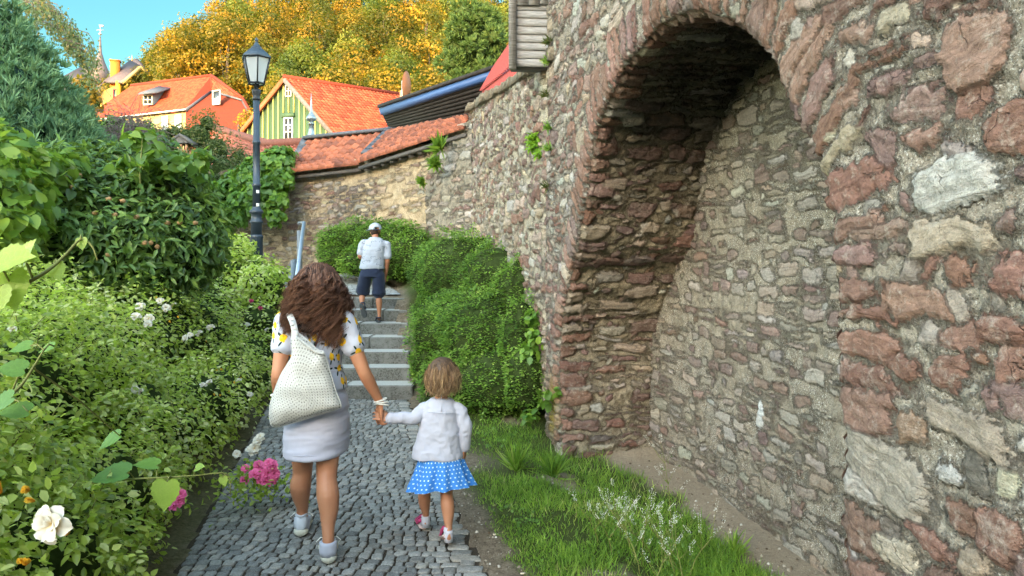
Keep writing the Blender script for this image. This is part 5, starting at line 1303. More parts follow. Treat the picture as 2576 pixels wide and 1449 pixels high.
# birch sprays against the sky
bi = empty("birch_tree", (-10.5, 16, 2), label="thin drooping birch sprays against the blue sky at top left", cat="tree")
rng = np.random.default_rng(41); m = MB(); f = Fol(); BL = leaf_mat("birch_leaves", [(0, (.07, .10, .05)), (.7, (.14, .16, .08)), (1, (.28, .18, .05))], .4, .5, .3)
trunk = [Q(-60, 420, 16), Q(-30, 200, 16.3), Q(10, 20, 16.5), Q(20, -60, 16.6)]
m.tube(trunk, [.14, .10, .06, .03], 7)
for k in range(46):
    X = rng.uniform(0, 1)**.8*235; Y0 = np.interp(X, [0, 60, 120, 170, 235], [-60, -25, 10, 70, 120])+rng.uniform(-25, 45); d = 16+rng.uniform(-.8, .8)
    a = np.array(Q(X-60, Y0-30, d)); b = np.array(Q(X-10, Y0-15, d)); c = np.array(Q(X+rng.uniform(0, 14), Y0+rng.uniform(25, 80), d)); b2 = np.array(Q(X+4, Y0+8, d))
    m.tube([tuple(a), tuple(b), tuple(b2), tuple(c)], [.010, .008, .006, .003], 4, False)
    nl = 70; t = rng.uniform(.1, 1, nl)[:, None]; pp = np.where(t < .5, a+(b2-a)*t*2, b2+(c-b2)*(t-.5)*2)+rng.normal(0, .06, (nl, 3)); dd = rng.normal(0, .5, (nl, 3))+np.array([0, 0, -1]); Ls = rng.uniform(.05, .085, nl)
    f.leaves(pp, dd, rng.normal(size=(nl, 3)), Ls, Ls*.7, L_DIAM, rng.uniform(0, 1, nl)**1.5)
o = f.build("leaves", BL, bi); o.location = -Vector(bi.location); o = m.build("trunk", M_BARK, bi); o.location = -Vector(bi.location)
yb = empty("garden_bush", (-12.6, 21, 2.5), label="small yellow sunlit bush in front of the yellow house", cat="bush")
YB = [(*Q(X, Y, 21), r, r, r) for X, Y, r in ((215, 215, .3), (225, 245, .28), (200, 235, .3), (240, 262, .2), (205, 265, .4), (190, 300, .5))]
bush(yb, YB, 1300, (.08, .15), .7, L_DIAM, GOLD_L, 44, shell=.25, lump=.3, core=.6)
# climbing plant on the cross wall
IVY_L = leaf_mat("creeper_leaves", [(0, (.04, .10, .018)), (.5, (.10, .21, .03)), (1, (.22, .35, .045))], .38, .42, .4)
iv = empty("creeper", (-6.5, 15.6, 2.6), label="bright green creeper cascading over the sandstone wall behind the lamp", cat="climber")
IB = [(*Q(X, Y, d), r, r*.7, r*.85) for X, Y, d, r in ((520, 520, 16.2, .38), (560, 500, 16, .42), (600, 470, 15.9, .42), (640, 445, 15.8, .42), (680, 425, 15.8, .42), (700, 450, 15.6, .3), (660, 480, 15.6, .36), (690, 500, 15.5, .28), (620, 510, 15.6, .36), (580, 540, 15.6, .34), (540, 560, 15.6, .3), (700, 400, 16, .3), (715, 390, 16.3, .22), (560, 585, 15.4, .2), (695, 540, 15.4, .16), (688, 560, 15.4, .1), (480, 530, 16, .3), (500, 560, 15.8, .3), (640, 520, 15.5, .26))]
bush(iv, IB, 5200, (.07, .125), .95, L_VINE, IVY_L, 47, shell=.15, lump=.25, up=.3, rand=.6, droop=.6, core=.7)
# weeds round the foot of the lamp and the wall
wd_ = empty("weeds", (-4.6, 12, 1.1), label="pale green tall weeds round the foot of the lamp post", cat="weeds")
WB = [(*Q(X, Y, d), r, r, r*1.1) for X, Y, d, r in ((560, 640, 11.6, .28), (600, 650, 11.4, .3), (640, 690, 11.2, .28), (590, 690, 11, .3), (690, 700, 11.2, .22), (540, 680, 11, .35), (650, 720, 10.6, .3), (700, 730, 10.6, .2), (500, 660, 11.5, .3), (610, 620, 11.8, .12), (560, 600, 11.8, .14), (605, 600, 11.8, .08))]
bush(wd_, WB, 4200, (.05, .10), .5, L_BROAD, ROSE_L, 49, shell=.3, lump=.4, core=.6, tp=1.2)
# ---------------- clipped small-leaved hedges
HEDGE_L = leaf_mat("hedge_leaves", [(0, (.045, .11, .02)), (.45, (.125, .25, .036)), (.8, (.24, .39, .06)), (1, (.44, .56, .15))], .40, .42, .45)
def hedge(blobs, lab, n, seed, L=(.022, .04)):
    h = empty("hedge", tuple(np.array(blobs)[:, :3].mean(0)*np.array([1, 1, 0])+np.array([0, 0, .6])), label=lab, cat="hedge")
    rng = np.random.default_rng(seed); P, N, r = blob_points(rng, blobs, n, .11, .26, 4.5, -.8, .8)
    # flat layered sprays
    tilt = unit(np.stack([rng.normal(0, .3, n), rng.normal(0, .3, n)-.25, np.ones(n)], 1)); D = unit(N*np.array([1, 1, .25])+rng.normal(0, .55, P.shape)*np.array([1, 1, .35])); Ls = rng.uniform(*L, n)
    ti = np.clip(rng.beta(2, 2.3, n)+.28*vnoise(P[:, 0]*3, P[:, 2]*4+P[:, 1]*3, seed), 0, 1)
    o = Fol().leaves(P, D, tilt, Ls, Ls*.7, L_DIAM, ti).build("foliage", HEDGE_L, h); o.location = -Vector(h.location)
    V, F = core_mesh(blobs, .88, seed); o = mob("twigs", V, F, M_CORE, h, smooth=True); o.location = -Vector(h.location); return h  # dark core stands in for the hedge's shaded inside
HB1 = [(*Q(X, Y, d), rx, rx, rz) for X, Y, d, rx, rz in ((850, 620, 14.2, .40, .40), (900, 612, 14.0, .45, .42), (960, 612, 13.6, .5, .43), (1010, 620, 13.2, .45, .42), (860, 650, 13.9, .42, .3), (920, 660, 13.5, .45, .32), (985, 665, 13.0, .45, .32), (1040, 640, 12.8, .4, .4))]
hedge(HB1, "rounded green hedge behind the boy in front of the sandstone wall", 22000, 51, (.03, .055))
HB2 = [(*Q(X, Y, d), rx, rx, rz) for X, Y, d, rx, rz in ((1165, 700, 10.6, .66, .70), (1100, 690, 11.3, .42, .42), (1255, 720, 9.6, .50, .56), (1310, 745, 8.6, .30, .46), (1240, 860, 8.7, .62, .58), (1120, 850, 9.7, .46, .50),
      (1315, 860, 7.9, .24, .50), (1150, 960, 8.9, .44, .36), (1245, 970, 8.1, .46, .40), (1325, 955, 7.6, .22, .36), (1085, 920, 9.5, .26, .34), (1080, 800, 10.3, .26, .34), (1200, 800, 9.3, .5, .4))]
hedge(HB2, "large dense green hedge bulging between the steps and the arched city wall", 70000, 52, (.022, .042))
# bindweed-like big leaves in front of the hedge foot
hl = empty("climbing_weed", (0.1, 7.4, .2), label="broad leaved weed climbing the corner between hedge and arch", cat="weed")
CB = [(*Q(X, Y, d), r, r, r) for X, Y, d, r in ((1345, 800, 7.6, .10), (1352, 850, 7.5, .12), (1340, 880, 7.5, .1), (1370, 1005, 7.0, .08), (1395, 990, 6.9, .05), (1330, 1050, 7.2, .09))]
bush(hl, CB, 240, (.05, .09), .75, L_BROAD, IVY_L, 53, shell=.3, core=0)
# ---------------- wall plants
def tuft(nm, lab, cat, p, nb, L, w_, mat, seed, spread=.7, out=(-.8, -.3, .5), tpl=L_BLADE):
    e = empty(nm, tuple(p), label=lab, cat=cat); rng = np.random.default_rng(seed); D = unit(np.array(out)+rng.normal(0, spread, (nb, 3))); Ls = rng.uniform(*L, nb)
    Fol().leaves(rng.normal(0, .012, (nb, 3)), D, unit(np.cross(D, rng.normal(size=(nb, 3)))), Ls, w_, tpl, rng.uniform(.2, 1, nb)).build("leaves", mat, e); return e
wp = empty("wall_plant", tuple(Q(1352, 372, 7.65)), label="bright green tuft growing out of the city wall below the timber bay", cat="plant")
bush(wp, [(*Q(1350, 362, 7.62), .085, .07, .09), (*Q(1338, 350, 7.66), .05, .05, .06), (*Q(1362, 385, 7.55), .05, .05, .05)], 420, (.04, .07), .45, L_DIAM, leaf_mat("bright_leaves", [(0, (.08, .20, .01)), (1, (.25, .42, .03))], .4), 61, shell=.4, core=0)
for i, (X, Y, d) in enumerate(((1475, 155, 7.15), (1462, 240, 7.2), (1465, 320, 7.1), (1422, 470, 7.2), (1450, 375, 7.1), (1488, 105, 7.1))):
    p = Q(X, Y, d); p.x = float(xwall(p.y))-.03; s = p.y; t = tuft("wall_fern", ("small dark fern tuft high on the wall beside the arch", "small green tuft beside the upper ring of the arch", "tiny fern in a joint left of the arch shoulder", "lowest small fern in a joint left of the arch jamb", "small herb between the ferns left of the arch", "uppermost small herb beside the timber bay")[i], "fern", p, 46, (.04, .09), .012, DULL_L if i % 2 else HEDGE_L, 70+i)
fern = tuft("fern", "light green fern hanging in the walled up arch under the tiled roof", "fern", Q(1108, 372, 12.6), 60, (.15, .34), .06, VINE_L, 81, .5, (-.5, -.7, .35))
fern2 = tuft("fern", "darker fern patch at the edge of the walled up arch", "fern", Q(1098, 412, 12.7), 90, (.10, .24), .05, IVY_L, 82, .7, (-.3, -.8, .1)); fern3 = tuft("creeper", "small creeper in the recess of the walled up arch", "climber", Q(1062, 455, 13.0), 70, (.06, .14), .07, VINE_L, 83, .9, (-.2, -.8, 0))
# ---------------- verge grass, weeds, white melilot
GRASS_L = leaf_mat("grass_blades", [(0, (.07, .15, .022)), (.5, (.16, .30, .04)), (.85, (.28, .42, .06)), (1, (.46, .44, .18))], .42, .5, .3)
rng = np.random.default_rng(91); n = 130000
d = 1/rng.uniform(1/8.6, 1/2.6, n); x = rng.uniform(-1.3, 2.3, n); y = d
m_ = (x > xr(y)+.1) & (x < xwall(y)+.9) & (rng.random(n) > dirt_mask(x, y)*1.02) & ~((y > 6.95) & (x > xwall(y)-.06))
m_ &= rng.random(n) < np.clip(.68+1.5*fbm(x*2.6, y*2.6, 12, 3), .12, 1)
x, y = x[m_], y[m_]; k = len(x); P = np.stack([x, y, gz(x, y)-.005], 1)
hgt = .022+.055*np.clip(.5+fbm(x*2.5+7, y*2.5, 14, 3), 0, 1)+.05*smooth01((x-xr(y)-.25)/.6); hgt = hgt*rng.uniform(.45, 1.2, k)*.8
lean = np.stack([rng.normal(0, .5, k), rng.normal(0, .5, k), np.ones(k)], 1); nn = unit(np.cross(lean, rng.normal(size=(k, 3))))
f = Fol()
T2 = (np.array([(0, .5, 0), (0, -.5, 0), (.45, -.45, .05), (.45, .45, .05), (.8, -.28, .02), (.8, .28, .02), (1.0, 0, -.10)]), [[0, 1, 2, 3], [3, 2, 4, 5], [5, 4, 6]])
f.leaves(P, lean, nn, hgt, rng.uniform(.003, .006, k), T2, np.clip(rng.beta(2, 2, k)+.3*fbm(x*3, y*3, 15, 2), 0, 1))
o = f.build("grass", GRASS_L); tag(o, kind="stuff")
# pebbles, crumbs of mortar and dry bits on the bare earth
rng = np.random.default_rng(95); n = 9000; y = 1/rng.uniform(1/8.5, 1/2.8, n); x = rng.uniform(-1.6, 2.2, n); m_ = (x > xr(y)+.02) & (x < xwall(y)+.95) & (dirt_mask(x, y) > .55) & ((x < xwall(y)-.02) | (y < 6.8))
x, y = x[m_], y[m_]; k = len(x); P = np.stack([x, y, gz(x, y)+.001], 1); f = Fol(); r_ = .0025+.008*rng.random(k)**3
T8 = (np.array([(-.5, -.5, 0), (.5, -.4, 0), (.55, .5, 0), (-.45, .5, 0), (-.3, -.3, .55), (.3, -.25, .6), (.32, .3, .5), (-.28, .28, .6)]), [[0, 1, 5, 4], [1, 2, 6, 5], [2, 3, 7, 6], [3, 0, 4, 7], [4, 5, 6, 7]])
f.leaves(P, rng.normal(size=(k, 3))*np.array([1, 1, .1]), np.tile([0, 0, 1.], (k, 1))+rng.normal(0, .15, (k, 3)), r_*2, r_*1.6, T8, rng.random(k))
n_ = NT("pebbles"); n_.base(n_.ramp(n_.attr("tint"), [(0, (.09, .065, .045)), (.5, (.24, .19, .14)), (.85, (.36, .32, .26)), (1, (.50, .47, .42))]), .9, .15)
o = f.build("gravel", n_.m); tag(o, kind="stuff")
# clover and small weeds in the turf
rng = np.random.default_rng(92); n = 9000; y = 1/rng.uniform(1/7.6, 1/2.8, n); x = rng.uniform(-.6, 2.0, n); m_ = (x > xr(y)+.2) & (x < xwall(y)+.5) & (dirt_mask(x, y) < .5) & (fbm(x*2.1+3, y*2.1, 19, 3) > .0)
x, y = x[m_], y[m_]; k = len(x); P = np.stack([x, y, gz(x, y)+rng.uniform(.02, .09, k)], 1); f = Fol()
Ls = rng.uniform(.012, .03, k); f.leaves(P, rng.normal(size=(k, 3)), unit(rng.normal(0, .4, (k, 3))+np.array([0, 0, 1])), Ls, Ls*.85, L_BROAD, rng.beta(2, 3, k)); o = f.build("clover", IVY_L); tag(o, kind="stuff")
MEL_W = petal_mat("white_florets", (.72, .70, .55), (.84, .84, .80))
mel_xy = [(1585, 1300, 4.6), (1615, 1330, 4.4), (1560, 1285, 4.7), (1640, 1310, 4.5), (1680, 1330, 4.4), (1700, 1370, 4.2), (1720, 1400, 4.05), (1650, 1390, 4.1), (1610, 1380, 4.2), (1735, 1360, 4.25), (1540, 1330, 4.4), (1690, 1280, 4.8), (1505, 1300, 4.55)]
for i, (X, Y, d) in enumerate(mel_xy):
    p = Q(X, Y, d); g = gz1(p.x, p.y); big = i == 11
    me_ = empty("melilot", (p.x, p.y, g), label="tallest white flowering melilot near the foot of the niche" if big else "white flowering melilot stem in the thick of the clump on the verge", cat="wildflower", group=None if big else "melilot stems on the verge")
    rng = np.random.default_rng(500+i); st = MB(); lf = Fol(); fl = Fol()
    H = .66 if big else rng.uniform(.24, .40); ln = rng.normal(0, .08, 2)
    main = [Vector((ln[0]*t*t*2, ln[1]*t*t*2, H*t)) for t in np.linspace(0, 1, 6)]
    st.tube(main, [.003, .003, .0026, .002, .0016, .001], 4)
    tips = [(main[-1], Vector((ln[0], ln[1], .6)).normalized())]
    for b in range(6):
        t = rng.uniform(.3, .9); q = main[int(t*5)]; a = rng.uniform(0, 6.28); dr = Vector((math.cos(a)*.6, math.sin(a)*.6, .8)); e = q+dr*rng.uniform(.07, .16); st.tube([q, (q+e)/2+Vector((0, 0, -.008)), e], [.0018, .0016, .001], 4, False); tips.append((e, dr.normalized()))
    for q, dr in tips:
        k = 34; sl_ = rng.uniform(.045, .09); t = rng.uniform(0, 1, k); a = rng.uniform(0, 6.28, k); sd_ = np.stack([np.cos(a), np.sin(a), .2*np.ones(k)], 1); P = np.array(q)+np.array(dr)*(t*sl_)[:, None]+sd_*.005
        fl.leaves(P, sd_, unit(rng.normal(size=(k, 3))), rng.uniform(.0045, .0075, k), .004, L_DIAM, rng.uniform(0, 1, k))
    k = 60; t = rng.uniform(.1, .95, k); P = np.array([main[int(q*5)] for q in t])+rng.normal(0, .035, (k, 3)); Ls = rng.uniform(.012, .022, k)
    lf.leaves(P, rng.normal(size=(k, 3)), unit(rng.normal(0, .5, (k, 3))+np.array([0, 0, .8])), Ls, Ls*.5, L_BROAD, rng.uniform(.1, .8, k))
    st.build("stem", M_TWIG, me_); lf.build("leaves", IVY_L, me_); tag(fl.build("florets", MEL_W, me_), kind="stuff")
for X, Y, d, lab, nb in ((1848, 1312, 4.62, "isolated grass tuft on bare earth at the foot of the niche", 90), (1390, 1165, 6.1, "strappy pale grass clump beside the jamb of the niche", 130), (1300, 1150, 6.1, "leafy weed clump with small blue flowers on the verge", 120)):
    p = Q(X, Y, d); p.z = gz1(p.x, p.y); tuft("grass_tuft", lab, "grass tuft", p, nb, (.06, .17) if X > 1500 else (.12, .3), .008 if X > 1500 else .012, GRASS_L if X != 1390 else IVY_L, 600+X, .55, (0, 0, 1), T2)
# ---------------- near vine shoots in front of the roses
def vine_shoot(lab, pts, d, leaves, tips=True, rad=.006):
    e = empty("vine_shoot", tuple(Q(*pts[0], d[0])), label=lab, cat="vine"); o0 = Vector(e.location)
    W = [Q(X, Y, dd)-o0 for (X, Y), dd in zip(pts, d)]; sp, _ = spline([tuple(w_) for w_ in W], 24); m = MB(); m.tube([tuple(s) for s in sp], list(np.linspace(rad, rad*.35, 24)), 7); m.build("stem", M_TWIG, e, smooth=True)
    for (X, Y, dd, size, ang, face, ti) in leaves:
        c = Q(X, Y, dd)-o0; a = R(ang); D = Vector((math.cos(a), -.25, -math.sin(a))); N = Vector((face[0], face[1], face[2]))
        T, TF = L_VINE; V, F, t_ = scatter(np.array([c]), np.array([D]), np.array([N]), np.array([size]), np.array([size*.95]), L_VINE, np.array([ti]))
        mob("leaf", V, [list(f) for arr in F for f in arr], VINE_N, e, attrs={"tint": t_}, smooth=False)
        k = int(np.argmin(np.linalg.norm(sp-np.array(c), axis=1))); mm = MB(); mm.tube([tuple(sp[k]), tuple((sp[k]+np.array(c))/2+np.array([0, 0, .01])), tuple(c)], [.0028, .0024, .002], 5, False); mm.build("leaf_stalk", M_TWIG, e)
    return e
n = NT("young_vine_leaf"); t = n.attr("tint"); p = n.obj(); ve = n.voro(p, 70, 'DISTANCE_TO_EDGE'); c = n.ramp(t, [(0, (.055, .15, .028)), (.5, (.15, .28, .04)), (1, (.36, .46, .06))]); c = n.mix(n.mapr(ve, 0, .06, .35, 0), c, n.mul(c, 1.5)); n.base(c, .42, .45); n.bump(ve, .3, .003); n.translucent(n.mul(c, 1.3), .38); VINE_N = n.m
vine_shoot("yellow green vine shoot with toothed leaves reaching in from the left edge", [(-40, 760), (60, 715), (120, 680), (165, 640), (205, 600), (232, 620), (245, 655)], [1.75, 1.8, 1.85, 1.9, 1.95, 1.95, 1.95],
           [(25, 690, 1.78, .085, 75, (.1, -.9, .4), .85), (-10, 665, 1.76, .10, -15, (-.1, -.7, .7), 1.0), (48, 640, 1.8, .055, 10, (.1, -.7, .6), .9), (135, 665, 1.88, .045, 60, (.2, -.8, .5), .9), (205, 600, 1.95, .03, 80, (0, -.8, .5), .8), (60, 655, 1.8, .06, -60, (0, -.6, .7), 1.0), (0, 720, 1.75, .07, 100, (0, -.9, .2), .9)])
vine_shoot("reddish vine shoot with one heart shaped leaf leaning out over the cobbles", [(215, 1215), (330, 1205), (430, 1200), (500, 1195), (545, 1190), (575, 1195), (580, 1245)], [2.9, 2.9, 2.92, 2.95, 2.97, 3.0, 3.0],
           [(420, 1212, 2.88, .105, 92, (.1, -.95, .25), .75), (318, 1190, 2.86, .13, 176, (0, -.35, .95), .25), (395, 1170, 2.95, .085, -170, (.1, -.3, 1), .5), (492, 1178, 2.95, .04, -20, (0, -.6, .8), .7), (560, 1200, 3.0, .035, 70, (.2, -.9, .2), .8)], rad=.005)
vine_shoot("very large soft green leaves at the left edge of the rose bed", [(-40, 1060), (20, 1000), (60, 960), (110, 880)], [1.9, 1.9, 1.95, 2.0],
           [(60, 930, 1.85, .06, 190, (.15, -.6, .8), .35), (75, 870, 2.0, .05, 170, (.1, -.5, .9), .45), (30, 1000, 1.8, .065, 150, (0, -.5, .8), .3), (70, 1035, 1.85, .065, 185, (0, -.5, .9), .4), (135, 870, 2.1, .04, 160, (0, -.5, .8), .5), (300, 1095, 2.4, .07, 150, (0, -.4, .9), .3)])
# ------------------------------------------------------------------ people
DG = None
class Vol:
    """closed overlapping volumes that are fused into one continuous skin"""
    def __init__(s, o): s.m = MB(); s.o = Vector(o)
    def limb(s, pts, rad, n=14, fine=14, flat=None):
        """pts world; rad list of r or (rx, ry)"""
        P = np.array([tuple(Vector(p)-s.o) for p in pts]); Rr = np.array([(r, r) if not hasattr(r, '__len__') else r for r in rad], float)
        A = np.concatenate([P, Rr], 1); sp, _ = spline([tuple(a) for a in A], fine) if len(pts) > 2 else (np.array([A[0]+(A[1]-A[0])*t for t in np.linspace(0, 1, fine)]), 0)
        c, r = sp[:, :3], np.maximum(sp[:, 3:], .002)
        d0, d1 = unit(c[0]-c[1]), unit(c[-1]-c[-2]); caps0 = [(c[0]+d0*r[0].mean()*math.sin(a), r[0]*math.cos(a)) for a in (1.35, .9, .45)]; caps1 = [(c[-1]+d1*r[-1].mean()*math.sin(a), r[-1]*math.cos(a)) for a in (.45, .9, 1.35)]
        c = np.array([q[0] for q in caps0]+list(c)+[q[0] for q in caps1]); r = np.array([q[1] for q in caps0]+list(r)+[q[1] for q in caps1])
        pts_, T, N = frames([Vector(q) for q in c]); V = []; F = []
        ux = Vector(flat) if flat else Vector((1, 0, 0))
        for p, t, rr in zip(pts_, T, r):
            u = ux-t*ux.dot(t); u = u.normalized() if u.length > .1 else t.orthogonal().normalized(); v = t.cross(u)
            for k in range(n): a = 2*math.pi*k/n; V.append(tuple(p+u*math.cos(a)*rr[0]+v*math.sin(a)*rr[1]))
        m = len(pts_)
        for i in range(m-1):
            for k in range(n): F.append([i*n+k, i*n+(k+1) % n, (i+1)*n+(k+1) % n, (i+1)*n+k])
        F.append(list(range(n))[::-1]); F.append([(m-1)*n+k for k in range(n)]); s.m.add(V, F); return s
    def ell(s, c, r, rot=None):
        bm = bmesh.new(); bmesh.ops.create_icosphere(bm, subdivisions=3, radius=1); c = Vector(c)-s.o
        V = [Vector((v.co.x*r[0], v.co.y*r[1], v.co.z*r[2])) for v in bm.verts]
        if rot is not None: V = [rot @ v for v in V]
        s.m.add([v+c for v in V], [[v.index for v in f.verts] for f in bm.faces]); bm.free(); return s
    def rings(s, R_, n=28, power=2.4):
        """horizontal super-ellipse rings (x, y, z, rx, ry[, yaw])"""
        A, _ = spline([tuple(r)+((0,) if len(r) == 5 else ()) for r in R_], 30); V = []; F = []
        for x, y, z, rx, ry, yw in A:
            for k in range(n):
                a = 2*math.pi*k/n; c, q = math.cos(a), math.sin(a); f = (abs(c)**power+abs(q)**power)**(-1/power); X, Y = rx*c*f, ry*q*f
                V.append((x+X*math.cos(yw)-Y*math.sin(yw)-s.o.x, y+X*math.sin(yw)+Y*math.cos(yw)-s.o.y, z-s.o.z))
        m = len(A)
        for i in range(m-1):
            for k in range(n): F.append([i*n+k, i*n+(k+1) % n, (i+1)*n+(k+1) % n, (i+1)*n+k])
        F.append(list(range(n))[::-1]); F.append([(m-1)*n+k for k in range(n)])
        if A[0][2] > A[-1][2]: F = [f[::-1] for f in F]
        s.m.add(V, F); return s
    def fuse(s, name, mat, parent, voxel=.005, smooth=6, wr=None, cut=None):
        o = s.m.build(name, None); md = o.modifiers.new("fuse", 'REMESH'); md.mode = 'VOXEL'; md.voxel_size = voxel; md.use_smooth_shade = True
        if smooth: sm = o.modifiers.new("smooth", 'SMOOTH'); sm.factor = .5; sm.iterations = smooth
        me = bpy.data.meshes.new_from_object(o.evaluated_get(bpy.context.evaluated_depsgraph_get())); bpy.data.objects.remove(o)
        me.name = name; nv = len(me.vertices); co = np.empty(nv*3, np.float32); me.vertices.foreach_get("co", co); co = co.reshape(-1, 3)
        if wr: 
            no = np.empty(nv*3, np.float32); me.vertices.foreach_get("normal", no); co = co+no.reshape(-1, 3)*wr(co)[:, None].astype(np.float32); me.vertices.foreach_set("co", co.reshape(-1)); me.update()
        return link(name, me, mat, parent)
def hand(vol, W, f, palm, thumb, L, curl, r=.0085, spread=.06, tc=.5):
    """wrist W, finger direction f, palm side, thumb side; five separate bent fingers"""
    W, f, p, t = Vector(W), Vector(f).normalized(), Vector(palm), Vector(thumb)
    p = (p-f*p.dot(f)).normalized(); t = (t-f*t.dot(f)-p*t.dot(p)).normalized(); w_ = L*.21
    for k in range(4): o = (k-1.5)/1.5; vol.limb([W+t*o*w_*-.6, W+f*L*.28-t*o*w_*.9, W+f*L*.50-t*o*w_], [(r*1.25, r*1.2)]*3, 8, 6)
    for k, (ln, cu) in enumerate(zip((.40, .46, .43, .34), curl)):
        o = (1.5-k)/1.5; b = W+f*L*.50+t*o*w_; pts = [b-f*L*.04]; q = b; a = cu*.35; d0 = (f+t*o*spread*2).normalized()
        for sgl, da in ((.46, cu*.5), (.30, cu*.75), (.24, cu*.5)):
            d = d0*math.cos(a)+p*math.sin(a); q = q+d*ln*L*sgl; pts.append(q); a += da
        vol.limb(pts, [r*1.12, r*1.0, r*.95, r*.78], 8, 10)
    b = W+f*L*.14+t*w_*.8+p*L*.04; d1 = (f*.62+t*.62+p*.45).normalized(); d2 = (f*.85+t*.25+p*tc).normalized()
    vol.limb([W+f*L*.06+t*w_*.3, b, b+d1*L*.20, b+d1*L*.20+d2*L*.20, b+d1*L*.20+d2*L*.32], [r*1.3, r*1.45, r*1.2, r*1.0, r*.8], 8, 12)
def head(vol, c, h, fwd, lean=0):
    """skull, jaw, brow, nose, lips and ears; h = head height, c = centre"""
    c = Vector(c); f = Vector(fwd).normalized(); up = Vector((0, 0, 1)); s = f.cross(up).normalized(); rot = Matrix((s, f, up)).transposed()
    vol.ell(c+up*h*.08-f*h*.03, (h*.335, h*.41, h*.41), rot); vol.ell(c-up*h*.14+f*h*.10, (h*.265, h*.30, h*.33), rot); vol.ell(c-up*h*.36+f*h*.22, (h*.13, h*.12, h*.11), rot)
    vol.ell(c-up*h*.06+f*h*.40, (h*.055, h*.075, h*.12), rot); vol.ell(c-up*h*.115+f*h*.43, (h*.075, h*.06, h*.045), rot); vol.ell(c-up*h*.24+f*h*.37, (h*.11, h*.05, h*.03), rot); vol.ell(c-up*h*.275+f*h*.36, (h*.10, h*.05, h*.03), rot)
    vol.ell(c+up*h*.07+f*h*.32, (h*.24, h*.07, h*.045), rot)
    for q in (-1, 1): vol.ell(c+s*q*h*.335-up*h*.07-f*h*.0, (h*.035, h*.075, h*.13), rot @ Matrix.Rotation(q*.25, 3, 'Z'))
def eyes(parent, c, h, fwd, o0):
    c = Vector(c); f = Vector(fwd).normalized(); up = Vector((0, 0, 1)); s = f.cross(up).normalized()
    for q in (-1, 1):
        m = MB(); m.lathe([(.001, -h*.05), (h*.04, -h*.03), (h*.055, 0), (h*.04, h*.03), (.001, h*.05)], c+s*q*h*.15+f*h*.315-o0, 10); m.build("eye", M_EYE, parent, smooth=True)
M_EYE = simple("eye_white", (.6, .58, .55), .3)
def skin_mat(name, c, red=(.42, .15, .09)):
    n = NT(name); p = n.obj(); a = n.noise(p, 7, 4); b = n.noise(p, 160, 3)
    n.base(n.mix(n.mapr(a, .35, .7, 0, .6), c, red), .5, .35); n.b.inputs["Subsurface Weight"].default_value = .12; n.b.inputs["Subsurface Radius"].default_value = (.012, .005, .003); n.b.inputs["Subsurface Scale"].default_value = .6
    n.bump(b, .15, .002); return n.m
M_SKIN = skin_mat("tanned_skin", (.44, .205, .115), (.40, .16, .085)); M_SKIN2 = skin_mat("child_skin", (.42, .20, .115), (.36, .15, .08)); M_SKIN3 = skin_mat("boy_skin", (.40, .18, .10), (.36, .14, .08))
def cloth(name, col, rough=.85, weave=900, var=.05, bump=.25):
    n = NT(name); p = n.obj(); a = n.noise(p, 9, 4); w_ = n.noise(p, weave*.5, 2); n.base(n.mix(n.mapr(a, .3, .7), tuple(c*(1-var) for c in col), tuple(min(.9, c*(1+var)) for c in col)), rough, .15); n.bump(w_, bump, .001)
    n.b.inputs["Sheen Weight"].default_value = .15; return n.m
M_WCLOTH = cloth("white_cotton", (.40, .415, .50)); M_LILAC = cloth("pale_lilac_twill", (.42, .42, .51)); M_NAVY = cloth("navy_twill", (.018, .026, .055)); M_SNEAK = simple("white_leather", (.48, .51, .57), .45, .35, var=.04); M_SOLE = simple("translucent_sole", (.55, .54, .46), .5, .3, var=.08); M_CORD = simple("white_cord", (.74, .72, .67), .7)
def wrinkle(amp, sx=9, sz=5, seed=0, dirv=(1, .4, 1)):
    def f(co):
        u = co[:, 0]*dirv[0]*sx+co[:, 1]*dirv[1]*sx+co[:, 2]*2; v = co[:, 2]*sz-co[:, 0]*2
        r = fbm(u, v, seed, 3); return amp*(1-np.abs(r)*2.2)*1.0+amp*.6*fbm(u*2.3, v*1.5, seed+4, 2)
    return f
FWD = Vector((-.21, 1, 0)).normalized(); SIDE = Vector((FWD.y, -FWD.x, 0))
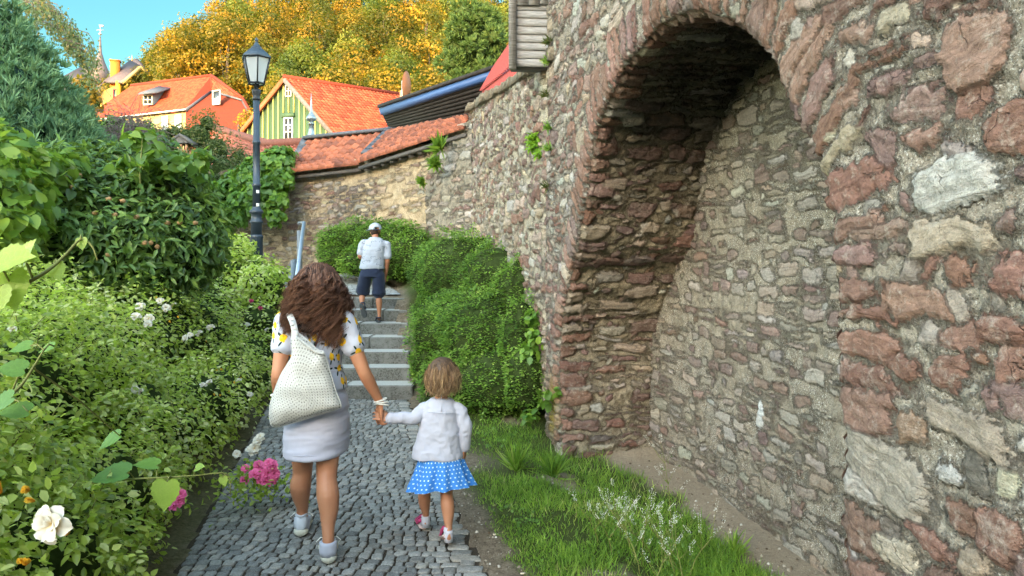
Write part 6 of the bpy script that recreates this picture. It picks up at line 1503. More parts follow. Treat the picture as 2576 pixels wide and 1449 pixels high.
def strands(rng, n, root, end, mid, curl, turns, rad, seg=22, sides=4, st=.12, kids=6, spread=.007):
    """locks: a helix per lock, followed by a few strands each"""
    V, F, T = [], [], []; nv = 0
    for k in range(n//kids):
        r0, r1, r2 = root(k), mid(k), end(k); t = np.linspace(0, 1, seg)[:, None]; ax = unit(r2-r0); u = unit(np.cross(ax, rng.normal(size=3))); v = np.cross(ax, u); ph = rng.uniform(0, 6.28)
        am = curl*rng.uniform(.6, 1.35)*np.clip((t-st)*1.7, 0.0, 1)**.8; tn = rng.uniform(*turns)*6.28; base = (1-t)**2*r0+2*t*(1-t)*r1+t*t*r2+am*(np.cos(ph+tn*t)*u+np.sin(ph+tn*t)*v); lt = rng.beta(1.6, 2.4)
        for q_ in range(kids):
            o = rng.normal(0, 1, 3)*spread; fr = rng.uniform(0, 6.28); c = base+o*(.35+t*.9)+.35*am*(np.cos(fr+tn*.9*t)*u+np.sin(fr+tn*.9*t)*v)*rng.uniform(0, 1); c = c[:max(8, int(seg*rng.uniform(.86, 1.0)))]; sg = len(c); t_ = t[:sg]
            tg = unit(np.gradient(c, axis=0)); a = unit(np.cross(tg, np.array([.3, .2, 1.]))); b = np.cross(tg, a); rr = rad*rng.uniform(.6, 1.4)*np.clip(1.15-t_, .3, 1); fl = rng.uniform(.4, .9)
            for q in range(sides): an = 2*math.pi*q/sides; V.append(c+rr*(a*math.cos(an)+b*math.sin(an)*fl))
            idx = nv+np.arange(sides*sg).reshape(sides, sg)
            for q in range(sides): F.append(np.stack([idx[q, :-1], idx[(q+1) % sides, :-1], idx[(q+1) % sides, 1:], idx[q, 1:]], 1))
            T.append(np.tile(np.clip(lt*.75+rng.uniform(0, .25)+.25*t_[:, 0], 0, 1), sides)); nv += sides*sg
    return np.concatenate(V), np.concatenate(F), np.concatenate(T)
def hair_mat(name, a, b, c):
    n = NT(name); n.base(n.ramp(n.attr("tint"), [(0, a), (.5, b), (1, c)]), .5, .3); n.b.inputs["Anisotropic"].default_value = .4; return n.m
def shoe(parent, toe, heel, wd, h, m_up, m_sole, nm="sneaker", sole_h=.032, sandal=None):
    """a shoe from heel to toe (points on its sole, world)"""
    o0 = Vector(parent.location); toe, heel = Vector(toe)-o0, Vector(heel)-o0; f = (toe-heel); L = f.length; f.normalize(); s = f.cross(Vector((0, 0, 1))).normalized(); u = s.cross(f).normalized()
    ts = [0, .03, .10, .25, .42, .6, .78, .92, .985, 1.0]; ws = [.30, .55, .74, .76, .74, .90, 1.0, .82, .45, .15]
    hs = [.5, .85, 1.0, 1.0, .82, .62, .48, .38, .28, .12]
    def pt(t, x, z): return heel+f*L*t+s*x+u*z
    N_ = 14
    def loft(z0, zf, ex, nm_, mat, par):
        V = []; F = []
        for t, w_, hh in zip(ts, ws, hs):
            for k in range(N_):
                a = 2*math.pi*k/N_; c, q = math.cos(a), math.sin(a); e = 2.6; g = (abs(c)**e+abs(q)**e)**(-1/e); top = zf*hh if zf > .05 else zf
                V.append(pt(t+(ex/L)*(t-.5)*2, (w_*wd/2+ex)*c*g, z0+(top-z0)/2+(top-z0)/2*q*g))
        m = len(ts)
        for i in range(m-1):
            for k in range(N_): F.append([i*N_+k, i*N_+(k+1) % N_, (i+1)*N_+(k+1) % N_, (i+1)*N_+k])
        F.append(list(range(N_))[::-1]); F.append([(m-1)*N_+k for k in range(N_)]); mb = MB(); mb.add(V, F); return mb.build(nm_, mat, par, smooth=True)
    root = None
    if not sandal:
        up_ = loft(sole_h*.6, h, 0, nm, m_up, parent); so_ = loft(0, sole_h, .004, "sole", m_sole, up_)
        m = MB(); m.tube([pt(.04, 0, h*.98), pt(.16, wd*.30, h*1.0), pt(.34, wd*.22, h*.93), pt(.40, 0, h*.86), pt(.34, -wd*.22, h*.93), pt(.16, -wd*.30, h*1.0), pt(.04, 0, h*.98)], .007, 6); m.build("collar", m_up, up_, smooth=True)
        m = MB()
        for k in range(4): t = .44+.06*k; m.tube([pt(t, -wd*.27, h*(.78-.07*k)), pt(t+.01, 0, h*(.86-.075*k)), pt(t, wd*.27, h*(.78-.07*k))], .0035, 5)
        for sx in (-1, 1): m.tube([pt(.42, sx*.01, h*.86), pt(.37, sx*wd*.42, h*.95), pt(.33, sx*wd*.62, h*.80), pt(.40, sx*wd*.50, h*.62)], .003, 5)
        m.build("laces", M_CORD, up_, smooth=True)
        return up_
    so_ = loft(0, sole_h, .002, nm, m_sole, parent); bm_ = MB(); m1, m2 = sandal
    for t, hh, wv in ((.62, h*.50, .030), (.78, h*.42, .028), (.40, h*.80, .022)):
        Q_ = [pt(t, -wd*.50, sole_h*.7), pt(t+.01, -wd*.40, hh*.8), pt(t+.02, 0, hh*1.08), pt(t+.01, wd*.40, hh*.8), pt(t, wd*.50, sole_h*.7)]; sp, _ = spline([tuple(q) for q in Q_], 10)
        for a_, b_ in zip(sp[:-1], sp[1:]): bm_.bar(a_, b_, wv, .006, tuple(u) if abs(Vector(b_-a_).normalized().dot(u)) < .8 else tuple(s))
    for sx in (-1, 1): bm_.bar(pt(.42, sx*wd*.42, sole_h), pt(.05, sx*wd*.36, h*.72), .020, .006, tuple(s))
    bm_.bar(pt(.02, -wd*.36, h*.72), pt(.02, wd*.36, h*.72), .022, .007, tuple(f)); bm_.build("strap", m1, so_)
    if m2: 
        hb = MB(); hb.lathe([(.005, 0), (wd*.28, .004), (wd*.33, h*.30), (wd*.30, h*.52), (wd*.2, h*.55)], pt(.10, 0, sole_h*.9), 12); hb.build("heel_cup", m2, so_, smooth=True)
    return so_
# =========================================================== the woman
W0 = Vector((-1.115, 4.40, 0))
wo = empty("person", tuple(W0), label="woman with long curly brown hair in lemon print top and white skirt", cat="person")
def wp_(X, Y, d): return Q(X, Y, d)
v = Vol(W0)
# legs
lh, lk, la = Vector((-1.205, 4.44, .86)), wp_(761, 1180, 4.60), wp_(760, 1292, 4.66)
rh_, rk, ra = Vector((-1.03, 4.40, .86)), wp_(822, 1185, 4.33), wp_(826, 1352, 4.22)
def leg(v, hp, kn, an, dx=0.0, k=1.0):
    hp, kn, an = Vector(hp), Vector(kn), Vector(an); b = Vector((0, -1, 0)); o = Vector((dx, 0, 0))
    v.limb([hp, hp.lerp(kn, .45), hp.lerp(kn, .82), kn, kn.lerp(an, .14)+b*.008*k, kn.lerp(an, .34)+b*.020*k+o, kn.lerp(an, .58)+b*.008*k+o, kn.lerp(an, .82), an, an+Vector((0, .0, -.05*k))],
           [(.088*k, .092*k), (.077*k, .082*k), (.064*k, .066*k), (.058*k, .060*k), (.056*k, .060*k), (.062*k, .066*k), (.053*k, .055*k), (.037*k, .041*k), (.032*k, .038*k), (.034*k, .045*k)], 18, 34)
leg(v, lh, lk, la, -.006); leg(v, rh_, rk, ra, .008)
for an, f in ((la, FWD), (ra, FWD)): v.limb([an+Vector((0, 0, -.06)), an+f*.10+Vector((0, 0, -.095))], [.036, .03], 12, 6)
# trunk and neck
v.rings([(-1.115, 4.41, .80, .15, .115), (-1.115, 4.41, .95, .152, .118), (-1.12, 4.41, 1.06, .122, .095), (-1.12, 4.40, 1.20, .140, .100), (-1.12, 4.39, 1.32, .150, .095), (-1.12, 4.39, 1.37, .10, .07)])
v.limb([(-1.12, 4.385, 1.32), (-1.115, 4.40, 1.46)], [.055, .05], 14, 6)
WH_C = Vector((-1.108, 4.425, 1.50)); head(v, WH_C, .225, FWD)
# arms
ls_, le, lw = Vector((-1.275, 4.38, 1.315)), wp_(699, 945, 4.30), wp_(700, 1000, 4.44)
v.limb([ls_, ls_.lerp(le, .35), ls_.lerp(le, .75), le, le.lerp(lw, .30), le.lerp(lw, .8), lw], [.050, .048, .041, .037, .038, .028, .024], 16, 26)
rs_, re, rw = Vector((-.955, 4.38, 1.305)), wp_(917, 938, 4.36), wp_(956, 1012, 4.44)
v.limb([rs_, rs_.lerp(re, .3), rs_.lerp(re, .72), re, re.lerp(rw, .25), re.lerp(rw, .75), rw], [.052, .049, .042, .037, .037, .027, .0225], 16, 26)
hand(v, rw, (-.10, .12, -1), (.75, .45, .05), (-.62, .55, .1), .165, (.35, .75, .95, 1.05), .0082)
hand(v, lw, (.25, .35, -1), (.8, -.1, .2), (0, 1, .2), .165, (.7, .9, 1.0, 1.1), .0082)
body = v.fuse("body", M_SKIN, wo, .0042, 5)
eyes(wo, WH_C, .225, FWD, W0)
# lemon top
n = NT("lemon_print"); p = n.obj(); sx, sy, sz = n.sep(p)[0], n.sep(p)[1], n.sep(p)[2]
u = n.ma('ADD', sx, n.ma('MULTIPLY', sy, n.ma('MULTIPLY', n.ma('SIGN', sx), .8))); uvv = n.comb(u, sz, 0)
def motif(scale, off):
    vr = n.voro(n.vm('ADD', uvv, off), scale, 'F1', None, .62, '2D'); d = n.vm('SUBTRACT', n.vm('ADD', uvv, off), vr.outputs["Position"]); a = n.ma('MULTIPLY', n.sep(vr.outputs["Color"])[0], 6.28)
    ca, sa = n.ma('COSINE', a), n.ma('SINE', a); dx, dy = n.sep(d)[0], n.sep(d)[1]
    return n.ma('ADD', n.ma('MULTIPLY', dx, ca), n.ma('MULTIPLY', dy, sa)), n.ma('SUBTRACT', n.ma('MULTIPLY', dy, ca), n.ma('MULTIPLY', dx, sa))
def ellipse(x, y, cx_, cy_, rx, ry, ang=0):
    c, s_ = math.cos(ang), math.sin(ang); x = n.ma('SUBTRACT', x, cx_); y = n.ma('SUBTRACT', y, cy_)
    X = n.ma('DIVIDE', n.ma('ADD', n.ma('MULTIPLY', x, c), n.ma('MULTIPLY', y, s_)), rx); Y = n.ma('DIVIDE', n.ma('SUBTRACT', n.ma('MULTIPLY', y, c), n.ma('MULTIPLY', x, s_)), ry)
    return n.mapr(n.ma('ADD', n.ma('MULTIPLY', X, X), n.ma('MULTIPLY', Y, Y)), .85, 1.1, 1, 0)
a, b = motif(11.8, (0, 0, 0)); c = (.46, .48, .57)
leaf = n.ma('MAXIMUM', ellipse(a, b, .030, .014, .018, .0065, .5), n.ma('MAXIMUM', ellipse(a, b, .027, -.017, .017, .006, -.7), ellipse(a, b, -.027, .019, .015, .0055, 2.2)))
lem = n.ma('MAXIMUM', ellipse(a, b, 0, 0, .0215, .0180), ellipse(a, b, -.021, 0, .008, .005)); hl = ellipse(a, b, .005, .006, .009, .006, .4)
c = n.mix(leaf, c, (.015, .035, .03)); c = n.mix(lem, c, (.80, .45, .012)); c = n.mix(n.ma('MULTIPLY', hl, .6), c, (.90, .66, .10)); n.base(c, .85, .12)
n.bump(n.noise(p, 500, 2), .2, .001); M_LEMON = n.m
t = Vol(W0)
t.rings([(-1.10, 4.41, .925, .158, .125), (-1.105, 4.41, .985, .150, .120), (-1.11, 4.41, 1.035, .132, .108), (-1.115, 4.405, 1.09, .140, .110), (-1.12, 4.40, 1.20, .162, .118), (-1.12, 4.395, 1.30, .172, .112), (-1.12, 4.39, 1.355, .135, .085), (-1.12, 4.39, 1.385, .08, .062)], 30)
for s_, e_ in ((ls_, le), (rs_, re)):
    s_, e_ = Vector(s_), Vector(e_); t.limb([s_+Vector((.04 if s_.x < -1.1 else -.04, 0, .02)), s_, s_.lerp(e_, .34), s_.lerp(e_, .46)], [.058, .064, .066, .067], 16, 14)
top = t.fuse("top", M_LEMON, wo, .006, 5, wrinkle(.0045, 9, 13, 3))
m = MB(); m.tube([Vector((-1.112+.136*math.cos(a_), 4.41+.112*math.sin(a_), 1.034+.006*math.sin(a_*3)))-W0 for a_ in np.linspace(0, 2*math.pi, 34)], .012, 8, False); m.build("waist_tie", M_LEMON, top, smooth=True)
# skirt
s = Vol(W0); s.rings([(-1.116, 4.42, .555, .168, .215, -.1), (-1.116, 4.42, .62, .174, .208, -.1), (-1.114, 4.415, .74, .178, .172, -.05), (-1.112, 4.41, .86, .170, .140), (-1.108, 4.41, .94, .142, .118), (-1.108, 4.41, .985, .128, .105)], 32, 2.2)
sk = s.fuse("skirt", M_LILAC, wo, .006, 5, wrinkle(.0060, 3.5, 17, 9))
m = MB(); ang = np.linspace(0, 2*math.pi, 40); m.tube([Vector((-1.118+.168*math.cos(a_)*math.cos(-.12)-.217*math.sin(a_)*math.sin(-.12), 4.42+.168*math.cos(a_)*math.sin(-.12)+.217*math.sin(a_)*math.cos(-.12), .585))-W0 for a_ in ang], .0035, 5, False); m.build("hem_seam", M_LILAC, sk, smooth=True)
# hair
rng = np.random.default_rng(101); HC = np.array(WH_C-W0); fw = np.array(FWD); sd__ = np.array(SIDE)
prof_z = np.array([1.63, 1.60, 1.55, 1.48, 1.40, 1.30, 1.22, 1.14, 1.08]); prof_w = np.array([.03, .078, .104, .122, .148, .176, .176, .155, .12])
def wroot(k):
    a = rng.uniform(-.25, math.pi+.25); e = rng.uniform(.0, 1.45); return HC+np.array([0, 0, .02])+.118*(sd__*math.cos(a)*math.cos(e)-fw*math.sin(a)*math.cos(e)*1.15+np.array([0, 0, 1])*math.sin(e)*1.0)
WR = [wroot(k) for k in range(480)]
def wend(k):
    r = WR[k]-HC; a = math.atan2(-r.dot(fw), r.dot(sd__))+rng.normal(0, .22); z = rng.choice([rng.uniform(1.165, 1.26), rng.uniform(1.2, 1.40)], p=[.6, .4])-.035*max(0, math.cos(a))+.03*max(0, -math.cos(a))
    w_ = np.interp(-z, -prof_z, prof_w)*rng.uniform(.55, 1.0); c = np.array([HC[0]+.012, HC[1]-.02, 0]); q = c+sd__*math.cos(a)*w_-fw*abs(math.sin(a))*w_*.72; q[2] = z-W0.z
    back = (4.30-.0*z)-W0.y
    if q[1] > .05-.18: q[1] = min(q[1], -.105-.02*rng.random()) if abs(q[0]) < .15 else q[1]
    return q
WE = [wend(k) for k in range(480)]
def wmid(k): r = WR[k]-HC; q = (WR[k]*.55+WE[k]*.45)+unit(r*np.array([1, 1, .2]))*.062; q[2] = WR[k][2]*.45+WE[k][2]*.55+.05; return q
V, F, T = strands(rng, 4200, lambda k: WR[k], lambda k: WE[k], wmid, .026, (2.2, 4.2), .0024, 34, kids=9, spread=.006)
V3, F3, T3 = strands(rng, 260, lambda k: WR[k % 480], lambda k: WE[k % 480]+rng.normal(0, .025, 3), wmid, .035, (2.0, 4.0), .0011, 34, kids=1, spread=.01); F = np.concatenate([F, F3+len(V)]); V = np.concatenate([V, V3]); T = np.concatenate([T, T3])
M_HAIR = hair_mat("curly_brown_hair", (.035, .017, .012), (.10, .046, .030), (.25, .125, .075)); hair = mob("hair", V, F, M_HAIR, wo, attrs={"tint": T}, smooth=True)
hv = Vol(W0); hv.ell(WH_C+Vector((0, -.01, .03)), (.098, .114, .108)); hv.limb([WH_C+Vector((0, -.06, -.02)), Vector((-1.11, 4.30, 1.36)), Vector((-1.108, 4.275, 1.30))], [(.095, .065), (.135, .035), (.10, .016)], 18, 16); hv.fuse("under_hair", hair_mat("dark_under_hair", (.022, .010, .008), (.03, .014, .010), (.04, .018, .012)), hair, .008, 4)
# bag
ol = [(735, 832), (748, 836), (775, 858), (800, 880), (815, 886), (826, 920), (842, 975), (858, 1020), (850, 1027), (800, 1043), (740, 1062), (690, 1073), (679, 1055), (680, 1020), (690, 985), (706, 945), (722, 918), (735, 895), (735, 860)]
bd_ = 4.18; BO = Q(765, 985, bd_); OLp, _ = spline([tuple(Q(X, Y, bd_)-BO) for X, Y in ol+[ol[0]]], 73); OLp = OLp[:-1]
V = []; NR = 9; F = []; no = 72
for side in (-1, 1):
    base = len(V)
    for i in range(NR):
        r = 1-i/NR; th = .062*math.sqrt(max(0, 1-r*r))*(1 if side < 0 else .75)+.0035
        for k in range(no):
            q = OLp[k]*r; fld = .006*math.sin(q[0]*38+q[2]*14)*(1-r)+.004*math.sin(q[2]*50)
            V.append((q[0], q[1]+side*(th+fld*(r < .99))+.10*(q[2]+.2)*0, q[2]))
    V.append((0, side*.066, 0)); cidx = len(V)-1
    for i in range(NR-1):
        for k in range(no): f = [base+i*no+k, base+i*no+(k+1) % no, base+(i+1)*no+(k+1) % no, base+(i+1)*no+k]; F.append(f if side > 0 else f[::-1])
    for k in range(no): f = [base+(NR-1)*no+k, base+(NR-1)*no+(k+1) % no, cidx]; F.append(f if side > 0 else f[::-1])
off = NR*no+1
for k in range(no): F.append([k, (k+1) % no, off+(k+1) % no, off+k])
n = NT("perforated_white"); p = n.obj(); x = n.ma('MULTIPLY', n.ma('ADD', n.sep(p)[0], n.ma('MULTIPLY', n.sep(p)[2], .12)), 1.25); z = n.sep(p)[2]; r = n.ma('SQRT', n.ma('ADD', n.ma('MULTIPLY', x, x), n.ma('MULTIPLY', z, n.ma('MULTIPLY', z, .72)))); ps = .0165
rk_ = n.ma('FLOOR', n.ma('DIVIDE', r, ps)); fr = n.ma('SUBTRACT', n.ma('FRACT', n.ma('DIVIDE', r, ps)), .5); cnt = n.ma('MAXIMUM', n.ma('ROUND', n.ma('MULTIPLY', n.ma('ADD', rk_, .5), 6.9)), 5); an = n.ma('MULTIPLY', n.ma('DIVIDE', n.ma('ARCTAN2', z, x), 6.28318), cnt); fa = n.ma('SUBTRACT', n.ma('FRACT', an), .5)
odd = n.ma('MODULO', rk_, 2); slant = n.ma('ADD', fa, n.ma('MULTIPLY', fr, n.ma('MULTIPLY', odd, .9))); dd = n.ma('SQRT', n.ma('ADD', n.ma('MULTIPLY', slant, slant), n.ma('MULTIPLY', n.ma('MULTIPLY', fr, fr), n.mapr(odd, 0, 1, 1.0, .35)))); hole = n.mapr(dd, .20, .30, 1, 0)
hole = n.ma('MULTIPLY', hole, n.mapr(odd, 0, 1, .85, .45)); n.base(n.mix(hole, (.48, .48, .46), (.13, .13, .12)), .55, .3); n.bump(n.ma('SUBTRACT', 1, hole), .4, .002); M_BAG = n.m
bag = empty("shoulder_bag", tuple(BO), label="large white perforated leather bag hanging at the woman's back from her left shoulder", cat="bag")
mob("bag_body", V, F, M_BAG, bag, smooth=True)
m = MB(); tr_ = [OLp[k] for k in range(no)]+[OLp[0]]; m.tube([tuple(q) for q in tr_], .0045, 6, False); m.build("piping", simple("bag_leather", (.46, .46, .45), .5), bag, smooth=True)
M_BAGL = bpy.data.materials["bag_leather"]
def strip(pts, wd, th, nm, mat, par, upv=(0, -1, .3)):
    m = MB(); sp, _ = spline([tuple(q) for q in pts], 16)
    for a_, b_ in zip(sp[:-1], sp[1:]): m.bar(a_, Vector(b_)+(Vector(b_)-Vector(a_))*.06, wd, th, upv)
    return m.build(nm, mat, par)
strip([Q(744, 846, 4.16)-BO, Q(738, 815, 4.20)-BO, Q(728, 790, 4.27)-BO, Q(726, 778, 4.36)-BO, Q(733, 785, 4.46)-BO, Q(740, 830, 4.52)-BO], .034, .005, "strap", M_BAGL, bag)
strip([Q(744, 846, 4.155)-BO, Q(772, 868, 4.15)-BO, Q(797, 886, 4.15)-BO, Q(815, 888, 4.155)-BO], .014, .01, "rim", M_BAGL, bag)
m = MB()
for X, Y in ((733, 806), (735, 818)): m.lathe([(.001, -.004), (.007, -.003), (.007, .003), (.001, .004)], Q(X, Y, 4.19)-BO, 10)
m.build("rivets", simple("dull_metal", (.38, .38, .40), .4, .5, .8), bag)
strip([Q(812, 800, 4.28)-W0, Q(806, 830, 4.27)-W0, Q(797, 860, 4.27)-W0, Q(788, 885, 4.26)-W0], .008, .006, "thin_strap", simple("dark_strap", (.06, .02, .03), .6), wo)
# bracelets and shoes
m = MB()
for k, (X, Y, r) in enumerate(((957, 1006, .034), (960, 1014, .036), (962, 1018, .034))):
    c = Q(X, Y, 4.44)-W0; m.tube([c+Vector((r*math.cos(a_), r*math.sin(a_), .010*math.cos(a_+k)))+Vector((0, 0, .0)) for a_ in np.linspace(0, 2*math.pi, 22)], .0045, 6, False)
m.build("bracelet", M_CORD, wo, smooth=True)
m = MB(); c = Q(697, 990, 4.40)-W0; m.tube([c+Vector((.034*math.cos(a_), .034*math.sin(a_), .008*math.cos(a_))) for a_ in np.linspace(0, 2*math.pi, 20)], .005, 6, False); m.build("bracelet", M_CORD, wo, smooth=True)
for an, hy, yaw in ((la, Q(756, 1349, 4.59), -.02), (ra, Q(827, 1424, 4.18), .04)):
    hy.z = gz1(hy.x, hy.y)+.026 if False else .012; f = Matrix.Rotation(yaw, 3, 'Z') @ FWD
    shoe(wo, hy+f*.27, hy, .105, .115, M_SNEAK, M_SOLE, "sneaker", .040)
    m = MB(); a_ = an-W0; m.lathe([(.044, -.06), (.049, -.03), (.047, 0.0), (.045, .016), (.038, .017)], a_+Vector((0, -.004, -.035)), 16); m.build("sock", M_WCLOTH, wo, smooth=True)
# =========================================================== the girl
G0 = Vector((-.415, 4.50, 0)); G = lambda X, Y, d=4.5: Q(X, Y, d)
gi = empty("person", tuple(G0), label="small girl with wavy light brown hair in white blouse and blue polka dot skirt", cat="person")
v = Vol(G0)
leg(v, (-.475, 4.52, .47), G(1068, 1225, 4.66), G(1071, 1300, 4.70), -.003, .62); leg(v, (-.365, 4.49, .47), G(1123, 1235, 4.50), G(1129, 1336, 4.42), .003, .64)
v.rings([(-.415, 4.51, .42, .095, .08), (-.418, 4.51, .56, .092, .078), (-.42, 4.505, .70, .090, .072), (-.415, 4.50, .78, .085, .06), (-.413, 4.50, .815, .07, .05), (-.413, 4.50, .845, .06, .05)])
v.limb([(-.413, 4.50, .82), (-.41, 4.51, .91)], [.038, .036], 12, 6); GH = Vector((-.405, 4.515, .975)); gf = Matrix.Rotation(-.2, 3, 'Z') @ FWD; head(v, GH, .19, gf)
gls, gle, glw = Vector((-.508, 4.50, .785)), G(1040, 1052, 4.46), G(978, 1052, 4.44)
v.limb([gls.lerp(gle, .1), gls.lerp(gle, .5), gle, gle.lerp(glw, .4), glw], [.026, .028, .026, .025, .018], 12, 18)
grs, gre, grw = Vector((-.308, 4.49, .785)), G(1171, 1072, 4.48), G(1168, 1128, 4.52)
v.limb([grs.lerp(gre, .1), grs.lerp(gre, .5), gre, gre.lerp(grw, .5), grw], [.026, .028, .026, .024, .018], 12, 18)
hand(v, glw, (-1, .05, .30), (.1, .8, -.5), (.2, .35, 1), .115, (.5, .65, .8, .9), .0062)
hand(v, grw, (-.05, .15, -1), (-.9, .2, 0), (-.2, 1, 0), .115, (.9, 1.0, 1.1, 1.2), .0062)
v.fuse("body", M_SKIN2, gi, .0036, 4); eyes(gi, GH, .19, gf, G0)
b = Vol(G0)
b.rings([(-.437, 4.515, .505, .148, .115, .0), (-.437, 4.515, .53, .146, .112), (-.43, 4.51, .60, .130, .100), (-.42, 4.505, .70, .113, .090), (-.415, 4.50, .775, .108, .080), (-.413, 4.50, .822, .085, .062), (-.413, 4.50, .848, .058, .05)], 30)
b.limb([gls+Vector((.04, 0, .01)), gls, gls.lerp(gle, .5), gle, gle.lerp(glw, .45), gle.lerp(glw, .93)], [.034, .039, .039, .035, .033, .030], 14, 24)
b.limb([grs+Vector((-.04, 0, .01)), grs, grs.lerp(gre, .5), gre, gre.lerp(grw, .5), gre.lerp(grw, .92)], [.034, .039, .038, .035, .032, .029], 14, 24)
bl = b.fuse("blouse", M_WCLOTH, gi, .005, 4, wrinkle(.0055, 12, 15, 21))
m = MB(); m.tube([G(X, Y, 4.40)-G0 for X, Y in ((1064, 1034), (1090, 1037), (1115, 1039), (1142, 1038))], .0022, 5); m.tube([G(1110, 990, 4.425)-G0, G(1111, 1037, 4.398)-G0], .0022, 5); m.build("back_seam", M_WCLOTH, bl, smooth=True)
n = NT("polka_dots"); tc = n.uv(); x, y = n.sep(tc)[0], n.sep(tc)[1]; ps = .0235; row = n.ma('FLOOR', n.ma('DIVIDE', y, ps)); xx = n.ma('ADD', n.ma('DIVIDE', x, ps), n.ma('MULTIPLY', n.ma('MODULO', row, 2), .5)); fx_ = n.ma('SUBTRACT', n.ma('FRACT', xx), .5); fy_ = n.ma('SUBTRACT', n.ma('FRACT', n.ma('DIVIDE', y, ps)), .5)
dd = n.ma('SQRT', n.ma('ADD', n.ma('MULTIPLY', fx_, fx_), n.ma('MULTIPLY', fy_, fy_))); n.base(n.mix(n.mapr(dd, .15, .21, 1, 0), (.045, .20, .58), (.55, .72, .82)), .8, .15); M_DOTS = n.m
NU, NVv = 96, 16; V = []; UVs = []
for j in range(NVv+1):
    t = j/NVv
    for i in range(NU):
        a = 2*math.pi*i/NU; fold = t**1.2*(.014*math.sin(a*9+1)+.010*math.sin(a*14+2.1)+.008*math.sin(a*5))
        rx = .105+.055*t**.9+fold; ry = .085+.055*t**.9+fold; sw = .035*t*t
        V.append((-.0+rx*math.cos(a)+.0+sw*math.cos(a-.3), .01+ry*math.sin(a), .575-.245*t-.012*t*math.sin(a*2+.8)+.02*t*max(0, math.cos(a-.2)))); UVs.append((a*.15, t*.245))
F = [[j*NU+i, j*NU+(i+1) % NU, (j+1)*NU+(i+1) % NU, (j+1)*NU+i] for j in range(NVv) for i in range(NU-1)]; 
V2 = [(x, y, z) for x, y, z in V]; 
for j in range(NVv+1): V2.append(V[j*NU]); UVs.append((2*math.pi*.15, j/NVv*.245))
s0 = (NVv+1)*NU
F += [[j*NU+NU-1, s0+j, s0+j+1, (j+1)*NU+NU-1] for j in range(NVv)]
mob("skirt", V2, np.array(F), M_DOTS, gi, uv=UVs, smooth=True)
rng = np.random.default_rng(111); HG = np.array(GH-G0); fwg = np.array(gf); sdg = np.array(Vector((gf.y, -gf.x, 0))); NG = 300
GR = []
for k in range(NG): a = rng.uniform(-.5, math.pi+.5); e = rng.uniform(-.1, 1.5); GR.append(HG+np.array([0, 0, .012])+.096*(sdg*math.cos(a)*math.cos(e)*.88-fwg*math.sin(a)*math.cos(e)*1.1+np.array([0, 0, 1])*math.sin(e)))
def gend(k): r = GR[k]-HG; a = math.atan2(-r.dot(fwg), r.dot(sdg))+rng.normal(0, .15); w_ = rng.uniform(.050, .098); q = HG+sdg*math.cos(a)*w_-fwg*math.sin(a)*w_*1.05; q[2] = rng.choice([rng.uniform(.845, .885), rng.uniform(.87, .96)], p=[.7, .3])+.02*abs(math.cos(a)); return q
GE = [gend(k) for k in range(NG)]
def gmid(k): q = GR[k]*.5+GE[k]*.5; q[:2] += unit((GR[k]-HG)[:2])*.020; q[2] = GR[k][2]*.6+GE[k][2]*.4; return q
V, F, T = strands(rng, NG*7, lambda k: GR[k], lambda k: GE[k], gmid, .013, (1.0, 1.9), .0023, 28, st=.40, kids=7, spread=.0075)
gh_ = mob("hair", V, F, hair_mat("light_brown_hair", (.09, .052, .030), (.25, .15, .078), (.60, .42, .22)), gi, attrs={"tint": np.clip(T*.9-.25*(np.clip((V[:, 2]-.98)/.08, 0, 1)), 0, 1)}, smooth=True)
hv = Vol(G0); hv.ell(GH+Vector((0, -.005, .022)), (.083, .094, .092)); hv.ell(GH+Vector((0, -.035, -.05)), (.078, .058, .055)); hv.fuse("under_hair", hair_mat("brown_under_hair", (.07, .042, .026), (.08, .05, .03), (.10, .06, .035)), gh_, .006, 3)
M_PINK = simple("magenta_leather", (.38, .035, .12), .5, .35, var=.12); M_PINKS = simple("pale_pink_sole", (.55, .42, .40), .6, .25); M_SOCK = cloth("white_sock", (.48, .48, .55)); M_UNDER = simple("brown_outsole", (.20, .12, .09), .8)
shoe(gi, Q(1062, 1337, 4.70)*1.0+FWD*.165+Vector((0, 0, .012)), Q(1066, 1337, 4.70)+Vector((0, 0, .014)), .068, .075, None, M_PINKS, "sandal", .022, (M_PINK, M_SOCK))
hp = Q(1126, 1352, 4.40); tp_ = hp+FWD*.155; tp_.z = .014
s2 = shoe(gi, tp_, hp, .068, .075, None, M_PINKS, "sandal", .022, (M_PINK, M_SOCK))
m = MB(); f_ = (tp_-hp).normalized(); dn_ = f_.cross(SIDE).normalized(); dn_ = dn_ if dn_.z < 0 else -dn_
m.bar(hp-G0+dn_*.004+f_*.004, hp-G0+f_*.145+dn_*.004, .05, .006, tuple(dn_)); m.build("outsole", M_UNDER, s2)
for (X, Y, d) in ((1071, 1302, 4.70), (1128, 1338, 4.42)):
    m = MB(); c = Q(X, Y, d)-G0; m.lathe([(.024, -.055), (.027, -.02), (.026, 0), (.0265, .012), (.022, .013)], c, 14); m.build("sock", M_SOCK, gi, smooth=True)
    ft = Vol(G0); ft.limb([Q(X, Y, d)+Vector((0, 0, -.035)), Q(X, Y, d)+FWD*.05+Vector((0, 0, -.045)), Q(X, Y, d)+FWD*.12+Vector((0, 0, -.062))], [.026, .024, .018], 10, 8); ft.fuse("sock_foot", M_SOCK, gi, .006, 2)
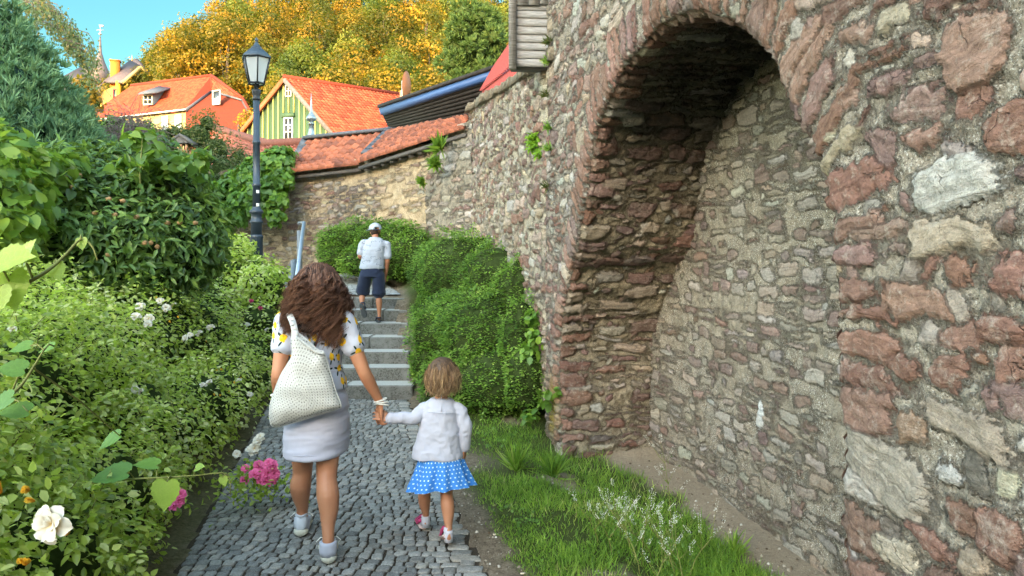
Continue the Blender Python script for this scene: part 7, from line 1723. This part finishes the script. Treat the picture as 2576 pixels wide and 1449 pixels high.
# =========================================================== the boy
B0 = Vector((-1.90, 10.85, .779)); Bq = lambda X, Y, d=10.85: Q(X, Y, d)
bo_ = empty("person", tuple(B0), label="boy in grey cap, printed shirt and navy shorts climbing the steps", cat="person")
v = Vol(B0); sB = 1.0
lk_, la_ = Bq(912, 738, 10.98), Bq(910, 768, 10.80); rk_b, ra_ = Bq(953, 742, 10.88), Bq(954, 794, 10.86)
hipL, hipR = Bq(920, 690, 10.84), Bq(952, 692, 10.84)
leg(v, hipL, lk_, la_, -.002, .68); leg(v, hipR, rk_b, ra_, .002, .70)
v.limb([ra_+Vector((0, 0, -.02)), ra_+FWD*.07+Vector((0, 0, -.045)), ra_+FWD*.14+Vector((0, 0, -.06))], [.028, .026, .018], 10, 8)
v.limb([la_+Vector((0, 0, -.02)), Bq(914, 776, 10.83), Bq(917, 790, 10.875)], [.026, .022, .014], 10, 8)
v.rings([(*Bq(936, 700)[:2], 1.44, .115, .095), (*Bq(937, 680)[:2], 1.56, .12, .095), (*Bq(940, 650)[:2], 1.70, .125, .09), (*Bq(943, 620)[:2], 1.86, .135, .085), (*Bq(944, 600)[:2], 1.945, .09, .06)])
v.limb([Bq(944, 606), Bq(944, 590, 10.89)], [.045, .042], 12, 6); BH = Bq(944, 581, 10.92); bf = Matrix.Rotation(.22, 3, 'Z') @ FWD; head(v, BH, .205, bf)
bls, ble, blw = Bq(913, 613), Bq(906, 645, 10.82), Bq(912, 640, 11.05)
v.limb([bls, bls.lerp(ble, .5), ble, ble.lerp(blw, .5), blw], [.042, .040, .036, .032, .022], 12, 18)
brs, bre, brw = Bq(974, 615), Bq(975, 655, 10.84), Bq(970, 694, 10.95)
v.limb([brs, brs.lerp(bre, .5), bre, bre.lerp(brw, .5), brw], [.042, .038, .033, .030, .021], 12, 18)
hand(v, blw, (.1, 1, .25), (.9, 0, 0), (0, .2, 1), .13, (.8, .9, 1, 1.1), .0075); hand(v, brw, (-.05, .3, -1), (-.9, .1, 0), (0, 1, .2), .13, (.8, .9, 1, 1.1), .0075)
v.fuse("body", M_SKIN3, bo_, .0045, 4); eyes(bo_, BH, .205, bf, B0)
n = NT("squiggle_print"); p = n.obj(); u = n.comb(n.sep(p)[0], n.sep(p)[2], 0); vr = n.voro(u, 9, 'F1', None, .8, '2D'); d = n.vm('SUBTRACT', u, vr.outputs["Position"]); a = n.ma('ADD', n.ma('MULTIPLY', n.sep(vr.outputs["Color"])[0], 6.28), 0); r = n.vm('LENGTH', d, out=1)
th = n.ma('ARCTAN2', n.sep(d)[1], n.sep(d)[0]); star = n.ma('ADD', .026, n.ma('MULTIPLY', n.ma('SINE', n.ma('ADD', n.ma('MULTIPLY', th, 3), a)), .011)); ln = n.mapr(n.ma('ABSOLUTE', n.ma('SUBTRACT', r, star)), .0025, .005, 1, 0); gate = n.mapr(n.ma('SINE', n.ma('ADD', th, a)), -.1, .2, 0, 1)
n.base(n.mix(n.ma('MULTIPLY', n.ma('MULTIPLY', ln, gate), .8), (.33, .36, .43), (.08, .09, .11)), .85, .12); M_SQ = n.m
t = Vol(B0)
t.rings([(*Bq(936, 680)[:2], 1.535, .175, .125), (*Bq(938, 660)[:2], 1.66, .165, .12), (*Bq(942, 632)[:2], 1.80, .158, .112), (*Bq(944, 612)[:2], 1.885, .150, .095), (*Bq(944, 602)[:2], 1.945, .10, .07), (*Bq(944, 598)[:2], 1.975, .065, .055)], 28)
for s_, e_ in ((bls, ble), (brs, bre)): t.limb([s_+Vector((.05 if s_.x < -1.9 else -.05, 0, .015)), s_, s_.lerp(e_, .55), s_.lerp(e_, .70)], [.046, .050, .053, .057], 14, 12)
t.fuse("shirt", M_SQ, bo_, .008, 4, wrinkle(.007, 8, 9, 31))
s = Vol(B0); s.rings([(*Bq(936, 700)[:2], 1.42, .15, .12), (*Bq(936, 688)[:2], 1.50, .155, .12), (*Bq(937, 676)[:2], 1.56, .15, .115)], 24)
for hp_, kn in ((hipL, lk_), (hipR, rk_b)): s.limb([hp_, hp_.lerp(kn, .5), hp_.lerp(kn, .84)], [(.085, .095), (.090, .095), (.094, .095)], 16, 12)
sh_ = s.fuse("shorts", M_NAVY, bo_, .008, 4, wrinkle(.005, 7, 9, 41)); m = MB()
for hp_, kn in ((hipL, lk_), (hipR, rk_b)):
    c = hp_.lerp(kn, .86)-B0; ax = (kn-hp_).normalized(); m.tube([c-ax*.024, c+ax*.022], [.098, .099], 16)
m.build("cuffs", M_NAVY, sh_, smooth=True)
# cap
n = NT("grey_jersey_cap"); p = n.obj(); a = n.noise(p, 26, 4, .7); n.base(n.mix(n.mapr(a, .35, .65), (.20, .23, .30), (.44, .46, .52)), .9, .1); M_CAP = n.m
cc = BH+Vector((0, -.005, .022)); bm = bmesh.new(); bmesh.ops.create_uvsphere(bm, u_segments=32, v_segments=16, radius=1)
bmesh.ops.delete(bm, geom=[f for f in bm.faces if f.calc_center_median().z < -.05], context='FACES')
ang_ = math.atan2(bf.y, bf.x)
bmesh.ops.delete(bm, geom=[f for f in bm.faces if f.calc_center_median().z < .42 and (Vector((f.calc_center_median().x, f.calc_center_median().y, 0)).normalized().dot(Vector((0, -1, 0))) > .90)], context='FACES')
for vv in bm.verts:
    d = Vector((vv.co.x, vv.co.y)); vv.co = Vector((vv.co.x*.092, vv.co.y*.106, vv.co.z*.098))
me = bpy.data.meshes.new("cap"); bm.to_mesh(me); bm.free(); [setattr(q, "use_smooth", True) for q in me.polygons]
cap = link("cap", me, M_CAP, bo_); cap.location = cc-B0; cap.rotation_euler = (R(4), 0, math.atan2(bf.y, bf.x)-math.pi/2)
md = cap.modifiers.new("thick", 'SOLIDIFY'); md.thickness = .006
vz = MB(); V = []; F = []
for j in range(5):
    for i in range(13):
        a_ = -1.0+2.0*i/12; rr = .098+.065*j/4*math.cos(a_*.8); V.append((rr*math.sin(a_)*.95, .02+rr*math.cos(a_), .004-.012*(j/4)**2-.02*math.sin(a_)**2))
F = [[j*13+i, j*13+i+1, (j+1)*13+i+1, (j+1)*13+i] for j in range(4) for i in range(12)]; vz.add(V, F); vz.add([(x, y, z-.005) for x, y, z in V], [f[::-1] for f in F]); vz.build("visor", M_CAP, cap, smooth=True)
m = MB(); m.tube([(.062*math.sin(a_), -.105*math.cos(a_*.62), .002) for a_ in np.linspace(-1, 1, 9)], .006, 6); m.build("strap", M_NAVY, cap)
M_BHAIR = simple("short_brown_hair", (.045, .028, .02), .8, .2, var=.4, scale=90); hv = Vol(B0); hv.ell(BH+Vector((0, -.008, .012)), (.073, .089, .09)); hv.fuse("hair", M_BHAIR, bo_, .006, 2)
M_SAN = simple("navy_sandal", (.02, .025, .05), .6, .3); M_GSOLE = simple("grey_rubber", (.075, .08, .085), .8, .2)
hb_ = Vector((ra_.x, ra_.y-.06, .779+.004)); shoe(bo_, hb_+FWD*.22, hb_, .085, .095, None, M_GSOLE, "sandal", .026, (M_SAN, None))
he = Bq(905, 762, 10.74)+Vector((.012, 0, -.02)); to = Bq(917, 799, 10.84); s3 = shoe(bo_, to, he, .085, .08, None, M_GSOLE, "sandal", .024, (M_SAN, None))
# ------------------------------------------------------------------ lamp post
M_LAMP = simple("blue_grey_enamel", (.030, .046, .066), .42, .45, .1, var=.10, scale=14, bump=.08)
M_LAMPD = simple("dark_lamp_iron", (.015, .019, .025), .5, .4, .2, var=.2, scale=20)
LD = 12.5; lp = Q(645, 690, LD); lg = gz1(lp.x, lp.y)
lamp = empty("street_lamp", (lp.x, lp.y, lg-.02), label="old fashioned blue grey street lamp with hexagonal lantern rising out of the weeds", cat="street lamp")
def lz(Y): return CAM_Z-(Y-655)/1945*LD-(lg-.02)
def lr(w_): return w_/2/1945*LD
m = MB(); m.lathe([(lr(31), 0), (lr(31), lz(600)), (lr(33), lz(598)), (lr(33), lz(592)), (lr(28), lz(590))], (0, 0, 0), 20); m.build("base", M_LAMP, lamp, smooth=False)
m = MB(); pr = [(lr(27), lz(592)), (lr(27), lz(562)), (lr(33), lz(560)), (lr(33), lz(556)), (lr(26), lz(553)), (lr(25), lz(538)), (lr(33), lz(536)), (lr(34), lz(531)), (lr(30), lz(528)), (lr(23), lz(526)), (lr(22), lz(523)), (lr(19), lz(520))]
m.lathe(pr, (0, 0, 0), 18); m.build("collar", M_LAMP, lamp)
m = MB(); pr = [(lr(18.5), lz(521))]
for Y, w_ in ((470, 18), (469, 21), (462, 21), (461, 17.5), (362, 17), (361, 20), (355, 20), (354, 16.5), (252, 15.5)): pr.append((lr(w_), lz(Y)))
m.lathe(pr, (0, 0, 0), 18); m.build("pole", M_LAMP, lamp, smooth=False)
m = MB(); m.lathe([(lr(15), lz(253)), (lr(20), lz(250)), (lr(20), lz(247)), (lr(16), lz(244)), (lr(18), lz(240)), (lr(20), lz(235)), (lr(22), lz(229)), (lr(22), lz(226)), (lr(14), lz(225)), (lr(10), lz(222)), (lr(9), lz(212)), (lr(8), lz(205))], (0, 0, 0), 16)
for s in (-1, 1): m.tube([(s*lr(8), 0, lz(222)), (s*lr(11), -.02, lz(212)), (s*lr(30), -.02, lz(206))], .012, 6)
m.tube([(0, -lr(10), lz(224)), (0, -lr(14), lz(214)), (0, -lr(26), lz(204))], .014, 6); m.build("neck", M_LAMPD, lamp)
ro = R(90-6); n6 = 6
def hexr(R_, z): return [Vector((R_*math.cos(ro+math.pi/6+k*math.pi/3), R_*math.sin(ro+math.pi/6+k*math.pi/3), z)) for k in range(6)]
RT, RB, ZT, ZB = lr(70), lr(40), lz(146), lz(210)
T_, B_ = hexr(RT, ZT), hexr(RB, ZB); m = MB()
for k in range(6): m.bar(B_[k], T_[k], .022, .022); m.bar(T_[k], T_[(k+1) % 6], .03, .03); m.bar(B_[k], B_[(k+1) % 6], .026, .026)
lan = m.build("lantern_frame", M_LAMPD, lamp)
n = NT("frosted_lamp_glass"); n.base((.60, .64, .68), .22, .5); n.b.inputs["Transmission Weight"].default_value = .35; n.translucent((.75, .80, .85), .4); M_FROST = n.m
for k in range(6): 
    a, b, c, d = B_[k], B_[(k+1) % 6], T_[(k+1) % 6], T_[k]; g = MB(); ins = lambda q: q*.985+Vector((0, 0, q.z*.015)); g.add([ins(a), ins(b), ins(c), ins(d)], [[0, 1, 2, 3]]); g.build("pane", M_FROST, lan)
m = MB(); m.add([q*1.0 for q in hexr(RB*.98, ZB-.004)], [[0, 1, 2, 3, 4, 5]]); m.build("floor_pane", M_FROST, lan)
m = MB(); prof = [(lr(76), lz(147)), (lr(76), lz(143)), (lr(56), lz(133)), (lr(32), lz(123)), (lr(27), lz(122)), (lr(29), lz(119)), (lr(22), lz(118)), (lr(14), lz(111)), (lr(9), lz(107)), (lr(4), lz(105)), (lr(9), lz(103)), (lr(10), lz(100)), (lr(7), lz(97)), (lr(2), lz(93.5))]
m.lathe(prof, (0, 0, 0), 6, rot=ro+math.pi/6); m.build("hood", M_LAMP, lamp)
m = MB(); z0 = lz(510)
for zc, hh in ((lz(482), .05), (lz(515), .05)): m.add([(lr(18.6)*math.cos(a_), lr(18.6)*math.sin(a_), zc+q) for q in (-hh/2, hh/2) for a_ in np.linspace(R(-75), R(-25), 5)], [[k, k+1, 6+k, 5+k] for k in range(4)])
st = m.build("sticker", simple("white_sticker", (.75, .75, .74), .5), lamp)
# ------------------------------------------------------------------ handrail beside the steps
M_GALV = simple("galvanised_steel", (.32, .37, .43), .38, .5, .75, var=.14, scale=18); M_POSTG = simple("grey_steel", (.16, .18, .20), .5, .4, .4, var=.15, scale=14)
h0 = Vector((-3.0, 9.7, .2)); rail = empty("handrail", (-3.05, 9.6, 0), label="galvanised steel handrail running up the left side of the steps", cat="handrail")
o0 = Vector(rail.location); hA, hB = Q(765, 560, 12.4), Q(741, 745, 9.4)
m = MB(); m.tube([hB-o0, hA-o0, hA-o0+Vector((-.10, .03, -.01))], [.030, .030, .03], 10); m.build("rail", M_GALV, rail, smooth=True)
for X, Yt, d in ((760, 580, 12.1), (746, 655, 10.9), (735, 720, 9.8)):
    p = Q(X, Yt, d)-o0; p.x -= .04; m = MB(); m.box((p.x, p.y, p.z-.62), (.07, .06, 1.25)); m.build("post", M_POSTG, rail)
m = MB(); a, b = Q(738, 655, 11.6)-o0, Q(712, 700, 11.6)-o0; m.bar(a, b, .09, .05); m.build("brace", simple("brown_steel", (.12, .11, .10), .6), rail)
m = MB(); m.bar(Q(742, 655, 11.0)-o0, Q(733, 740, 9.6)-o0, .05, .05); m.build("lower_rail", M_POSTG, rail)
# small litter on the earth strip
for X, Y, w_, lab in ((1247, 1347, .035, "small pale wood chip lying on the earth strip right of the girl's foot"), (1316, 1447, .03, "pale dry leaf on the earth at the lower edge of the verge")):
    d = CAM_Z*1945/(Y-655); p = Q(X, Y, d); p.z = gz1(p.x, p.y)+.006; e = MB(); e.box((0, 0, 0), (w_, .012, .006), Matrix.Rotation(.6, 3, 'Z') @ Matrix.Rotation(.1, 3, 'Y')); o = e.build("wood_chip" if w_ > .032 else "dry_leaf", simple("pale_chip", (.60, .52, .40), .9), None); o.location = p; tag(o, lab, "wood chip" if w_ > .032 else "leaf")
